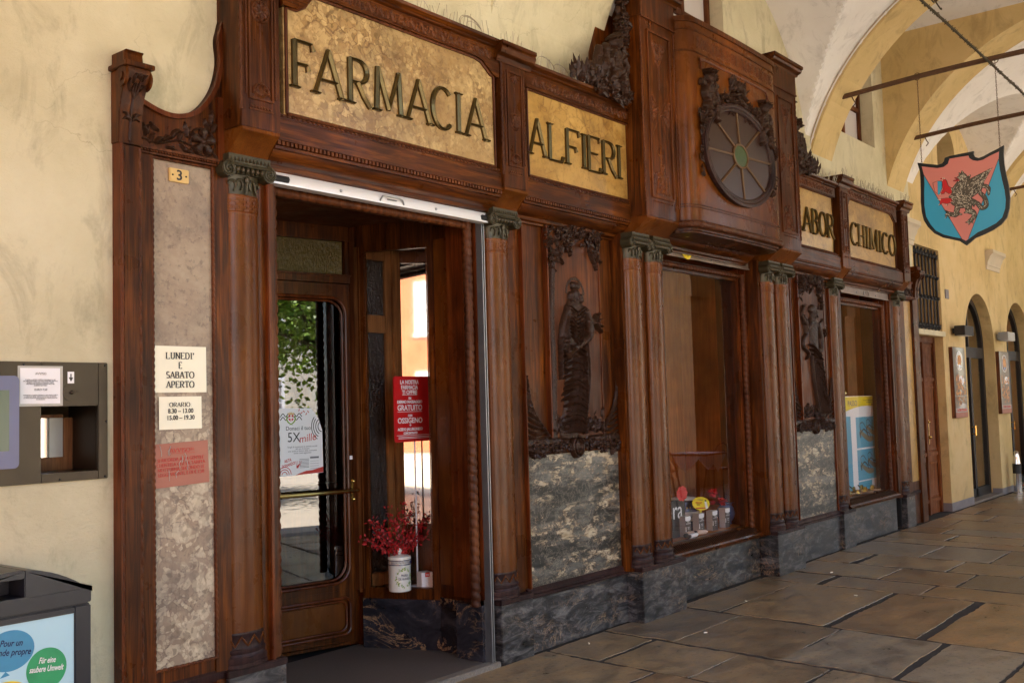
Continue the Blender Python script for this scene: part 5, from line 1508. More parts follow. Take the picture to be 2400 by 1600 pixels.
# spikes against pigeons along the tops
def spikes(x0, x1, z, y, n, seed, loops=0):
    R = random.Random(seed); mb = MB()
    for i in range(n):
        x = x0+(x1-x0)*(i+R.random())/n; yy = y+R.uniform(-.03, .05); h = R.uniform(.06, .11)
        mb.tube([(x, yy, z), (x+R.uniform(-.025, .025), yy+R.uniform(-.03, .02), z+h)], .0017, 4)
    mb.box(x0, x1, y-.01, y+.03, z-.002, z+.006)
    for k in range(loops):
        cx = R.uniform(x0, x1); r = R.uniform(.05, .09); q0 = R.uniform(-.3, .4)
        mb.tube([(cx+r*1.3*cos(q), y+.02*sin(q), z+.02+r*sin(q)) for q in np.linspace(q0, PI+q0*.5, 12)], .0022, 4)
    P_('bird_spikes', mb, 'spike')
spikes(3.2, 4.80, 3.876, -.12, 46, 1, 9); spikes(4.83, 5.12, 3.870, -.14, 12, 2); spikes(5.12, 5.75, 3.815, -.12, 24, 3, 2)
spikes(9.8, 10.40, 3.815, -.12, 26, 4); spikes(10.45, 10.68, 3.918, -.12, 12, 5); spikes(10.65, 12.20, 3.872, -.12, 80, 6); spikes(12.37, 12.64, 3.918, -.13, 14, 7)
entab(6.85, 8.48)
# ------------------------------------------------------------------ door recess
mb = MB()
mb.box(3.02, 4.93, .34, 1.35, 2.845, 2.90); mb.box(3.02, 4.93, .20, .34, 2.79, 2.80)
P_('recess_ceiling', mb, 'wood_darkin')
mb = MB(); mb.box(3.20, 4.86, .08, 1.12, -.05, .03); kind(mb.build('entrance_floor', M['terrazzo']), 'structure')
mb = MB(); mb.box(3.222, 4.862, .005, .08, -.05, .031); P_('threshold', mb, 'curb', bevel=.006)
# frame of the doorway with twisted jamb
mb = MB()
for x in (4.762, 3.245): rope(mb, x, .115, .37, 2.755, .032, .055, 18, .2, .0055)
rope(mb, 2.735, .115, 3.26, 4.74, .026, .055, 14, .2, .007, axis='x')
P_('twisted_moulding', mb, 'carved_mid', angle=60)
mb = MB()
for xa, xb, y in ((4.805, 4.825, .075), (4.832, 4.875, .055), (3.16, 3.20, .055), (3.135, 3.158, -.002)): mb.box(xa, xb, y, .34, .40, 2.80)
mb.box(3.20, 4.80, .10, .34, 2.762, 2.80)
P_('jamb_moulding', mb, 'wood_red', bevel=.004)
mb = MB(); mb.box(4.78, 4.90, .085, .30, .03, .372); mb.box(3.11, 3.22, .085, .30, .03, .372); P_('plinth', mb, 'mgold', bevel=.002)
# right jamb lining (splayed wooden panel between the display and the frame)
def lining(sx):
    fx = (lambda x: x) if sx > 0 else (lambda x: 8.0-x)
    mb = MB(); mb.ext([(fx(4.862), .505), (fx(4.842), .30), (fx(4.80), .16), (fx(4.93), .16), (fx(4.95), .505)], lambda a, b, d: (a, b, d), .372, 2.845)
    p = P_('jamb_lining', mb, 'wood', bevel=.002)
    mb = MB(); mb.ext([(fx(4.852), .49), (fx(4.836), .32), (fx(4.832), .32), (fx(4.848), .49)], lambda a, b, d: (a, b, d), .46, 2.70); P_('sunk_panel', mb, 'wood_col', p)
    mb = MB(); mb.ext([(fx(4.860), .51), (fx(4.838), .302), (fx(4.95), .302), (fx(4.95), .51)], lambda a, b, d: (a, b, d), .03, .372); P_('plinth', mb, 'mgold', None, bevel=.002)
lining(1); lining(-1)
# splayed display windows each side of the door
def display(sx):
    A = Vector((4.655, 1.02)); Bq = Vector((4.865, .505))
    t = (Bq-A).normalized(); L = (Bq-A).length; nrm = Vector((t.y, -t.x))    # towards the passage
    if nrm.x > 0: nrm = -nrm
    def mp(u, v, z):
        p = A+t*u-nrm*v
        return (p.x if sx > 0 else 8.0-p.x, p.y, z)
    mb = MB(); mb.box(0, L, 0, .12, .03, .352).map(mp); mb.build('plinth', M['mgold'], F_)
    f = MB(); f.box(0, .05, 0, .05, .352, 2.845); f.box(L-.05, L, 0, .05, .352, 2.845); f.box(.05, L-.05, 0, .05, 2.66, 2.845); f.box(.05, L-.05, 0, .05, .352, .425)
    f.map(mp); d = f.build('display_window', M['wood'], F_, bevel=.004)
    mb = MB()
    for u in (.055, L-.055): rope(mb, u, .004, .43, 2.655, .005, .022, 6, .5, .0055)
    mb.map(mp); mb.build('bead', M['carved_mid'], d)
    g = MB(); g.box(.045, L-.045, .022, .027, .42, 2.665).map(mp); g.build('pane', M['glass_clear'], d)
    if sx < 0: return
    # inside: shelf, partition with textured panes, added mirror
    mb = MB(); mb.pz([(4.665,1.06),(4.875,.53),(5.60,.42),(5.60,1.06)], .385, .412); mb.build('display_shelf', M['wood_in'], d)
    mb = MB(); mb.box(4.66, 5.66, 1.06, 1.10, .40, 2.84); mb.box(5.62, 5.66, .42, 1.06, .40, 2.84); mb.pz([(4.68,1.06),(4.89,.53),(5.62,.42),(5.62,1.06)], 2.70, 2.74); mb.build('display_back', M['wood_darkin'], d)
    mb = MB()
    for a, b, c, e in ((4.66,4.70,.41,2.70),(4.895,4.955,.41,2.70),(4.70,4.895,2.12,2.24),(4.70,4.895,2.62,2.70),(4.70,4.895,.41,.50)): mb.box(a, b, 1.0, 1.06, c, e)
    mb.box(4.955, 5.03, .985, 1.06, .41, 2.70)
    mb.build('partition_frame', M['wood_in'], d, bevel=.004)
    mb = MB(); mb.box(4.70, 4.895, 1.02, 1.03, .50, 2.12); mb.box(4.70, 4.895, 1.02, 1.03, 2.24, 2.62); mb.build('textured_pane', M['frostdk'], d)
    a = Vector((5.03, .985)); tt = Vector((.62, -.785)); b = a+tt*.56
    mb = MB(); mb.ext([(a.x, a.y), (b.x, b.y), (b.x+.006, b.y+.008), (a.x+.006, a.y+.008)], lambda p, q, z: (p, q, z), .80, 2.62); mb.build('mirror', M['mirror'], d, smooth_=False)  # made-up mirror, angled to bring a street reflection into the case
    mb = MB(); mb.ext([(a.x+.004, a.y+.008), (b.x+.004, b.y+.008), (b.x+.03, b.y+.03), (a.x+.03, a.y+.03)], lambda p, q, z: (p, q, z), .412, 2.70); mb.ext([(a.x-.01, a.y-.012), (b.x-.01, b.y-.012), (b.x+.004, b.y+.006), (a.x+.004, a.y+.006)], lambda p, q, z: (p, q, z), .412, .80); mb.build('display_side', M['wood_col'], d)
display(1); display(-1)
# transom and door wall (the whole door screen stands slightly askew)
before = set(bpy.data.objects)
mb = MB(); mb.box(3.30, 4.745, 1.10, 1.22, 2.745, 2.845); mb.box(3.30, 4.745, 1.085, 1.22, 2.455, 2.515); mb.box(4.70, 4.745, 1.09, 1.22, .03, 2.745); mb.box(3.30, 3.345, 1.09, 1.22, .03, 2.745)
mb.box(4.64, 4.70, 1.105, 1.22, 2.515, 2.745)
mb.box(3.345, 4.70, 1.07, 1.085, 2.50, 2.512)
tr = P_('transom', mb, 'wood', bevel=.004)
mb = MB(); mb.box(3.345, 4.64, 1.14, 1.15, 2.515, 2.745); mb.build('textured_pane', M['frost'], tr)
def rrect(x0, x1, z0, z1, rl, rr, n=8):
    P = []
    for cx, cz, a, r in ((x1-rr, z1-rr, 0, rr), (x0+rl, z1-rl, 90, rl), (x0+rl, z0+rl, 180, rl), (x1-rr, z0+rr, 270, rr)):
        P += arc(cx, cz, r, r, a, a+90, n)
    return P
def frame(mb, O, I, y0, y1):
    n = len(O)
    for i in range(n):
        j = (i+1) % n
        mb.prism([O[i], O[j], I[j], I[i]], y0, y1)
def door_leaf(x0, x1, first):
    G = rrect(x0+.055, x1-.075, .455, 2.355, .11, .11); Kp = rrect(x0+.055, x1-.075, .115, .355, .05, .05)
    mb = MB(); y0, y1 = 1.10, 1.145
    def ringed(P, X0, X1, Z0, Z1):
        n = len(P); cx, cz = (X0+X1)/2, (Z0+Z1)/2; O = []
        for a, b in P:     # project to the rectangle
            dx, dz = a-cx, b-cz; k = min((X1-cx)/abs(dx) if abs(dx) > 1e-9 else 1e9, (Z1-cz)/abs(dz) if abs(dz) > 1e-9 else 1e9); O.append((cx+dx*k, cz+dz*k))
        return O
    # stiles and rails as one board with two openings
    frame(mb, ringed(G, x0, x1, .405, 2.45), G, y0, y1); frame(mb, ringed(Kp, x0, x1, .04, .405), Kp, y0, y1)
    # corner fill of the projected rectangles
    for X0, X1, Z0, Z1 in ((x0, x1, .405, 2.45), (x0, x1, .04, .405)):
        mb.box(X0, X1, y0+.02, y1-.004, Z1-.02, Z1); mb.box(X0, X1, y0+.02, y1-.004, Z0, Z0+.02)
    d = P_('door', mb, 'wood', angle=30)
    mb = MB()
    for P_l, ins in ((G, .03), (Kp, .02)):
        mb.tube([(a, y0-.004, b) for a, b in P_l]+[(P_l[0][0], y0-.004, P_l[0][1])], .011, 8)
        c0 = (sum(p[0] for p in P_l)/len(P_l), sum(p[1] for p in P_l)/len(P_l))
        s_ = lambda p, k: (p[0]-(k if p[0] > c0[0] else -k), p[1]-(k if p[1] > c0[1] else -k))
        Q = [s_(p, .022) for p in P_l]; mb.tube([(a, y0+.004, b) for a, b in Q]+[(Q[0][0], y0+.004, Q[0][1])], .008, 8)
    mb.build('door_moulding', M['wood_red'], d)
    mb = MB(); mb.prism(Kp, y0+.018, y0+.03); Q = [((a-(x0+x1)/2)*.86+(x0+x1)/2, (b-.235)*.72+.235) for a, b in Kp]; mb.prism(Q, y0+.006, y0+.018); mb.build('kick_panel', M['wood_col'] if first else M['wood_col'], d, bevel=.004)
    mb = MB(); mb.prism(G, y0+.016, y0+.022); mb.build('pane', M['glass_door'], d, smooth_=False)
    mb = MB()
    xa, xb = x0+.03, x1-.04
    mb.tube([(xa, y0-.065, 1.06), ((xa+xb)/2, y0-.07, 1.06), (xb-.03, y0-.066, 1.06), (xb+.01, y0-.06, 1.06)], .0145, 10)
    mb.tube([(xb, y0-.06, 1.06), (xb, y0, 1.06)], .011, 8)
    mb.prism(rrect(xb-.014, xb+.014, .985, 1.135, .013, .013, 4), y0-.008, y0); mb.sph((xb, y0-.01, 1.12), .012, 8, 6); mb.sph((xb, y0-.01, 1.0), .012, 8, 6); mb.sph((xb+.012, y0-.062, 1.06), .019, 10, 8)
    mb.build('handle', M['brass'], d)
    if first:
        mb = MB(); mb.box(x1-.058, x1-.018, y0-.002, y0, 1.265, 1.29); mb.build('lock_label', M['white'], d)
door_leaf(3.92, 4.70, True); door_leaf(3.345, 3.915, False)
SKEW = Matrix(((1,0,0,0),(-.21,1,0,4.70*.21),(0,0,1,0),(0,0,0,1)))
def skew_new(before, pre=Matrix.Identity(4)):
    for o in set(bpy.data.objects)-before:
        if o.type == 'MESH': o.data.transform(SKEW @ pre)
skew_new(before)
# roller shutter end over the doorway, its reflected glare put in as white
mb = MB()
prof = [(.02,2.80),(-.006,2.80),(.004,2.792),(.022,2.775),(.034,2.757),(.036,2.752),(.028,2.748),(-.008,2.748),(-.010,2.742),(.045,2.742),(.050,2.76),(.036,2.782)]
mb.px([(.05,2.812),(.022,2.812),(.016,2.806),(.004,2.79),(-.002,2.770),(-.004,2.756),(-.010,2.754),(-.011,2.744),(.05,2.744)], 3.16, 4.855)
sh1 = P_('roller_shutter', mb, 'shutter')
mb = MB()
for xa, xb in ((3.17, 3.27), (4.77, 4.85)): mb.px([(.026,2.756),(-.008,2.757),(-.018,2.775),(-.008,2.792),(.02,2.775)], xa, xb)
P_('rubber_end', mb, 'rubber', sh1, bevel=.003)
mb = MB(); xm = 3.99
mb.tube([(xm-.085,-.006,2.758),(xm-.07,-.012,2.785),(xm-.045,-.012,2.79),(xm+.06,-.012,2.79),(xm+.085,-.012,2.78),(xm+.10,-.006,2.757)], .005, 6); mb.tube([(xm-.03,-.008,2.772),(xm+.04,-.008,2.772)], .004, 6)
for x in (3.62, 4.36): mb.sph((x, -.002, 2.77), .009, 8, 6)
P_('shutter_handle', mb, 'steel', sh1)
# pharmacy room behind the door
mb = MB(); mb.box(3.0, 3.05, 1.25, 3.3, 0, 3.0); mb.box(5.7, 5.75, 1.22, 3.3, 0, 3.0); mb.box(3.0, 5.75, 3.3, 3.35, 0, 3.0); mb.box(3.0, 5.75, 1.22, 3.35, 3.0, 3.05); mb.box(3.0, 3.345, 1.25, 1.40, 0, 3.0); mb.box(4.70, 5.75, 1.2, 1.22, 0, 3.0); mb.box(3.3, 4.7, 1.2, 1.22, 2.845, 3.0)
P_('shop_room', mb, 'wood_darkin')
mb = MB(); mb.box(3.05, 5.7, 2.5, 2.55, .0, .95); mb.box(3.05, 5.7, 2.45, 2.60, .95, 1.0)
for z in (1.3, 1.7, 2.1): mb.box(3.05, 5.7, 3.0, 3.3, z, z+.03)
P_('shop_counter', mb, 'wood')

# ------------------------------------------------------------------ papers, plates, hatch, bin
def sheet(name, x0, x1, z0, z1, y, m, label, cat, group=None, tilt=0., th=.0015):
    c = ((x0+x1)/2, y, (z0+z1)/2)
    t = thing(name, label, cat, (c[0], y, z0), group)
    mb = MB()
    nx, nz = 9, 9; R = random.Random(int(x0*100)+int(z0*77))
    gx = np.linspace(-(x1-x0)/2, (x1-x0)/2, nx); gz = np.linspace(-(z1-z0)/2, (z1-z0)/2, nz)
    P = np.zeros((nx, nz, 3))
    for i in range(nx):
        for j in range(nz):
            a, b = gx[i], gz[j]; r_ = (a*cos(tilt)-b*sin(tilt), a*sin(tilt)+b*cos(tilt))
            P[i, j] = (c[0]+r_[0], y-.0006*sin(i*.9+j*.5), c[2]+r_[1])
    mb.grid(P); mb.box(x0+.01, x1-.01, y+.0008, y+.0022, z0+.01, z1-.01)
    mb.build('sheet', M[m], t, flip=False)
    return t
n1 = sheet('notice_paper', 2.521, 2.795, 1.70, 1.912, .028, 'paper', 'cream paper notice with four lines of large capitals, upper sheet on the marble strip', 'notice', 'paper notices on the marble strip')
for i, s in enumerate(["LUNEDI'", "E", "SABATO", "APERTO"]):
    word(s, 2.658, 1.868-i*.0437, .029, .0262, M['ink'], {"LUNEDI'": .150, 'E': .019, 'SABATO': .148, 'APERTO': .148}[s], 'lettering', n1, .2, .075)
n2 = sheet('notice_paper', 2.547, 2.768, 1.533, 1.682, .028, 'paper', 'small cream sheet of opening hours taped below the larger notice', 'notice', 'paper notices on the marble strip')
word('ORARIO:', 2.658, 1.645, .019, .0262, M['ink'], .118, 'lettering', n2, .2, .075)
text('8.30 – 13.00\n15.00 – 19.30', 'lettering', M['ink'], n2, (2.657, .0262, 1.600), .029, .140, bold=.0006, sp=1.05)
n3 = sheet('notice_paper', 2.512, 2.803, 1.277, 1.473, .028, 'salmon', 'wrinkled salmon pink notice in plastic film, lowest on the marble strip', 'notice', 'paper notices on the marble strip', tilt=.035)
word('AVVISO!!', 2.662, 1.438, .018, .0258, M['redink'], .125, 'lettering', n3, .18, .07)
mb = MB(); mb.box(2.598, 2.728, .0254, .0262, 1.4235, 1.425); mb.build('underline', M['redink'], n3)
text('SI RICORDA ALLA GENTILE\nCLIENTELA CHE LA TARIFFA\nNOTTURNA, SECONDO LE\nLEGGI VIGENTI, È DI € 7,50', 'lettering', M['redink'], n3, (2.658, .0258, 1.365), .023, .250, sp=.95, roll=.03)
mb = MB(); R = random.Random(8)
for k in range(9):
    x = R.uniform(2.54, 2.78); z = R.uniform(1.30, 1.42); mb.tube([(x, .0245, z), (x+R.uniform(-.006,.006), .0240, z+.02), (x+R.uniform(-.012,.012), .0245, z+R.uniform(.03,.05))], .0013, 5)
mb.build('film_crease', M['film'], n3)
t = thing('house_number_plate', 'small ochre house number plate reading 3 on the marble strip', 'number plate', (2.658, .03, 2.67))
mb = MB(); mb.box(2.606, 2.708, .022, .035, 2.672, 2.736); mb.build('plate', M['plate'], t, bevel=.003)
text('3', 'numeral', M['ink'], t, (2.657, .0215, 2.703), .066, .028, bold=.0012)
mb = MB(); mb.sph((2.622,.022,2.704), .0045, 8, 6); mb.sph((2.692,.022,2.704), .0045, 8, 6); mb.build('screw', M['ink'], t)

# night hatch with screen
t = thing('service_hatch', 'bronzed metal service hatch with mirrored recess and screen, set in the yellow wall', 'hatch', (1.6, .06, 1.33))
H0, H1 = 1.335, 1.832
mb = MB(); y0, y1 = YW-.014, YW+.01
mb.box(.9, 2.022, y0, y1, H0, H1); mb.box(2.268, 2.313, y0, y1, H0, H1); mb.box(2.022, 2.268, y0, y1, 1.648, H1); mb.box(2.022, 2.268, y0, y1, H0, 1.372)
mb.build('face_plate', M['hatch'], t, bevel=.003)
mb = MB(); mb.box(2.016, 2.022, YW+.01, .30, 1.366, 1.654); mb.box(2.268, 2.274, YW+.01, .30, 1.366, 1.654); mb.box(2.022, 2.268, YW+.01, .30, 1.648, 1.654); mb.box(2.022, 2.268, YW+.01, .30, 1.366, 1.372)
mb.build('recess', M['hatch'], t)
mb = MB(); mb.box(2.022, 2.268, .262, .272, 1.372, 1.43); mb.box(2.225, 2.268, .262, .272, 1.43, 1.60); mb.box(2.022, 2.225, .262, .272, 1.60, 1.615); mb.build('inner_frame', M['wood_in'], t, bevel=.002)
mb = MB(); mb.box(2.022, 2.23, .274, .28, 1.425, 1.60); mb.build('mirrored_pane', M['mirror_hatch'], t, smooth_=False)
mb = MB(); mb.box(2.165, 2.225, .266, .2735, 1.43, 1.60); mb.build('frosted_strip', M['lampgrey'], t)
mb = MB(); mb.prism(rrect(1.15, 1.908, 1.405, 1.772, .02, .02, 6), -.005, y0); sc = mb.build('screen', M['screen'], t)
mb = MB(); mb.box(1.2, 1.868, -.007, -.004, 1.475, 1.715); mb.build('display', M['screenlcd'], sc)
mb = MB(); mb.ext([(2.149+.037*cos(q), 1.705+.037*sin(q)) for q in np.linspace(0, 2*PI, 33)[:-1]], lambda a, b, d: (a, d, b), y0-.003, y0); mb.sph((2.149, y0-.003, 1.705), .009, 10, 8)
mb.build('intercom_disc', M['hatch'], t)
mb = MB()
for k in range(8): mb.sph((2.122+k*.0075+(0 if k < 4 else .002), y0-.0035, 1.705), .0018, 6, 4)
for x, z in ((2.30,1.82),(2.30,1.345),(2.305,1.58),(2.10,1.345),(1.95,1.82)): mb.sph((x, y0, z), .005, 8, 6)
mb.build('screw', M['black_iron'], t)
s_ = thing('arrow_sticker', 'white sticker with black down arrow on the bronzed hatch', 'sticker', (2.147, y0, 1.743))
mb = MB(); mb.box(2.133, 2.161, y0-.0015, y0, 1.743, 1.792); mb.build('sticker_sheet', M['white'], s_)
mb = MB(); mb.prism([(2.1445,1.783),(2.1495,1.783),(2.1495,1.768),(2.1565,1.768),(2.147,1.75),(2.1375,1.768),(2.1445,1.768)], y0-.0022, y0-.0014); mb.build('arrow', M['ink'], s_)
n4 = sheet('notice_paper', 1.934, 2.10, 1.66, 1.806, y0-.003, 'white', 'white printed notice taped beside the hatch screen', 'notice')
word('AVVISO', 2.018, 1.783, .009, y0-.0046, M['ink_soft'], .046, 'lettering', n4, .18, .07)
text('SI AVVISA LA GENTILE CLIENTELA CHE DURANTE LE ORE\nDEL TURNO NOTTURNO A BATTENTI CHIUSI VIENE APPLICATO\nIL DIRITTO ADDIZIONALE AI SENSI DELLA TARIFFA\nNAZIONALE PER OGNI RICETTA SPEDITA NELLE ORE\nDI SERVIZIO NOTTURNO', 'lettering', M['ink_soft'], n4, (2.017, y0-.0046, 1.746), .0062, .142, sp=.95)
text('EURO 7,50', 'lettering', M['ink_soft'], n4, (2.018, y0-.0046, 1.717), .012, .052)
text('DURANTE IL TURNO DIURNO A BATTENTI CHIUSI\nIL DIRITTO VIENE APPLICATO SOLO QUANDO\nLA PRESCRIZIONE NON RIPORTA L\'INDICAZIONE\nDI URGENZA', 'lettering', M['ink_soft'], n4, (2.017, y0-.0046, 1.686), .0062, .142, sp=.95)
mb = MB(); mb.box(1.925, 2.112, y0-.0012, y0-.0004, 1.650, 1.815); mb.build('film', M['film'], n4)

# litter bin
t = thing('litter_bin', 'dark plastic litter bin with arched top and balloon poster beside the yellow wall', 'litter bin', (1.69, -.2, 0))
bx0, bx1 = 1.45, 2.02; bc = (bx0+bx1)/2
topz = lambda x: .945+.108*(1-((x-bc)/(.5*(bx1-bx0)))**2)
yf, yb = -.355, -.02
outl = [(bx0, .06), (bx1, .06)]+[(bx1+(bx0-bx1)*i/20, topz(bx1+(bx0-bx1)*i/20)) for i in range(21)]
def strip(xa, xb, z0f, z1f, y0_, y1_, n=8):
    L = [(xa+(xb-xa)*i/n) for i in range(n+1)]
    return [(x, z0f(x)) for x in L]+[(x, z1f(x)) for x in reversed(L)]
mb = MB()
hx0, hx1, hz0, hz1 = 1.54, 1.766, .955, 1.022     # slot
zt = lambda x: topz(x)
con = lambda c: (lambda x: c)
mb.prism(strip(hx0, hx1, con(hz1), zt, 0, 0), yf, yb); mb.prism(strip(hx1, bx1, con(hz0), zt, 0, 0), yf, yb); mb.prism(strip(bx0, hx0, con(hz0), zt, 0, 0), yf, yb)
mb.box(bx0, bx1, yf, yb, .90, hz0); mb.box(hx0, hx1, yf+.12, yb, hz0, hz1)
hood = mb.build('hood', M['bin'], t, bevel=.004)
mb = MB(); mb.box(bx0, bx1, yf+.012, yb, .06, .90); mb.box(bx0+.03, bx1-.03, yf+.03, yb, .0, .06); bd = mb.build('body', M['bin'], t, bevel=.006)
mb = MB(); mb.box(bx0, bx0+.05, yf-.004, yf+.012, .06, .89); mb.box(1.952, bx1-.004, yf-.004, yf+.012, .06, .89); mb.box(bx0+.05, 1.952, yf-.004, yf+.012, .868, .89); mb.box(bx0+.05, 1.952, yf-.004, yf+.012, .06, .09)
mb.build('poster_frame', M['bin'], bd, bevel=.003)
mb = MB(); mb.box(bx0+.05, 1.952, yf+.004, yf+.010, .09, .868); po = mb.build('poster', M['paleblue'], t)
def disc(cx, cz, rx, rz, y, m, nm, par):
    mb = MB(); mb.ext([(cx+rx*cos(q), cz+rz*sin(q)) for q in np.linspace(0, 2*PI, 41)[:-1]], lambda a, b, d: (a, d, b), y, y+.0008); return mb.build(nm, M[m], par, smooth_=False)
py = yf+.0032
disc(1.715, .775, .088, .072, py, 'bluedark', 'balloon', po); disc(1.848, .685, .075, .075, py-.0008, 'greenball', 'balloon', po); disc(1.70, .61, .085, .06, py-.0004, 'yellowcard', 'balloon', po)
mb = MB(); mb.prism([(1.70,.705),(1.715,.69),(1.68,.685)], py, py+.0006); mb.build('knot', M['bluedark'], po)
text('Pour un\nmonde propre', 'lettering', M['navy'], po, (1.717, py-.0012, .785), .032, .150, shear=.25, roll=-.12, bold=.0004, depth=.0002)
text('Für eine\nsaubere Umwelt', 'lettering', M['white'], po, (1.848, py-.0020, .700), .030, .128, shear=.25, roll=-.1, bold=.0004, depth=.0002)

# ------------------------------------------------------------------ on and behind the door glass
def poster_map(x0, z0): return lambda a, b, d: (x0+a, d, z0+b)
before = set(bpy.data.objects)
t = thing('door_poster', 'white charity poster with black waves and red foot on the door glass', 'poster', (4.215, 1.16, 1.18))
px0, px1, pz0, pz1, py = 4.052, 4.386, 1.182, 1.62, 1.105
mb = MB(); mb.prism([(px0,pz0),(px1+.004,pz0+.01),(px1,pz1-.15),(px1-.03,pz1-.07),(px1-.085,pz1-.004),(px0-.008,pz1)], py, py+.002); mb.build('sheet', M['white'], t, smooth_=False)
pm = lambda a, b, d: (a, d, b)
rb = MB()
for dz in (0, -.022):
    rb.ribbon([(px0+.003+i*.021, pz1-.045+dz+.010*(1 if i % 2 else -1)) for i in range(9)], [.006]*9, pm, py-.0006, 4)
for r in (.03, .048, .066, .082): rb.ribbon([(px1-.004-r*cos(q), pz1-.125+r*1.1*sin(q)) for q in np.linspace(-1.1 if r > .04 else -1.5, .75 if r > .06 else 1.2, 9)], [.006]*9, pm, py-.0006, 3)
rb.build('wave_print', M['ink'], t, smooth_=False)
rb = MB()
rb.prism([(px0+.115,pz0+.003),(px1+.003,pz0+.012),(px1+.003,pz0+.048),(px0+.25,pz0+.030),(px0+.2,pz0+.028),(px0+.14,pz0+.012)], py-.0008, py-.0002)
for r in (.02, .036, .052): rb.ribbon([(px0+.03+r*cos(q), pz0+.008+r*sin(q)) for q in np.linspace(.1, PI-.1, 9)], [.005]*9, pm, py-.0007, 3)
for x, z, a in ((4.215,1.585,.5),(4.235,1.60,-.6),(4.255,1.575,.9),(4.27,1.60,-.9),(4.20,1.60,1.2)): rb.ribbon([(x,z),(x+.014*cos(a),z+.014*sin(a))], [.006,.006], pm, py-.0007, 3)
rb.ribbon([(px0+.13,pz0+.055),(px0+.15,pz0+.075)], [.02,.004], pm, py-.0007)
for k in range(4): rb.ribbon([(px0+.125+k*.009,pz0+.06),(px0+.12+k*.014,pz0+.095)], [.003,.003], pm, py-.0007)
rb.build('red_print', M['redink'], t, smooth_=False)
# town crest: red field, white cross, crown, laurel
cr = MB(); cr.prism([(4.118,1.575),(4.158,1.575),(4.158,1.548),(4.138,1.53),(4.118,1.548)], py-.0010, py-.0004); c_ = cr.build('crest', M['red'], t, smooth_=False)
cr = MB(); cr.box(4.134, 4.142, py-.0016, py-.0010, 1.532, 1.575); cr.box(4.118, 4.158, py-.0016, py-.0010, 1.554, 1.562); cr.build('cross', M['white'], c_)
cr = MB(); cr.prism([(4.116,1.577),(4.160,1.577),(4.164,1.594),(4.152,1.586),(4.145,1.597),(4.138,1.586),(4.131,1.597),(4.124,1.586),(4.112,1.594)], py-.0012, py-.0004); cr.build('crown', M['plate'], c_)
cr = MB(); cr.ribbon([(4.108,1.57),(4.106,1.545),(4.122,1.525),(4.15,1.512)], [.009,.011,.009,.003], pm, py-.0009); cr.ribbon([(4.168,1.57),(4.170,1.545),(4.154,1.525),(4.126,1.512)], [.009,.011,.009,.003], pm, py-.0009); cr.build('laurel', M['green'], c_, smooth_=False)
text('Donaci il tuo', 'lettering', M['ink'], t, (4.195, py-.0008, 1.488), .037, .195, depth=.0002)
text('5X', 'lettering', M['ink'], t, (4.158, py-.0008, 1.428), .088, .098, depth=.0002)
text('mille', 'lettering', M['redink'], t, (4.265, py-.0012, 1.422), .07, .135, roll=.12, shear=.2, depth=.0002)
text('Scegli di sostenere le attività sociali\ndel tuo Comune\nuna scelta a favore della comunità\nsenza costi aggiuntivi', 'lettering', M['ink_soft'], t, (4.225, py-.0008, 1.348), .015, .235, sp=.9, depth=.0002)
text('AIUTA\nDONANDO!', 'lettering', M['redink'], t, (4.112, py-.0008, 1.268), .028, .105, roll=.22, bold=.0006, depth=.0002)
rb = MB()
for k in range(7): rb.box(4.20, 4.275, py-.0006, py-.0002, 1.285-k*.009, 1.288-k*.009)
rb.box(4.285, 4.355, py-.0006, py-.0002, 1.288, 1.30)
for k in range(5): rb.box(4.285, 4.355, py-.0006, py-.0002, 1.27-k*.016, 1.2715-k*.016)
rb.build('small_print', M['ink_soft'], t)

skew_new(before, Matrix(((.889,0,0,4.150-4.052*.889),(0,1,0,0),(0,0,1,0),(0,0,0,1))))
t = thing('promotion_stand', 'red promotional sign on a thin white pole inside the splayed display', 'sign', (4.905, .76, .412))
X0, X1, Z0, Z1, yy = 4.717, 5.093, 1.375, 1.812, .75
mb = MB(); mb.prism(rrect(X0, X1, Z0, Z1, .018, .018, 4), yy, yy+.008); mb.build('board', M['red'], t)
mb = MB(); mb.tube([(4.912, yy+.012, .412), (4.912, yy+.012, 1.40)], .0055, 8); mb.lathe((4.912, yy+.012, .412), [(.05,0),(.05,.006),(.008,.01)], 20); mb.build('pole', M['white'], t)
for s, z, sz, wd in (('LA NOSTRA',1.772,.037,.176),('FARMACIA',1.737,.037,.158),('TI OFFRE',1.704,.037,.142),('UN',1.664,.022,.026),('DERMO MASSAGGIO',1.640,.026,.236),('GRATUITO',1.600,.052,.232),('CON',1.548,.022,.040),('OSSIGENO',1.515,.050,.232),('+',1.484,.032,.02),('ACIDO JALURONICO',1.458,.026,.236),('CONCENTRATO',1.432,.02,.13)):
    text(s, 'lettering', M['white'], t, (4.862, yy-.0008, z), sz, wd, bold=.0011)
mb = MB()
for a, b, z in ((4.792,4.932,1.686),(4.746,4.978,1.574),(4.735,5.07,1.417)): mb.box(a, b, yy-.001, yy, z, z+.003)
for z in (1.405, 1.396): mb.box(4.75, 5.06, yy-.001, yy, z, z+.0035)
mb.build('rule_line', M['white'], t)

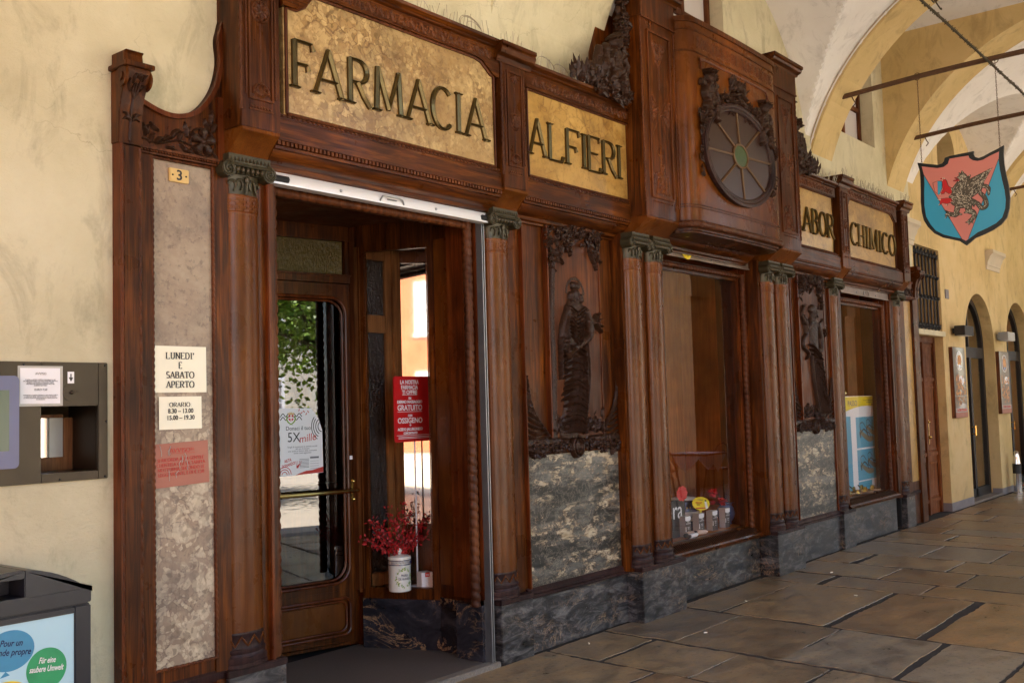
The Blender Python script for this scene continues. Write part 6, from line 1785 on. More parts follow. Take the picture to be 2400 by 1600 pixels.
t = thing('apothecary_jar', 'white lidded apothecary jar with green wreath holding red branches', 'jar', (4.735, .75, .412))
c = (4.735, .75, .412)
mb = MB(); mb.lathe(c, [(.068,0),(.073,.004),(.074,.02),(.072,.10),(.074,.165),(.076,.17),(.074,.178),(.074,.196),(.0765,.20),(.075,.208)], 32); jr = mb.build('body', M['ceramic'], t)
mb = MB(); mb.lathe(c, [(.076,.208),(.077,.214),(.074,.224),(.05,.232),(.018,.236),(.012,.242),(.016,.25),(.019,.258),(.013,.268),(.004,.275)], 32); mb.build('lid', M['ceramic'], t)
mb = MB()
for z in (.172, .2): mb.lathe((c[0], c[1], c[2]+z), [(.0772,0),(.0772,.005)], 32)
for k in range(26):
    q = PI+k/26*PI; mb.tube([(c[0]+.0762*cos(q), c[1]+.0762*sin(q), c[2]+.179), (c[0]+.0765*cos(q+.09), c[1]+.0765*sin(q+.09), c[2]+.196)], .0016, 4)
mb.build('dark_band', M['navy'], jr)
onj = lambda a, b, d: (c[0]+(.0745+d)*sin(a/.0745+jq), c[1]-(.0745+d)*cos(a/.0745+jq), c[2]+b)
jq = -.35
mb = MB(); R = random.Random(3)
for k in range(70):
    q = R.uniform(0, 2*PI); rr = R.uniform(.85, 1.1); a, b = .056*rr*cos(q), .092+.058*rr*sin(q); e = R.uniform(0, 6.28)
    mb.ribbon([(a, b), (a+.010*cos(e), b+.010*sin(e))], [.005,.002], onj, .0008, 2)
mb.build('wreath', M['green'], jr, smooth_=False)
text('PILULE\nDE RUDIUS', 'lettering', M['navy'], jr, None, .021, .078, sp=1.1, plane=lambda a, b, d: onj(a, b+.096, .0008+d), depth=.0001)
t = thing('red_branches', 'bunch of small leaved red branches rising from the white jar', 'plant', (4.735, .76, .60))
ms = MB(); ml = MB(); R = random.Random(14)
for k in range(22):
    a = R.uniform(-.72, 1.1); L = R.uniform(.22, .46)*(1-.3*abs(a)); dy = R.uniform(-.10, .16)
    if k in (1, 2): a = 1.15-k*.1; L = .42
    if k in (3, 4): a = -.95; L = .27
    P = [(4.735+sin(a)*L*s+.02*sin(s*5+k), .75+dy*s, .625+cos(a)*L*s*(1-.15*s)) for s in np.linspace(0, 1, 9)]
    ms.tube(P, [.003-.0002*i for i in range(9)], 5)
    for i in range(1, 9):
        for q in range(7):
            p = Vector(P[i])+Vector((R.uniform(-.02,.02), R.uniform(-.02,.02), R.uniform(-.02,.02))); d = Vector((R.gauss(0,1), R.gauss(0,1), R.gauss(.3,1))).normalized(); s_ = d.cross(Vector((R.gauss(0,1), R.gauss(0,1), R.gauss(0,1)))).normalized()
            l = R.uniform(.018, .034); ml.add([p, p+d*l*.5+s_*l*.25, p+d*l, p+d*l*.5-s_*l*.25], [(0,1,2,3)])
ml.build('leaves', M['redleaf'], t, smooth_=False, flip=False); ms.build('stems', M['stem'], t)
t = thing('white_carton', 'small white carton with red tab standing beside the apothecary jar', 'carton', (4.905, .69, .412))
mb = MB(); mb.box(4.95, 5.03, .66, .74, .412, .515); mb.map(lambda x, y, z: (4.905+(x-4.99)*cos(-.35)-(y-.70)*sin(-.35), .69+(x-4.99)*sin(-.35)+(y-.70)*cos(-.35), z)); mb.build('box', M['white'], t, bevel=.002)
mpx = lambda x, y, z: (4.905+(x-4.99)*cos(-.35)-(y-.70)*sin(-.35), .69+(x-4.99)*sin(-.35)+(y-.70)*cos(-.35), z)
mb = MB(); mb.box(4.975, 5.008, .6585, .6598, .487, .5155).map(mpx); mb.build('red_tab', M['red'], t)
text('COL', 'lettering', M['white'], t, None, .014, .022, plane=lambda a, b, d: mpx(4.9915+a, .658-d, .5+b), bold=.0005)
GR = {
'dark':[([(-0.01,0.221),(-0.015,0.169),(0.012,0.104),(0.056,0.042)],[0.0489,0.0856,0.1222,0.1304]),([(-0.005,0.257),(-0.013,0.204)],[0.0065,0.0489]),([(-0.078,0.206),(-0.047,0.163)],[0.0065,0.0326]),([(0.021,0.244),(0.007,0.207)],[0.0049,0.0326]),([(0.049,0.188),(0.024,0.199),(0.005,0.172)],[0.0114,0.0244,0.0408]),([(0.122,0.026),(0.09,0.012),(0.06,-0.027),(-0.012,-0.055)],[0.0163,0.0815,0.0978,0.0733]),([(0.106,0.102),(0.063,0.077)],[0.0081,0.0652]),([(0.055,0.059),(-0.006,-0.002),(-0.043,-0.068)],[0.1386,0.1304,0.0896]),([(-0.042,0.061),(-0.109,0.119),(-0.183,0.167),(-0.265,0.234)],[0.0978,0.1141,0.0774,0.0065]),([(-0.055,-0.001),(-0.113,0.05),(-0.172,0.109),(-0.197,0.139)],[0.0489,0.0733,0.0489,0.0081]),([(-0.043,-0.068),(-0.051,-0.138),(-0.086,-0.16),(-0.092,-0.204),(-0.042,-0.248)],[0.0733,0.0489,0.0408,0.0367,0.0277]),([(-0.006,-0.153),(-0.047,-0.146)],[0.0065,0.0326]),([(-0.003,-0.071),(0.046,-0.081),(0.065,-0.13),(0.075,-0.163),(0.148,-0.14)],[0.0652,0.0505,0.0448,0.0391,0.0326]),([(0.019,-0.167),(0.066,-0.151)],[0.0065,0.0326]),([(0.148,-0.14),(0.17,-0.18)],[0.0179,0.0049]),([(0.143,-0.14),(0.134,-0.185)],[0.0179,0.0049]),([(0.139,-0.137),(0.163,-0.112)],[0.0163,0.0049]),([(0.148,-0.144),(0.174,-0.149)],[0.0163,0.0049]),([(-0.046,-0.248),(-0.016,-0.249)],[0.0163,0.0049]),([(-0.049,-0.251),(-0.044,-0.272)],[0.0147,0.0049]),([(-0.066,-0.247),(-0.079,-0.263)],[0.013,0.0049]),([(-0.088,-0.057),(-0.13,-0.081),(-0.167,-0.129),(-0.208,-0.109),(-0.196,-0.031),(-0.156,0.026),(-0.17,0.075),(-0.206,0.078),(-0.236,0.048),(-0.235,-0.012)],[0.0277,0.0342,0.0367,0.0367,0.0342,0.0293,0.0293,0.031,0.0342,0.0114]),([(-0.081,-0.027),(-0.107,-0.06)],[0.0049,0.0326]),([(-0.097,-0.106),(-0.091,-0.067)],[0.0049,0.0244])],
'red':[([(0.108,0.076),(0.151,0.117),(0.164,0.18),(0.191,0.211)],[0.057,0.0538,0.0408,0.0196]),([(0.177,0.078),(0.203,0.064)],[0.0293,0.0065]),([(0.142,0.116),(0.186,0.079)],[0.0489,0.0163]),([(0.108,-0.015),(0.157,-0.012),(0.21,-0.0)],[0.0408,0.0522,0.0277]),([(0.15,-0.022),(0.151,-0.057)],[0.0196,0.0049]),([(0.199,-0.015),(0.225,-0.046)],[0.0196,0.0049]),([(0.025,0.171),(0.078,0.175)],[0.013,0.0049]),([(0.036,0.186),(0.064,0.203)],[0.0081,0.0033])],
'claw':[([(0.18,0.196),(0.206,0.205)],[0.0098,0.0024]),([(0.175,0.208),(0.182,0.225)],[0.0098,0.0024]),([(0.162,0.206),(0.166,0.224)],[0.0081,0.0024]),([(0.203,0.064),(0.22,0.056)],[0.0098,0.0024]),([(0.21,0.004),(0.237,0.013)],[0.0114,0.0024]),([(0.21,0.017),(0.216,0.029)],[0.0098,0.0024]),([(0.221,-0.038),(0.232,-0.047)],[0.0098,0.0024]),([(0.151,-0.048),(0.16,-0.062)],[0.0098,0.0024])],
'line':[([(0.355,0.278),(0.031,-0.406)],[0.0041,0.0041]),([(-0.34,0.315),(-0.029,-0.413)],[0.0041,0.0041]),([(0.274,0.185),(0.229,0.198),(0.184,0.185)],[0.0033,0.0033,0.0033]),([(0.274,0.185),(0.26,0.095),(0.22,0.056),(0.192,0.115),(0.184,0.185)],[0.0033,0.0033,0.0033,0.0033,0.0033])],
}
GP = {
'outline':[(0.416,0.416),(0.387,0.407),(0.337,0.392),(0.27,0.373),(0.221,0.36),(0.179,0.366),(0.161,0.385),(0.151,0.418),(0.105,0.428),(-0.013,0.433),(-0.122,0.437),(-0.116,0.41),(-0.127,0.378),(-0.162,0.361),(-0.21,0.372),(-0.266,0.396),(-0.33,0.418),(-0.393,0.445),(-0.385,0.362),(-0.387,0.26),(-0.397,0.157),(-0.414,0.053),(-0.42,-0.065),(-0.41,-0.164),(-0.383,-0.252),(-0.329,-0.312),(-0.257,-0.353),(-0.177,-0.385),(-0.089,-0.412),(-0.047,-0.445),(-0.006,-0.475),(0.025,-0.449),(0.056,-0.424),(0.128,-0.398),(0.209,-0.37),(0.289,-0.317),(0.345,-0.248),(0.383,-0.173),(0.399,-0.082),(0.403,0.016),(0.397,0.13),(0.394,0.235),(0.395,0.324)],
'inner':[(0.372,0.369),(0.305,0.349),(0.223,0.326),(0.164,0.327),(0.122,0.352),(0.105,0.399),(0.013,0.4),(-0.072,0.399),(-0.079,0.373),(-0.109,0.347),(-0.152,0.332),(-0.2,0.335),(-0.264,0.362),(-0.348,0.389),(-0.34,0.31),(-0.346,0.216),(-0.36,0.113),(-0.377,0.009),(-0.382,-0.084),(-0.372,-0.167),(-0.341,-0.247),(-0.284,-0.294),(-0.204,-0.329),(-0.115,-0.36),(-0.033,-0.414),(-0.004,-0.429),(0.027,-0.404),(0.111,-0.376),(0.199,-0.341),(0.271,-0.293),(0.318,-0.225),(0.356,-0.141),(0.367,-0.034),(0.363,0.089),(0.355,0.194),(0.355,0.278)],
'pink':[(0.372,0.369),(0.305,0.349),(0.223,0.326),(0.164,0.327),(0.122,0.352),(0.105,0.399),(0.013,0.4),(-0.072,0.399),(-0.079,0.373),(-0.109,0.347),(-0.152,0.332),(-0.2,0.335),(-0.264,0.362),(-0.348,0.389),(-0.34,0.315),(-0.029,-0.413),(-0.004,-0.429),(0.03,-0.406),(0.355,0.278)],
'sp':[(0.274,0.185),(0.229,0.198),(0.232,0.064),(0.26,0.095)],
'sb':[(0.229,0.198),(0.184,0.185),(0.194,0.107),(0.22,0.056),(0.232,0.064)],
}
# ------------------------------------------------------------------ goods in the centre window
ZS = .451
def carton(x, y, i):
    lab = ['dark carton with white printed top, first of the row from the left column', 'dark carton with white printed top, second in the window row', 'dark carton with white printed top, third in the window row', 'dark carton with white printed top, nearest the blue vase'][i]
    t = thing('product_carton', lab, 'carton', (x, y, ZS), 'dark product cartons in the centre window')
    w_, d_, h_ = .092, .062, .172
    mb = MB(); mb.box(x, x+w_, y+.001, y+d_, ZS, ZS+h_); mb.build('box', M['greyside'], t, bevel=.0015)
    mb = MB(); mb.box(x+.0005, x+w_-.0005, y-.0006, y+.001, ZS+.001, ZS+h_-.002); f = mb.build('dark_face', M['browncard'], t)
    mb = MB(); mb.prism([(x+.001,ZS+h_-.003),(x+w_-.001,ZS+h_-.003)]+[(x+w_/2+(w_/2-.001)*cos(q), ZS+h_-.030-.012*sin(q)) for q in np.linspace(0, PI, 10)], y-.0012, y-.0006)
    mb.box(x+.002, x+.012, y-.0012, y-.0006, ZS+.045, ZS+.085); mb.build('white_print', M['white'], f)
    for zz, s_, sz in ((.116,'ACIDO\nIALURONICO',.013), (.072,'SIERO\nVISO',.013), (.045,'30 ml',.010)):
        text(s_, 'lettering', M['white'], f, (x+.052, y-.0012, ZS+zz), sz, None, depth=.0001)
for i, x in enumerate((7.59, 7.825, 8.068, 8.305)): carton(x, .245, i)
for i, (x, y) in enumerate(((7.735, .33), (7.965, .34))):
    t = thing('white_carton', ['small white carton behind the first two dark cartons', 'small white carton between the second and third dark cartons'][i], 'carton', (x, y, ZS), 'white cartons behind the dark row')
    mb = MB(); mb.box(x, x+.05, y, y+.05, ZS, ZS+.12); mb.build('box', M['white'], t, bevel=.0015)
    mb = MB(); mb.box(x+.008, x+.042, y-.0008, y, ZS+.03, ZS+.05); mb.build('print', M['greyside'], t)
def tube_pack(a, b, r, lab):
    t = thing('cream_tube', lab, 'tube', (a[0], a[1], ZS), 'cream tubes on the window shelf')
    A, B_ = Vector(a), Vector(b); mb = MB(); mb.tube([A.lerp(B_, s) for s in (0, .1, .8, 1)], [r*.95, r, r*.85, r*.25], 14); mb.build('body', M['white'] if 'white' in lab else M['pinkish'], t)
    mb = MB(); d = (B_-A).normalized(); mb.tube([A-d*.028, A], r*.8, 12); mb.build('cap', M['ink'], t)
M['pinkish'] = plain('skin_tone_plastic', (.62,.45,.36), .35)
tube_pack((7.535, .205, ZS+.026), (7.735, .245, ZS+.022), .024, 'beige cream tube lying across another tube before the cartons')
tube_pack((7.53, .172, ZS+.020), (7.70, .19, ZS+.018), .019, 'white cream tube with black cap lying lowest on the window shelf')
tube_pack((7.75, .235, ZS+.022), (7.89, .20, ZS+.018), .021, 'beige cream tube lying alone before the second dark carton')
# big pot with oval ad
t = thing('ceramic_pot', 'tall dark blue pharmacy pot with pale lid and lettered band', 'jar', (7.95, .46, ZS))
c = (7.95, .46, ZS)
mb = MB(); mb.lathe(c, [(.10,0),(.12,.03),(.135,.10),(.13,.20),(.11,.235),(.105,.26),(.115,.275)], 32); bd = mb.build('body', M['navy'], t)
mb = MB(); mb.lathe(c, [(.118,.275),(.122,.283),(.10,.296),(.05,.302)], 32); mb.build('lid', M['ceramic'], t)
mb = MB(); mb.lathe(c, [(.1365,.10),(.1385,.11),(.1365,.17),(.134,.178)], 32); mb.build('label_band', M['greyside'], bd)
text('UNGUENTA', 'lettering', M['navy'], bd, None, .028, None, plane=lambda a, b, d: (c[0]+(.139+d)*sin(a/.139-.55), c[1]-(.139+d)*cos(a/.139-.55), ZS+.14+b))
mb = MB()
for k in range(9):
    q = -1.5+k*.22; mb.sph((c[0]+.132*sin(q), c[1]-.132*cos(q), ZS+.215), (.012,.006,.009), 6, 5)
mb.build('ornament', M['gold'], bd)
t = thing('oval_advert', 'yellow oval price card with printed bottle leaning on the blue pot', 'sign', (7.97, .30, .63))
cc = (7.975, .30, .695); R_c = lambda a, b, d: (cc[0]+a*cos(.12)+b*sin(.12), cc[1]+d, cc[2]-a*sin(.12)+b*cos(.12))
mb = MB(); mb.ext([(.155*cos(q), .058*sin(q)) for q in np.linspace(0, 2*PI, 41)[:-1]], R_c, 0, .003); mb.build('card', M['yellowcard'], t, smooth_=False)
mb = MB(); mb.box(7.96, 7.99, .305, .31, ZS, .70); mb.build('strut', M['yellowcard'], t)
mb = MB(); mb.ext([(-.10,-.038),(.09,-.030),(.09,-.040),(-.08,-.047)], R_c, -.0008, 0); mb.build('red_stripe', M['red'], t)
text('OMAGGIO', 'lettering', M['redink'], t, None, .024, .115, plane=lambda a, b, d: R_c(a-.045, b+.005, -.0008-d), bold=.0004)
text('SHAMPOO', 'lettering', M['ink'], t, None, .014, .06, plane=lambda a, b, d: R_c(a-.05, b-.012, -.0008-d))
text('la tua farmacia', 'lettering', M['ink_soft'], t, None, .015, .09, plane=lambda a, b, d: R_c(a-.02, b+.033, -.0008-d))
mb = MB(); mb.ext([(.055,.022),(.095,.018),(.125,-.035),(.085,-.046)], R_c, -.0012, -.0004); mb.build('bottle_print', M['white'], t)
mb = MB(); mb.ext([(.06,.022),(.088,.019),(.086,.034),(.064,.036)], R_c, -.0012, -.0004); mb.build('cap_print', M['ink'], t)
t = thing('display_card', 'black display card lettered in white, half hidden by the column', 'sign', (7.56, .30, ZS))
mb = MB(); mb.box(7.36, 7.69, .30, .306, ZS, .76); mb.build('card', M['blackcard'], t)
text('kera', 'lettering', M['white'], t, (7.648, .2985, .672), .21, None, align='RIGHT', depth=.0003)
t = thing('red_tag', 'red scalloped price tag above the black display card', 'tag', (7.625, .29, .75))
mb = MB(); mb.ext([(7.625+(.088+.006*cos(9*q))*cos(q), .812+(.062+.004*cos(9*q))*sin(q)) for q in np.linspace(0, 2*PI, 73)[:-1]], lambda a, b, d: (a, d, b), .285, .288); mb.build('card', M['red'], t, smooth_=False)
text('IN REGALO\nCON\nLA CREMA', 'lettering', M['redink'], t, (7.635, .2842, .812), .022, None)
def flower_vase(x, y, lab):
    t = thing('flower_vase', lab, 'vase', (x, y, ZS)); c = (x, y, ZS)
    mb = MB(); mb.lathe(c, [(.05,0),(.055,.006),(.045,.02),(.07,.05),(.088,.10),(.075,.15),(.055,.175),(.07,.195),(.085,.2),(.078,.203)], 28); mb.build('vase', M['blueglaze'], t)
    R = random.Random(int(x*50)); mp_ = MB(); ms = MB()
    for k in range(9):
        fx, fy, fz = x+R.uniform(-.24, .26), y+R.uniform(-.08, .10), ZS+R.uniform(.20, .30)
        if k < 3: fx = x+.08+k*.07; fz = ZS+.30-.02*k
        ms.tube([(x, y, ZS+.17), ((x+fx)/2, (y+fy)/2, fz-.02), (fx, fy, fz)], .004, 5)
        for q in range(26):
            d = Vector((R.gauss(0,1), R.gauss(0,1), R.gauss(.35,.8))).normalized(); u = d.cross(Vector((0,0,1))+Vector((R.gauss(0,.3),)*3)).normalized(); v = d.cross(u)
            o = Vector((fx, fy, fz)); r = R.uniform(.035, .062); W = r*.42
            mp_.add([o+d*.008, o+d*r*.6+u*W+v*.008, o+d*r+v*.012, o+d*r*.6-u*W+v*.008], [(0,1,2,3)])
    mp_.build('petals', M['redpetal'], t, flip=False); ms.build('stems', M['stem'], t)
flower_vase(8.56, .37, 'blue glazed vase of red silk flowers at the right of the window')

# ------------------------------------------------------------------ shoe window
ZR = .486
t = thing('shoe_poster', 'tall advertising board with two printed sandals under a yellow heading', 'poster', (11.9, .30, ZR))
X0, X1, Z0, Z1, yy = 11.10, 12.48, ZR, 1.592, .30
mb = MB(); mb.box(X0, X1, yy, yy+.012, Z0, Z1); bd = mb.build('board', M['white'], t)
pl = MB(); pl.prism([(X0,1.585),(X1,1.585),(X1,1.36)]+[(x, 1.40-.0+.075*sin(PI*(x-11.3)/1.5)) for x in np.linspace(12.35, 11.2, 12)]+[(X0,1.42)], yy-.001, yy); pl.build('yellow_heading', M['yellowcard'], bd)
pl = MB(); pl.box(11.72, 12.45, yy-.001, yy, .985, 1.345); pl.box(11.72, 12.45, yy-.001, yy, .61, .965); pl.box(11.72, 12.15, yy-.001, yy, ZR+.01, .595); pl.box(X0, 11.56, yy-.001, yy, ZR, 1.36)
pl.build('blue_photo', M['cyan'], bd)
text('PASSO', 'lettering', M['ink_soft'], bd, (11.64, yy-.0016, 1.505), .085, .29, bold=.001)
pl = MB(); pl.box(11.98, 12.42, yy-.0012, yy-.0006, 1.535, 1.541); pl.box(12.08, 12.42, yy-.0012, yy-.0006, 1.512, 1.518)
for k in range(4): pl.box(12.25+k*.04, 12.275+k*.04, yy-.0012, yy-.0006, 1.475, 1.50)
pl.build('small_print', M['ink_soft'], bd)
def pic_sandal(x, z, k, m):
    F2 = lambda a, b, d: (x+m*a*k, d, z+b*k); pl = MB()
    pl.ribbon([(-.20,.05),(-.10,.0),(.05,-.045),(.20,-.05)], [.05,.06,.07,.055], F2, yy-.002, 6); s_ = pl.build('sandal_print', M['sandalpic'], bd, smooth_=False)
    pl = MB(); pl.ribbon([(-.2,.06),(-.21,.13),(-.12,.15),(-.03,.09)], [.012]*4, F2, yy-.003); pl.ribbon([(-.19,.03),(-.10,.07),(.0,.03),(.04,-.02)], [.016,.018,.02,.02], F2, yy-.0032); pl.ribbon([(.0,.03),(.08,.02),(.12,-.03)], [.012,.012,.014], F2, yy-.0034)
    pl.ribbon([(-.22,.03),(-.20,-.02)], [.04,.03], F2, yy-.003)
    pl.build('strap_print', M['leathdk'] if m > 0 else M['gold'], s_, smooth_=False)
pic_sandal(12.05, 1.13, 1.0, 1); pic_sandal(12.22, 1.19, .8, 1); pic_sandal(12.02, .75, .95, 1); pic_sandal(12.22, .80, .8, 1)
def sandal(x, y, z, ang, lab, k=1.):
    t = thing('sandal', lab, 'sandal', (x, y, z), 'sandals in the right window')
    Rm = Matrix.Rotation(ang, 3, 'Z'); f = lambda p: tuple(Vector((x, y, z))+Rm @ Vector(p)*k)
    out = [(.04*sin(q)*(1.0 if cos(q) > 0 else .78), .12*cos(q)) for q in np.linspace(0, 2*PI, 29)[:-1]]
    mb = MB(); mb.ext(out, lambda a, b, d: f((a, b, d+.012*(1 if b < 0 else (1-b/.12))))  , 0, .014); mb.build('sole', M['leather'], t, bevel=.002)
    mb = MB()
    for b0, w_ in ((-.05,.030),(.045,.018)):
        vs = []; 
        for i in range(9):
            q = PI*i/8
            for dd in (-w_/2, w_/2): vs.append(f((.042*cos(q), b0+dd, .02+.042*sin(q))))
        mb.add(vs, [(2*i, 2*i+1, 2*i+3, 2*i+2) for i in range(8)])
    mb.build('gold_strap', M['gold'], t)
    mb = MB(); mb.tube([f(p) for p in smooth([(-.035,.05,.04),(-.03,.10,.09),(0,.12,.115),(.03,.10,.09),(.035,.05,.04)], 5)], .005*k, 6); mb.build('ankle_strap', M['leathdk'], t)
sandal(11.50, .215, ZR+.002, .25, 'gold strapped sandal at the left of the pair on the shelf', 1.25); sandal(11.75, .22, ZR+.002, .18, 'gold strapped sandal at the right of the pair on the shelf', 1.25)
sandal(11.25, .20, ZR+.002, .9, 'flat sandal half hidden by the column at the window corner', 1.0)
t = thing('display_riser', 'slim upright holder carrying one sandal beside the shoe board', 'stand', (11.46, .32, ZR))
mb = MB(); mb.tube([(11.46, .34, ZR), (11.46, .34, 1.60)], .008, 8); mb.build('post', M['steel'], t)
mb = MB(); mb.box(11.36, 11.55, .32, .40, 1.60, 1.606); mb.build('plate', M['chrome'], t)
sandal(11.46, .355, 1.607, 1.2, 'pale sandal perched on the holder above the shoe board', .8)

# ------------------------------------------------------------------ hanging shield
SX = 10.45
t = thing('hanging_shield', 'pink and blue hanging shield sign with a grey griffin and thick black border', 'sign', (SX, -1.35, 4.0))
sm = lambda a, b, d: (SX+d, a-1.35, b+3.5)
mb = MB(); mb.ext(GP['outline'], sm, -.012, .016); bo = mb.build('border', M['black_s'], t, bevel=.003)
mb = MB(); mb.ext(GP['inner'], sm, -.0145, -.011); mb.ext(GP['inner'], sm, .015, .0185); fd = mb.build('blue_field', M['blue_s'], t, smooth_=False)
mb = MB(); mb.ext(GP['pink'], sm, -.0160, -.0140); mb.ext(GP['pink'], sm, .018, .020); mb.build('pink_field', M['pink_s'], t, smooth_=False)
D = -.0168
mb = MB()
for i, (p, w_) in enumerate(GR['line']): mb.ribbon(p, w_, sm, D-.0003-.00005*i, 1)
mb.build('outline_print', M['black_s'], fd, smooth_=False)
mb = MB(); mb.ext(GP['sb'], sm, D, D+.0004); mb.build('small_shield', M['blue_s'], fd, smooth_=False)
mb = MB()
for i, (p, w_) in enumerate(GR['dark']): mb.ribbon(p, [x+.009 for x in w_], sm, D-.0005-.00003*i, 6)
for i, (p, w_) in enumerate(GR['red']): mb.ribbon(p, [x+.008 for x in w_], sm, D-.0005-.00003*i, 6)
go = mb.build('griffin_outline', M['black_s'], fd, smooth_=False)
mb = MB()
for i, (p, w_) in enumerate(GR['dark']): mb.ribbon(p, w_, sm, D-.0018-.00003*i, 6)
gb = mb.build('griffin', M['grif'], fd, smooth_=False)
mb = MB()
for i, (p, w_) in enumerate(GR['red']): mb.ribbon(p, w_, sm, D-.0019-.00003*i, 6)
mb.build('red_limb', M['red'], gb, smooth_=False)
mb = MB()
for i, (p, w_) in enumerate(GR['claw']): mb.ribbon(p, w_, sm, D-.0030-.00003*i, 4)
R = random.Random(6); dk = MB(); cnt = 0
for p, w_ in GR['dark']:
    Pq = smooth(p, 8); L = np.linspace(0, 1, len(Pq)); W = np.interp(L, np.linspace(0, 1, len(w_)), w_)
    T = np.gradient(Pq, axis=0); T /= np.linalg.norm(T, axis=1, keepdims=True)+1e-9
    ln = np.linalg.norm(np.diff(Pq, axis=0), axis=1).sum()
    for k in range(int(ln*W.mean()*5200)+3):
        i = R.randrange(len(Pq)); o = R.uniform(-.42, .42)*W[i]; n_ = np.array([-T[i][1], T[i][0]])
        q = Pq[i]+n_*o; big = W[i] > .04
        l = R.uniform(.012, .024) if big else R.uniform(.010, .02); dr = T[i]+n_*R.uniform(-.25, .25)
        (mb if R.random() < .55 else dk).ribbon([tuple(q), tuple(q+dr*l*.5+n_*.002), tuple(q+dr*l)], [.002, .0055 if big else .004, .0015], sm, D-.0034-.00001*(cnt % 60), 2); cnt += 1
mb.build('feather_light', M['grif_hi'], gb, smooth_=False); dk.build('feather_dark', M['black_s'], gb, smooth_=False)
for y, zt_, zb_ in ((-.975, 4.80, 3.90), (-1.705, 4.80, 3.93)):
    mb = MB(); n = int((zt_-zb_)/.021)
    for k in range(n):
        z = zb_+(k+.5)*.0212; q = np.linspace(0, 2*PI, 9)
        mb.tube([(SX+(.0055*cos(a) if k % 2 else 0), y+(0 if k % 2 else .0055*cos(a)), z+.0145*sin(a)) for a in q], .0019, 4)
    q = np.linspace(-.6, 2*PI-.6, 16); mb.tube([(SX, y+.032*cos(a), 4.79+.036*sin(a)) for a in q], .004, 5)
    mb.build('chain', M['iron'], t)
t = thing('garland_cable', 'dark garland cable strung lengthwise below the vault over the shield', 'cable', (10.5, -1.66, 4.82))
mb = MB(); P = smooth([(5.4,-1.63,4.74),(8.0,-1.64,4.79),(10.45,-1.66,4.77),(12.8,-1.66,4.76),(17.2,-1.66,4.75)], 16); mb.tube([tuple(p) for p in P], .0115, 8)
mb.build('cable', M['rope'], t)
mb = MB(); R = random.Random(2)
for p in P:
    for k in range(8):
        x = p[0]+R.uniform(-.15, .15); q = R.uniform(0, 6.28); mb.tube([(x, p[1], p[2]), (x+.01, p[1]+.02*cos(q), p[2]+.02*sin(q))], [.005,.003], 5)
mb.build('socket', M['rope'], t)
mb = MB()
for cx in (8.6, 8.8): mb.tube([(cx+.06*cos(q), -1.66+.03*sin(q), 4.88+.07*sin(q)) for q in np.linspace(.4, 5.6, 14)], .006, 6)
mb.build('wire_loop', M['rope'], t)

# ------------------------------------------------------------------ bar side: posters, lamps, ashtray, board
def bar_poster(x0, x1, z0, z1, lab, red):
    t = thing('menu_poster', lab, 'poster', ((x0+x1)/2, YW, z0), 'food posters beside the bar doors')
    y = YW-.05
    mb = MB(); mb.box(x0, x1, y, YW, z0, z1); mb.build('frame', M['wood_door'], t, bevel=.003)
    mb = MB(); mb.box(x0+.004, x1-.004, y-.003, y, z0+.004, z1-.004); s_ = mb.build('print', M['posterdk'], t)
    xm = (x0+x1)/2; w_ = x1-x0
    for rx, rz, m, dd in ((.15,.135,'white',0), (.138,.124,'navy',.0004), (.085,.085,'food2',.0008)): disc(xm+.01, z1-.19, rx*w_/.55, rz, y-.0036-dd, m, 'emblem', s_)
    disc(xm+.01, z1-.265, .06, .026, y-.0052, 'blueglaze', 'emblem', s_)
    mb = MB()
    for k in range(3): mb.ribbon([(xm-.03+k*.04, z1-.23), (xm-.02+k*.035, z1-.15)], [.012,.02], pm, y-.0052)
    mb.build('ear_print', M['food2'], s_, smooth_=False)
    R = random.Random(int(x0)); yy_ = y-.0036
    disc(xm+.07, z0+.52, .13, .06, yy_, 'white', 'plate_print', s_)
    mb = MB(); mb2 = MB()
    for k in range(70):
        a, b = xm+R.uniform(-.21, .21), z0+R.uniform(.18, .58); (mb if k % 2 else mb2).ribbon([(a, b), (a+R.uniform(-.05,.05), b+R.uniform(-.02,.04))], [R.uniform(.02,.07), .02], pm, yy_-.0008-.00001*k, 3)
    mb.build('food_print', M['food1'], s_, smooth_=False); mb2.build('food_print', M['food2'], s_, smooth_=False)
    mb = MB(); mb.box(x0+.004, x1-.004, yy_-.002, yy_-.0014, z0+.004, z0+.075); mb.build('red_foot', M['salmon'], s_)
    mb = MB(); mb.box(x0+.004, x1-.004, yy_-.002, yy_-.0014, z0+.075, z0+.135); mb.build('pale_strip', M['lampgrey'], s_)
    text('CUCINA ITALIANA', 'lettering', M['redink'], s_, (xm, yy_-.0024, z0+.105), .05, w_*.82, bold=.002)
bar_poster(14.66, 15.235, 1.25, 2.23, 'framed food poster with oval emblem between plain door and first arched doorway', 0)
bar_poster(17.12, 17.70, 1.25, 2.225, 'framed food poster with oval emblem between the two arched doorways', 1)
for x0, x1, m, lab in ((14.80, 15.25, 'darkframe', 'dark brown box lamp fixed over the nearer food poster'), (17.15, 17.60, 'lampgrey', 'pale grey box lamp fixed over the farther food poster')):
    t = thing('wall_lamp', lab, 'wall lamp', ((x0+x1)/2, YW, 2.4), 'box lamps on the bar wall')
    mb = MB(); mb.box(x0+.1, x1-.1, YW-.05, YW, 2.42, 2.5); mb.build('bracket', M[m], t)
    mb = MB(); mb.box(x0, x1, YW-.19, YW-.05, 2.39, 2.525); mb.build('housing', M[m], t, bevel=.006)
    mb = MB(); mb.box(x0+.03, x1-.03, YW-.17, YW-.07, 2.387, 2.39); mb.build('lens', M['white'], t)
t = thing('ashtray_post', 'slim chrome and black ashtray post standing by the second arched doorway', 'ashtray', (17.45, -.08, 0))
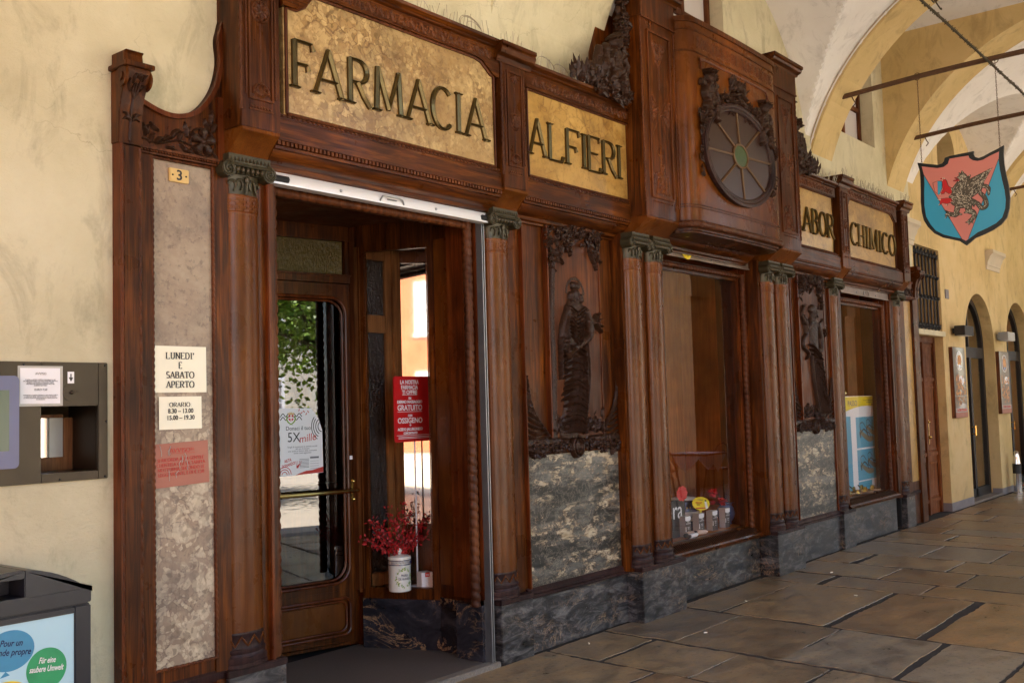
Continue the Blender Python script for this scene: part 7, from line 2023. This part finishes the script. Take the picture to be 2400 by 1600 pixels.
mb = MB(); mb.lathe((17.45,-.08,0), [(.075,0),(.075,.02),(.062,.03),(.062,.30),(.066,.31)], 24); mb.build('lower_tube', M['chrome'], t)
mb = MB(); mb.lathe((17.45,-.08,0), [(.064,.31),(.064,.46)], 24); mb.build('black_band', M['rubber'], t)
mb = MB(); mb.lathe((17.45,-.08,0), [(.055,.46),(.045,.56),(.032,.62),(.038,.64),(.02,.66)], 24); mb.build('top', M['chrome'], t)
t = thing('menu_board', 'wooden framed blackboard leaning beside the second arched doorway', 'board', (19.0, -.30, 0))
mb = MB()
for a, b, c_, e in ((18.55,18.62,.05,1.15),(19.15,19.22,.05,1.15),(18.62,19.15,1.08,1.15),(18.62,19.15,.05,.12)): mb.box(a, b, -.34, -.30, c_, e)
mb.build('frame', M['wood_in'], t, bevel=.004); mb = MB(); mb.box(18.62, 19.15, -.325, -.315, .12, 1.08); mb.build('slate', M['blackcard'], t)
mb = MB(); mb.tube([(18.6,-.3,1.1),(18.6,.02,.0)], .02, 6); mb.tube([(19.17,-.3,1.1),(19.17,.02,0)], .02, 6); mb.build('prop', M['wood_in'], t)

# ------------------------------------------------------------------ the square, seen in the reflections
def tree(x, y, h, r, seed, lab, lean=0.):
    R = random.Random(seed); t = thing('plane_tree', lab, 'tree', (x, y, -.06), 'trees on the square')
    mb = MB(); tops = []
    tr_ = smooth([(x, y, -.06), (x+lean*.4, y+.1, h*.22), (x+lean, y, h*.42)], 6); mb.tube([tuple(p) for p in tr_], [.24-.009*i for i in range(len(tr_))], 10)
    for k in range(7):
        a = k*2*PI/7+R.uniform(-.3,.3); e = Vector((x+lean+cos(a)*r*.75, y+sin(a)*r*.75, h*R.uniform(.45, .9)))
        P = smooth([tuple(tr_[-1]), tuple(Vector(tr_[-1]).lerp(e, .5)+Vector((0,0,.3))), tuple(e)], 5); mb.tube([tuple(p) for p in P], [.11-.009*i for i in range(len(P))], 6); tops += [Vector(p) for p in P[3:]]
    mb.build('trunk', M['bark'], t)
    ml = MB()
    for k in range(15000 if seed == 1 else 3600):
        b = R.choice(tops); q = b+Vector((R.gauss(0, r*.24), R.gauss(0, r*.24), R.gauss(0, h*.085)))
        d = Vector((R.gauss(0,1), R.gauss(0,1), R.gauss(-.2,.7))).normalized(); s_ = d.cross(Vector((R.gauss(0,1), R.gauss(0,1), R.gauss(0,1)))).normalized(); l = R.uniform(.07, .17) if seed == 1 else R.uniform(.14, .30)
        ml.add([q, q+d*l*.5+s_*l*.36, q+d*l, q+d*l*.5-s_*l*.36], [(0,1,2,3)])
    ml.build('crown', M['leaf'], t, smooth_=False, flip=False)
tree(9.3, -11.8, 6.6, 2.9, 1, 'leafy green plane tree nearest the arcade on the sunlit square', -.9)
tree(5.0, -13.5, 7.0, 2.8, 2, 'leafy green plane tree left of the others on the sunlit square', .5)
tree(18.5, -14.0, 8.0, 3.2, 3, 'leafy green plane tree farther along the sunlit square', .3)
tree(23.5, -12.0, 7.5, 3.0, 4, 'leafy green plane tree farthest right on the sunlit square', -.3)
def house(x0, x1, y, h, m, lab, ang, nw, nf):
    t = thing('town_house', lab, 'house', ((x0+x1)/2, y, 0))
    t.rotation_euler.z = ang
    Wd = x1-x0; f0 = -Wd/2
    def loc(mb, name, m_, par=None, **k):
        o = mb.build(name, m_, None, **k); o.parent = par or t; return o
    mb = MB(); mb.box(f0, -f0, -6, 0, 0, h); loc(mb, 'wall', m)
    mb = MB(); mb.px([(-6.4,h),(.5,h),(.5,h+.12),(-3,h+1.8),(-6.4,h+.12)], f0-.4, -f0+.4); loc(mb, 'roof', M['salmon'])
    for i in range(nw):
        for j in range(nf):
            cx = f0+Wd*(i+.5)/nw; z = 1.0 if j == 0 else 1.2+j*3.1
            mb = MB()
            for a, b, c_, e in ((cx-.62,cx-.5,z,z+1.9),(cx+.5,cx+.62,z,z+1.9),(cx-.5,cx+.5,z+1.78,z+1.9),(cx-.7,cx+.7,z-.1,z),(cx-.04,cx+.04,z,z+1.78),(cx-.5,cx+.5,z+.9,z+.95)): mb.box(a, b, -.02, .06, c_, e)
            fr = loc(mb, 'window', M['white']); mb = MB(); mb.box(cx-.5, cx+.5, -.005, .012, z, z+1.78); loc(mb, 'pane', M['whitepane'], fr)
    return t
house(-31, -9, -15.5, 12, M['plaster_red'], 'orange plastered house with white windows across the square', -.5, 7, 3)
house(0, 40, -30, 11, M['plaster_pale'], 'long pale house with white windows behind the trees', 0, 12, 3)
def cafe_table(x, y, lab):
    t = thing('cafe_table', lab, 'table', (x, y, 0), 'cafe tables in the arcade')
    mb = MB(); mb.box(x-.36, x+.36, y-.36, y+.36, .72, .75); mb.build('tabletop', M['wood_door'], t, bevel=.004)
    mb = MB(); mb.tube([(x, y, .02), (x, y, .72)], .03, 8); mb.box(x-.25, x+.25, y-.03, y+.03, 0, .025); mb.box(x-.03, x+.03, y-.25, y+.25, 0, .024); mb.build('leg', M['black_iron'], t)
    c = thing('tablecloth', lab.replace('cafe table', 'tablecloth laid on the cafe table').replace('with white cloth ', ''), 'tablecloth', (x, y, .755))
    mb = MB(); n = 9; P = np.zeros((n, n, 3))
    for i in range(n):
        for j in range(n):
            a, b = (i/(n-1)-.5)*.95, (j/(n-1)-.5)*.95
            u, v = (a+b)*.72, (a-b)*.72; over = max(0, abs(u)-.365, abs(v)-.365)
            P[i, j] = (x+max(-.372, min(.372, u)), y+max(-.372, min(.372, v)), .754-over*.95)
    mb.grid(P); mb.build('cloth', M['cloth'], c)
def chair(x, y, a, lab):
    t = thing('cafe_chair', lab, 'chair', (x, y, 0), 'cafe chairs in the arcade'); t.rotation_euler.z = a
    def L(mb, nm, m): o = mb.build(nm, M[m], None); o.parent = t
    mb = MB(); mb.lathe((0,0,.44), [(.2,0),(.21,.012),(.2,.03),(.02,.032)], 20); L(mb, 'seat', 'wood_door')
    for sx in (-1, 1):
        for sy in (-1, 1): mb = MB(); mb.tube([(sx*.14, sy*.14, .45), (sx*.19, sy*.19, 0)], .014, 8); L(mb, 'leg', 'black_iron')
    mb = MB(); mb.tube([(.19*cos(q), .19, .45+.42*sin(q)) for q in np.linspace(0, PI, 14)], .013, 8); mb.tube([(.11*cos(q), .19, .45+.30*sin(q)) for q in np.linspace(0, PI, 12)], .01, 8); L(mb, 'backrest', 'black_iron')
cafe_table(12.6, -3.6, 'square cafe table with white cloth nearest the pier'); cafe_table(14.6, -3.7, 'square cafe table with white cloth farther down the arcade')
for x, y, a, lab in ((11.95, -3.6, 1.57, 'black iron cafe chair left of the nearest table'), (13.25, -3.6, -1.57, 'black iron cafe chair between the two tables'), (14.6, -4.3, 3.14, 'black iron cafe chair behind the farther table'), (15.3, -3.7, -1.57, 'black iron cafe chair right of the farther table')): chair(x, y, a, lab)
# cigarette ends trodden on the slabs
R = random.Random(77)
for i, (x, y) in enumerate(((6.32,-.62),(7.45,-.36),(5.62,-.12),(9.05,-.42),(13.3,-.16),(8.1,-1.0))):
    t = thing('cigarette_end', 'tiny pale cigarette end lying on the stone slabs', 'cigarette end', (x, y, .004), 'cigarette ends on the paving')
    a = R.uniform(0, 3.1); mb = MB(); mb.tube([(x, y, .006), (x+.026*cos(a), y+.026*sin(a), .006)], .004, 8); mb.build('stub', M['paper'], t)
# loose pieces that ended up in one mesh become parts of their own
SPLIT = {'twisted_bead','twisted_moulding','fillet','jamb_moulding','skirting_band','crest_board','moulding','threshold','panel_edge','bead','wood_panelling','rule_line','screw','black_strip','plinth','rim','base_moulding','prop','recess_ceiling','shop_room','bracket_pair','shutter_handle','rubber_end'}
def split_loose(o):
    me = o.data; n = len(me.vertices); par = list(range(n))
    def find(a):
        while par[a] != a: par[a] = par[par[a]]; a = par[a]
        return a
    for ed in me.edges:
        a, b = find(ed.vertices[0]), find(ed.vertices[1])
        if a != b: par[a] = b
    groups = {}
    for p in me.polygons: groups.setdefault(find(p.vertices[0]), []).append(p.index)
    if not 1 < len(groups) <= 40: return
    sharp = {tuple(sorted(ed.vertices)): ed.use_edge_sharp for ed in me.edges}
    for gi, g_ in enumerate(list(groups.values())):
        idx = {}; vs = []; fs = []
        for pi in g_:
            f = []
            for v in me.polygons[pi].vertices:
                if v not in idx: idx[v] = len(vs); vs.append(me.vertices[v].co.copy())
                f.append(idx[v])
            fs.append(f)
        nm = bpy.data.meshes.new(me.name); nm.from_pydata(vs, [], fs); nm.materials.append(me.materials[0])
        nm.polygons.foreach_set('use_smooth', [True]*len(fs)); nm.set_sharp_from_angle(angle=math.radians(35))
        if gi == 0: new0 = nm
        else:
            c = o.copy(); c.data = nm; COL.objects.link(c); c.parent = o.parent; c.matrix_parent_inverse = o.matrix_parent_inverse.copy()
    o.data = new0
for o in [q for q in bpy.data.objects if q.type == 'MESH' and q.parent and q.name.split('.')[0] in SPLIT]: split_loose(o)
for o in bpy.data.objects:
    if o.type == 'MESH' and not o.data.polygons: print('EMPTY MESH', o.name)
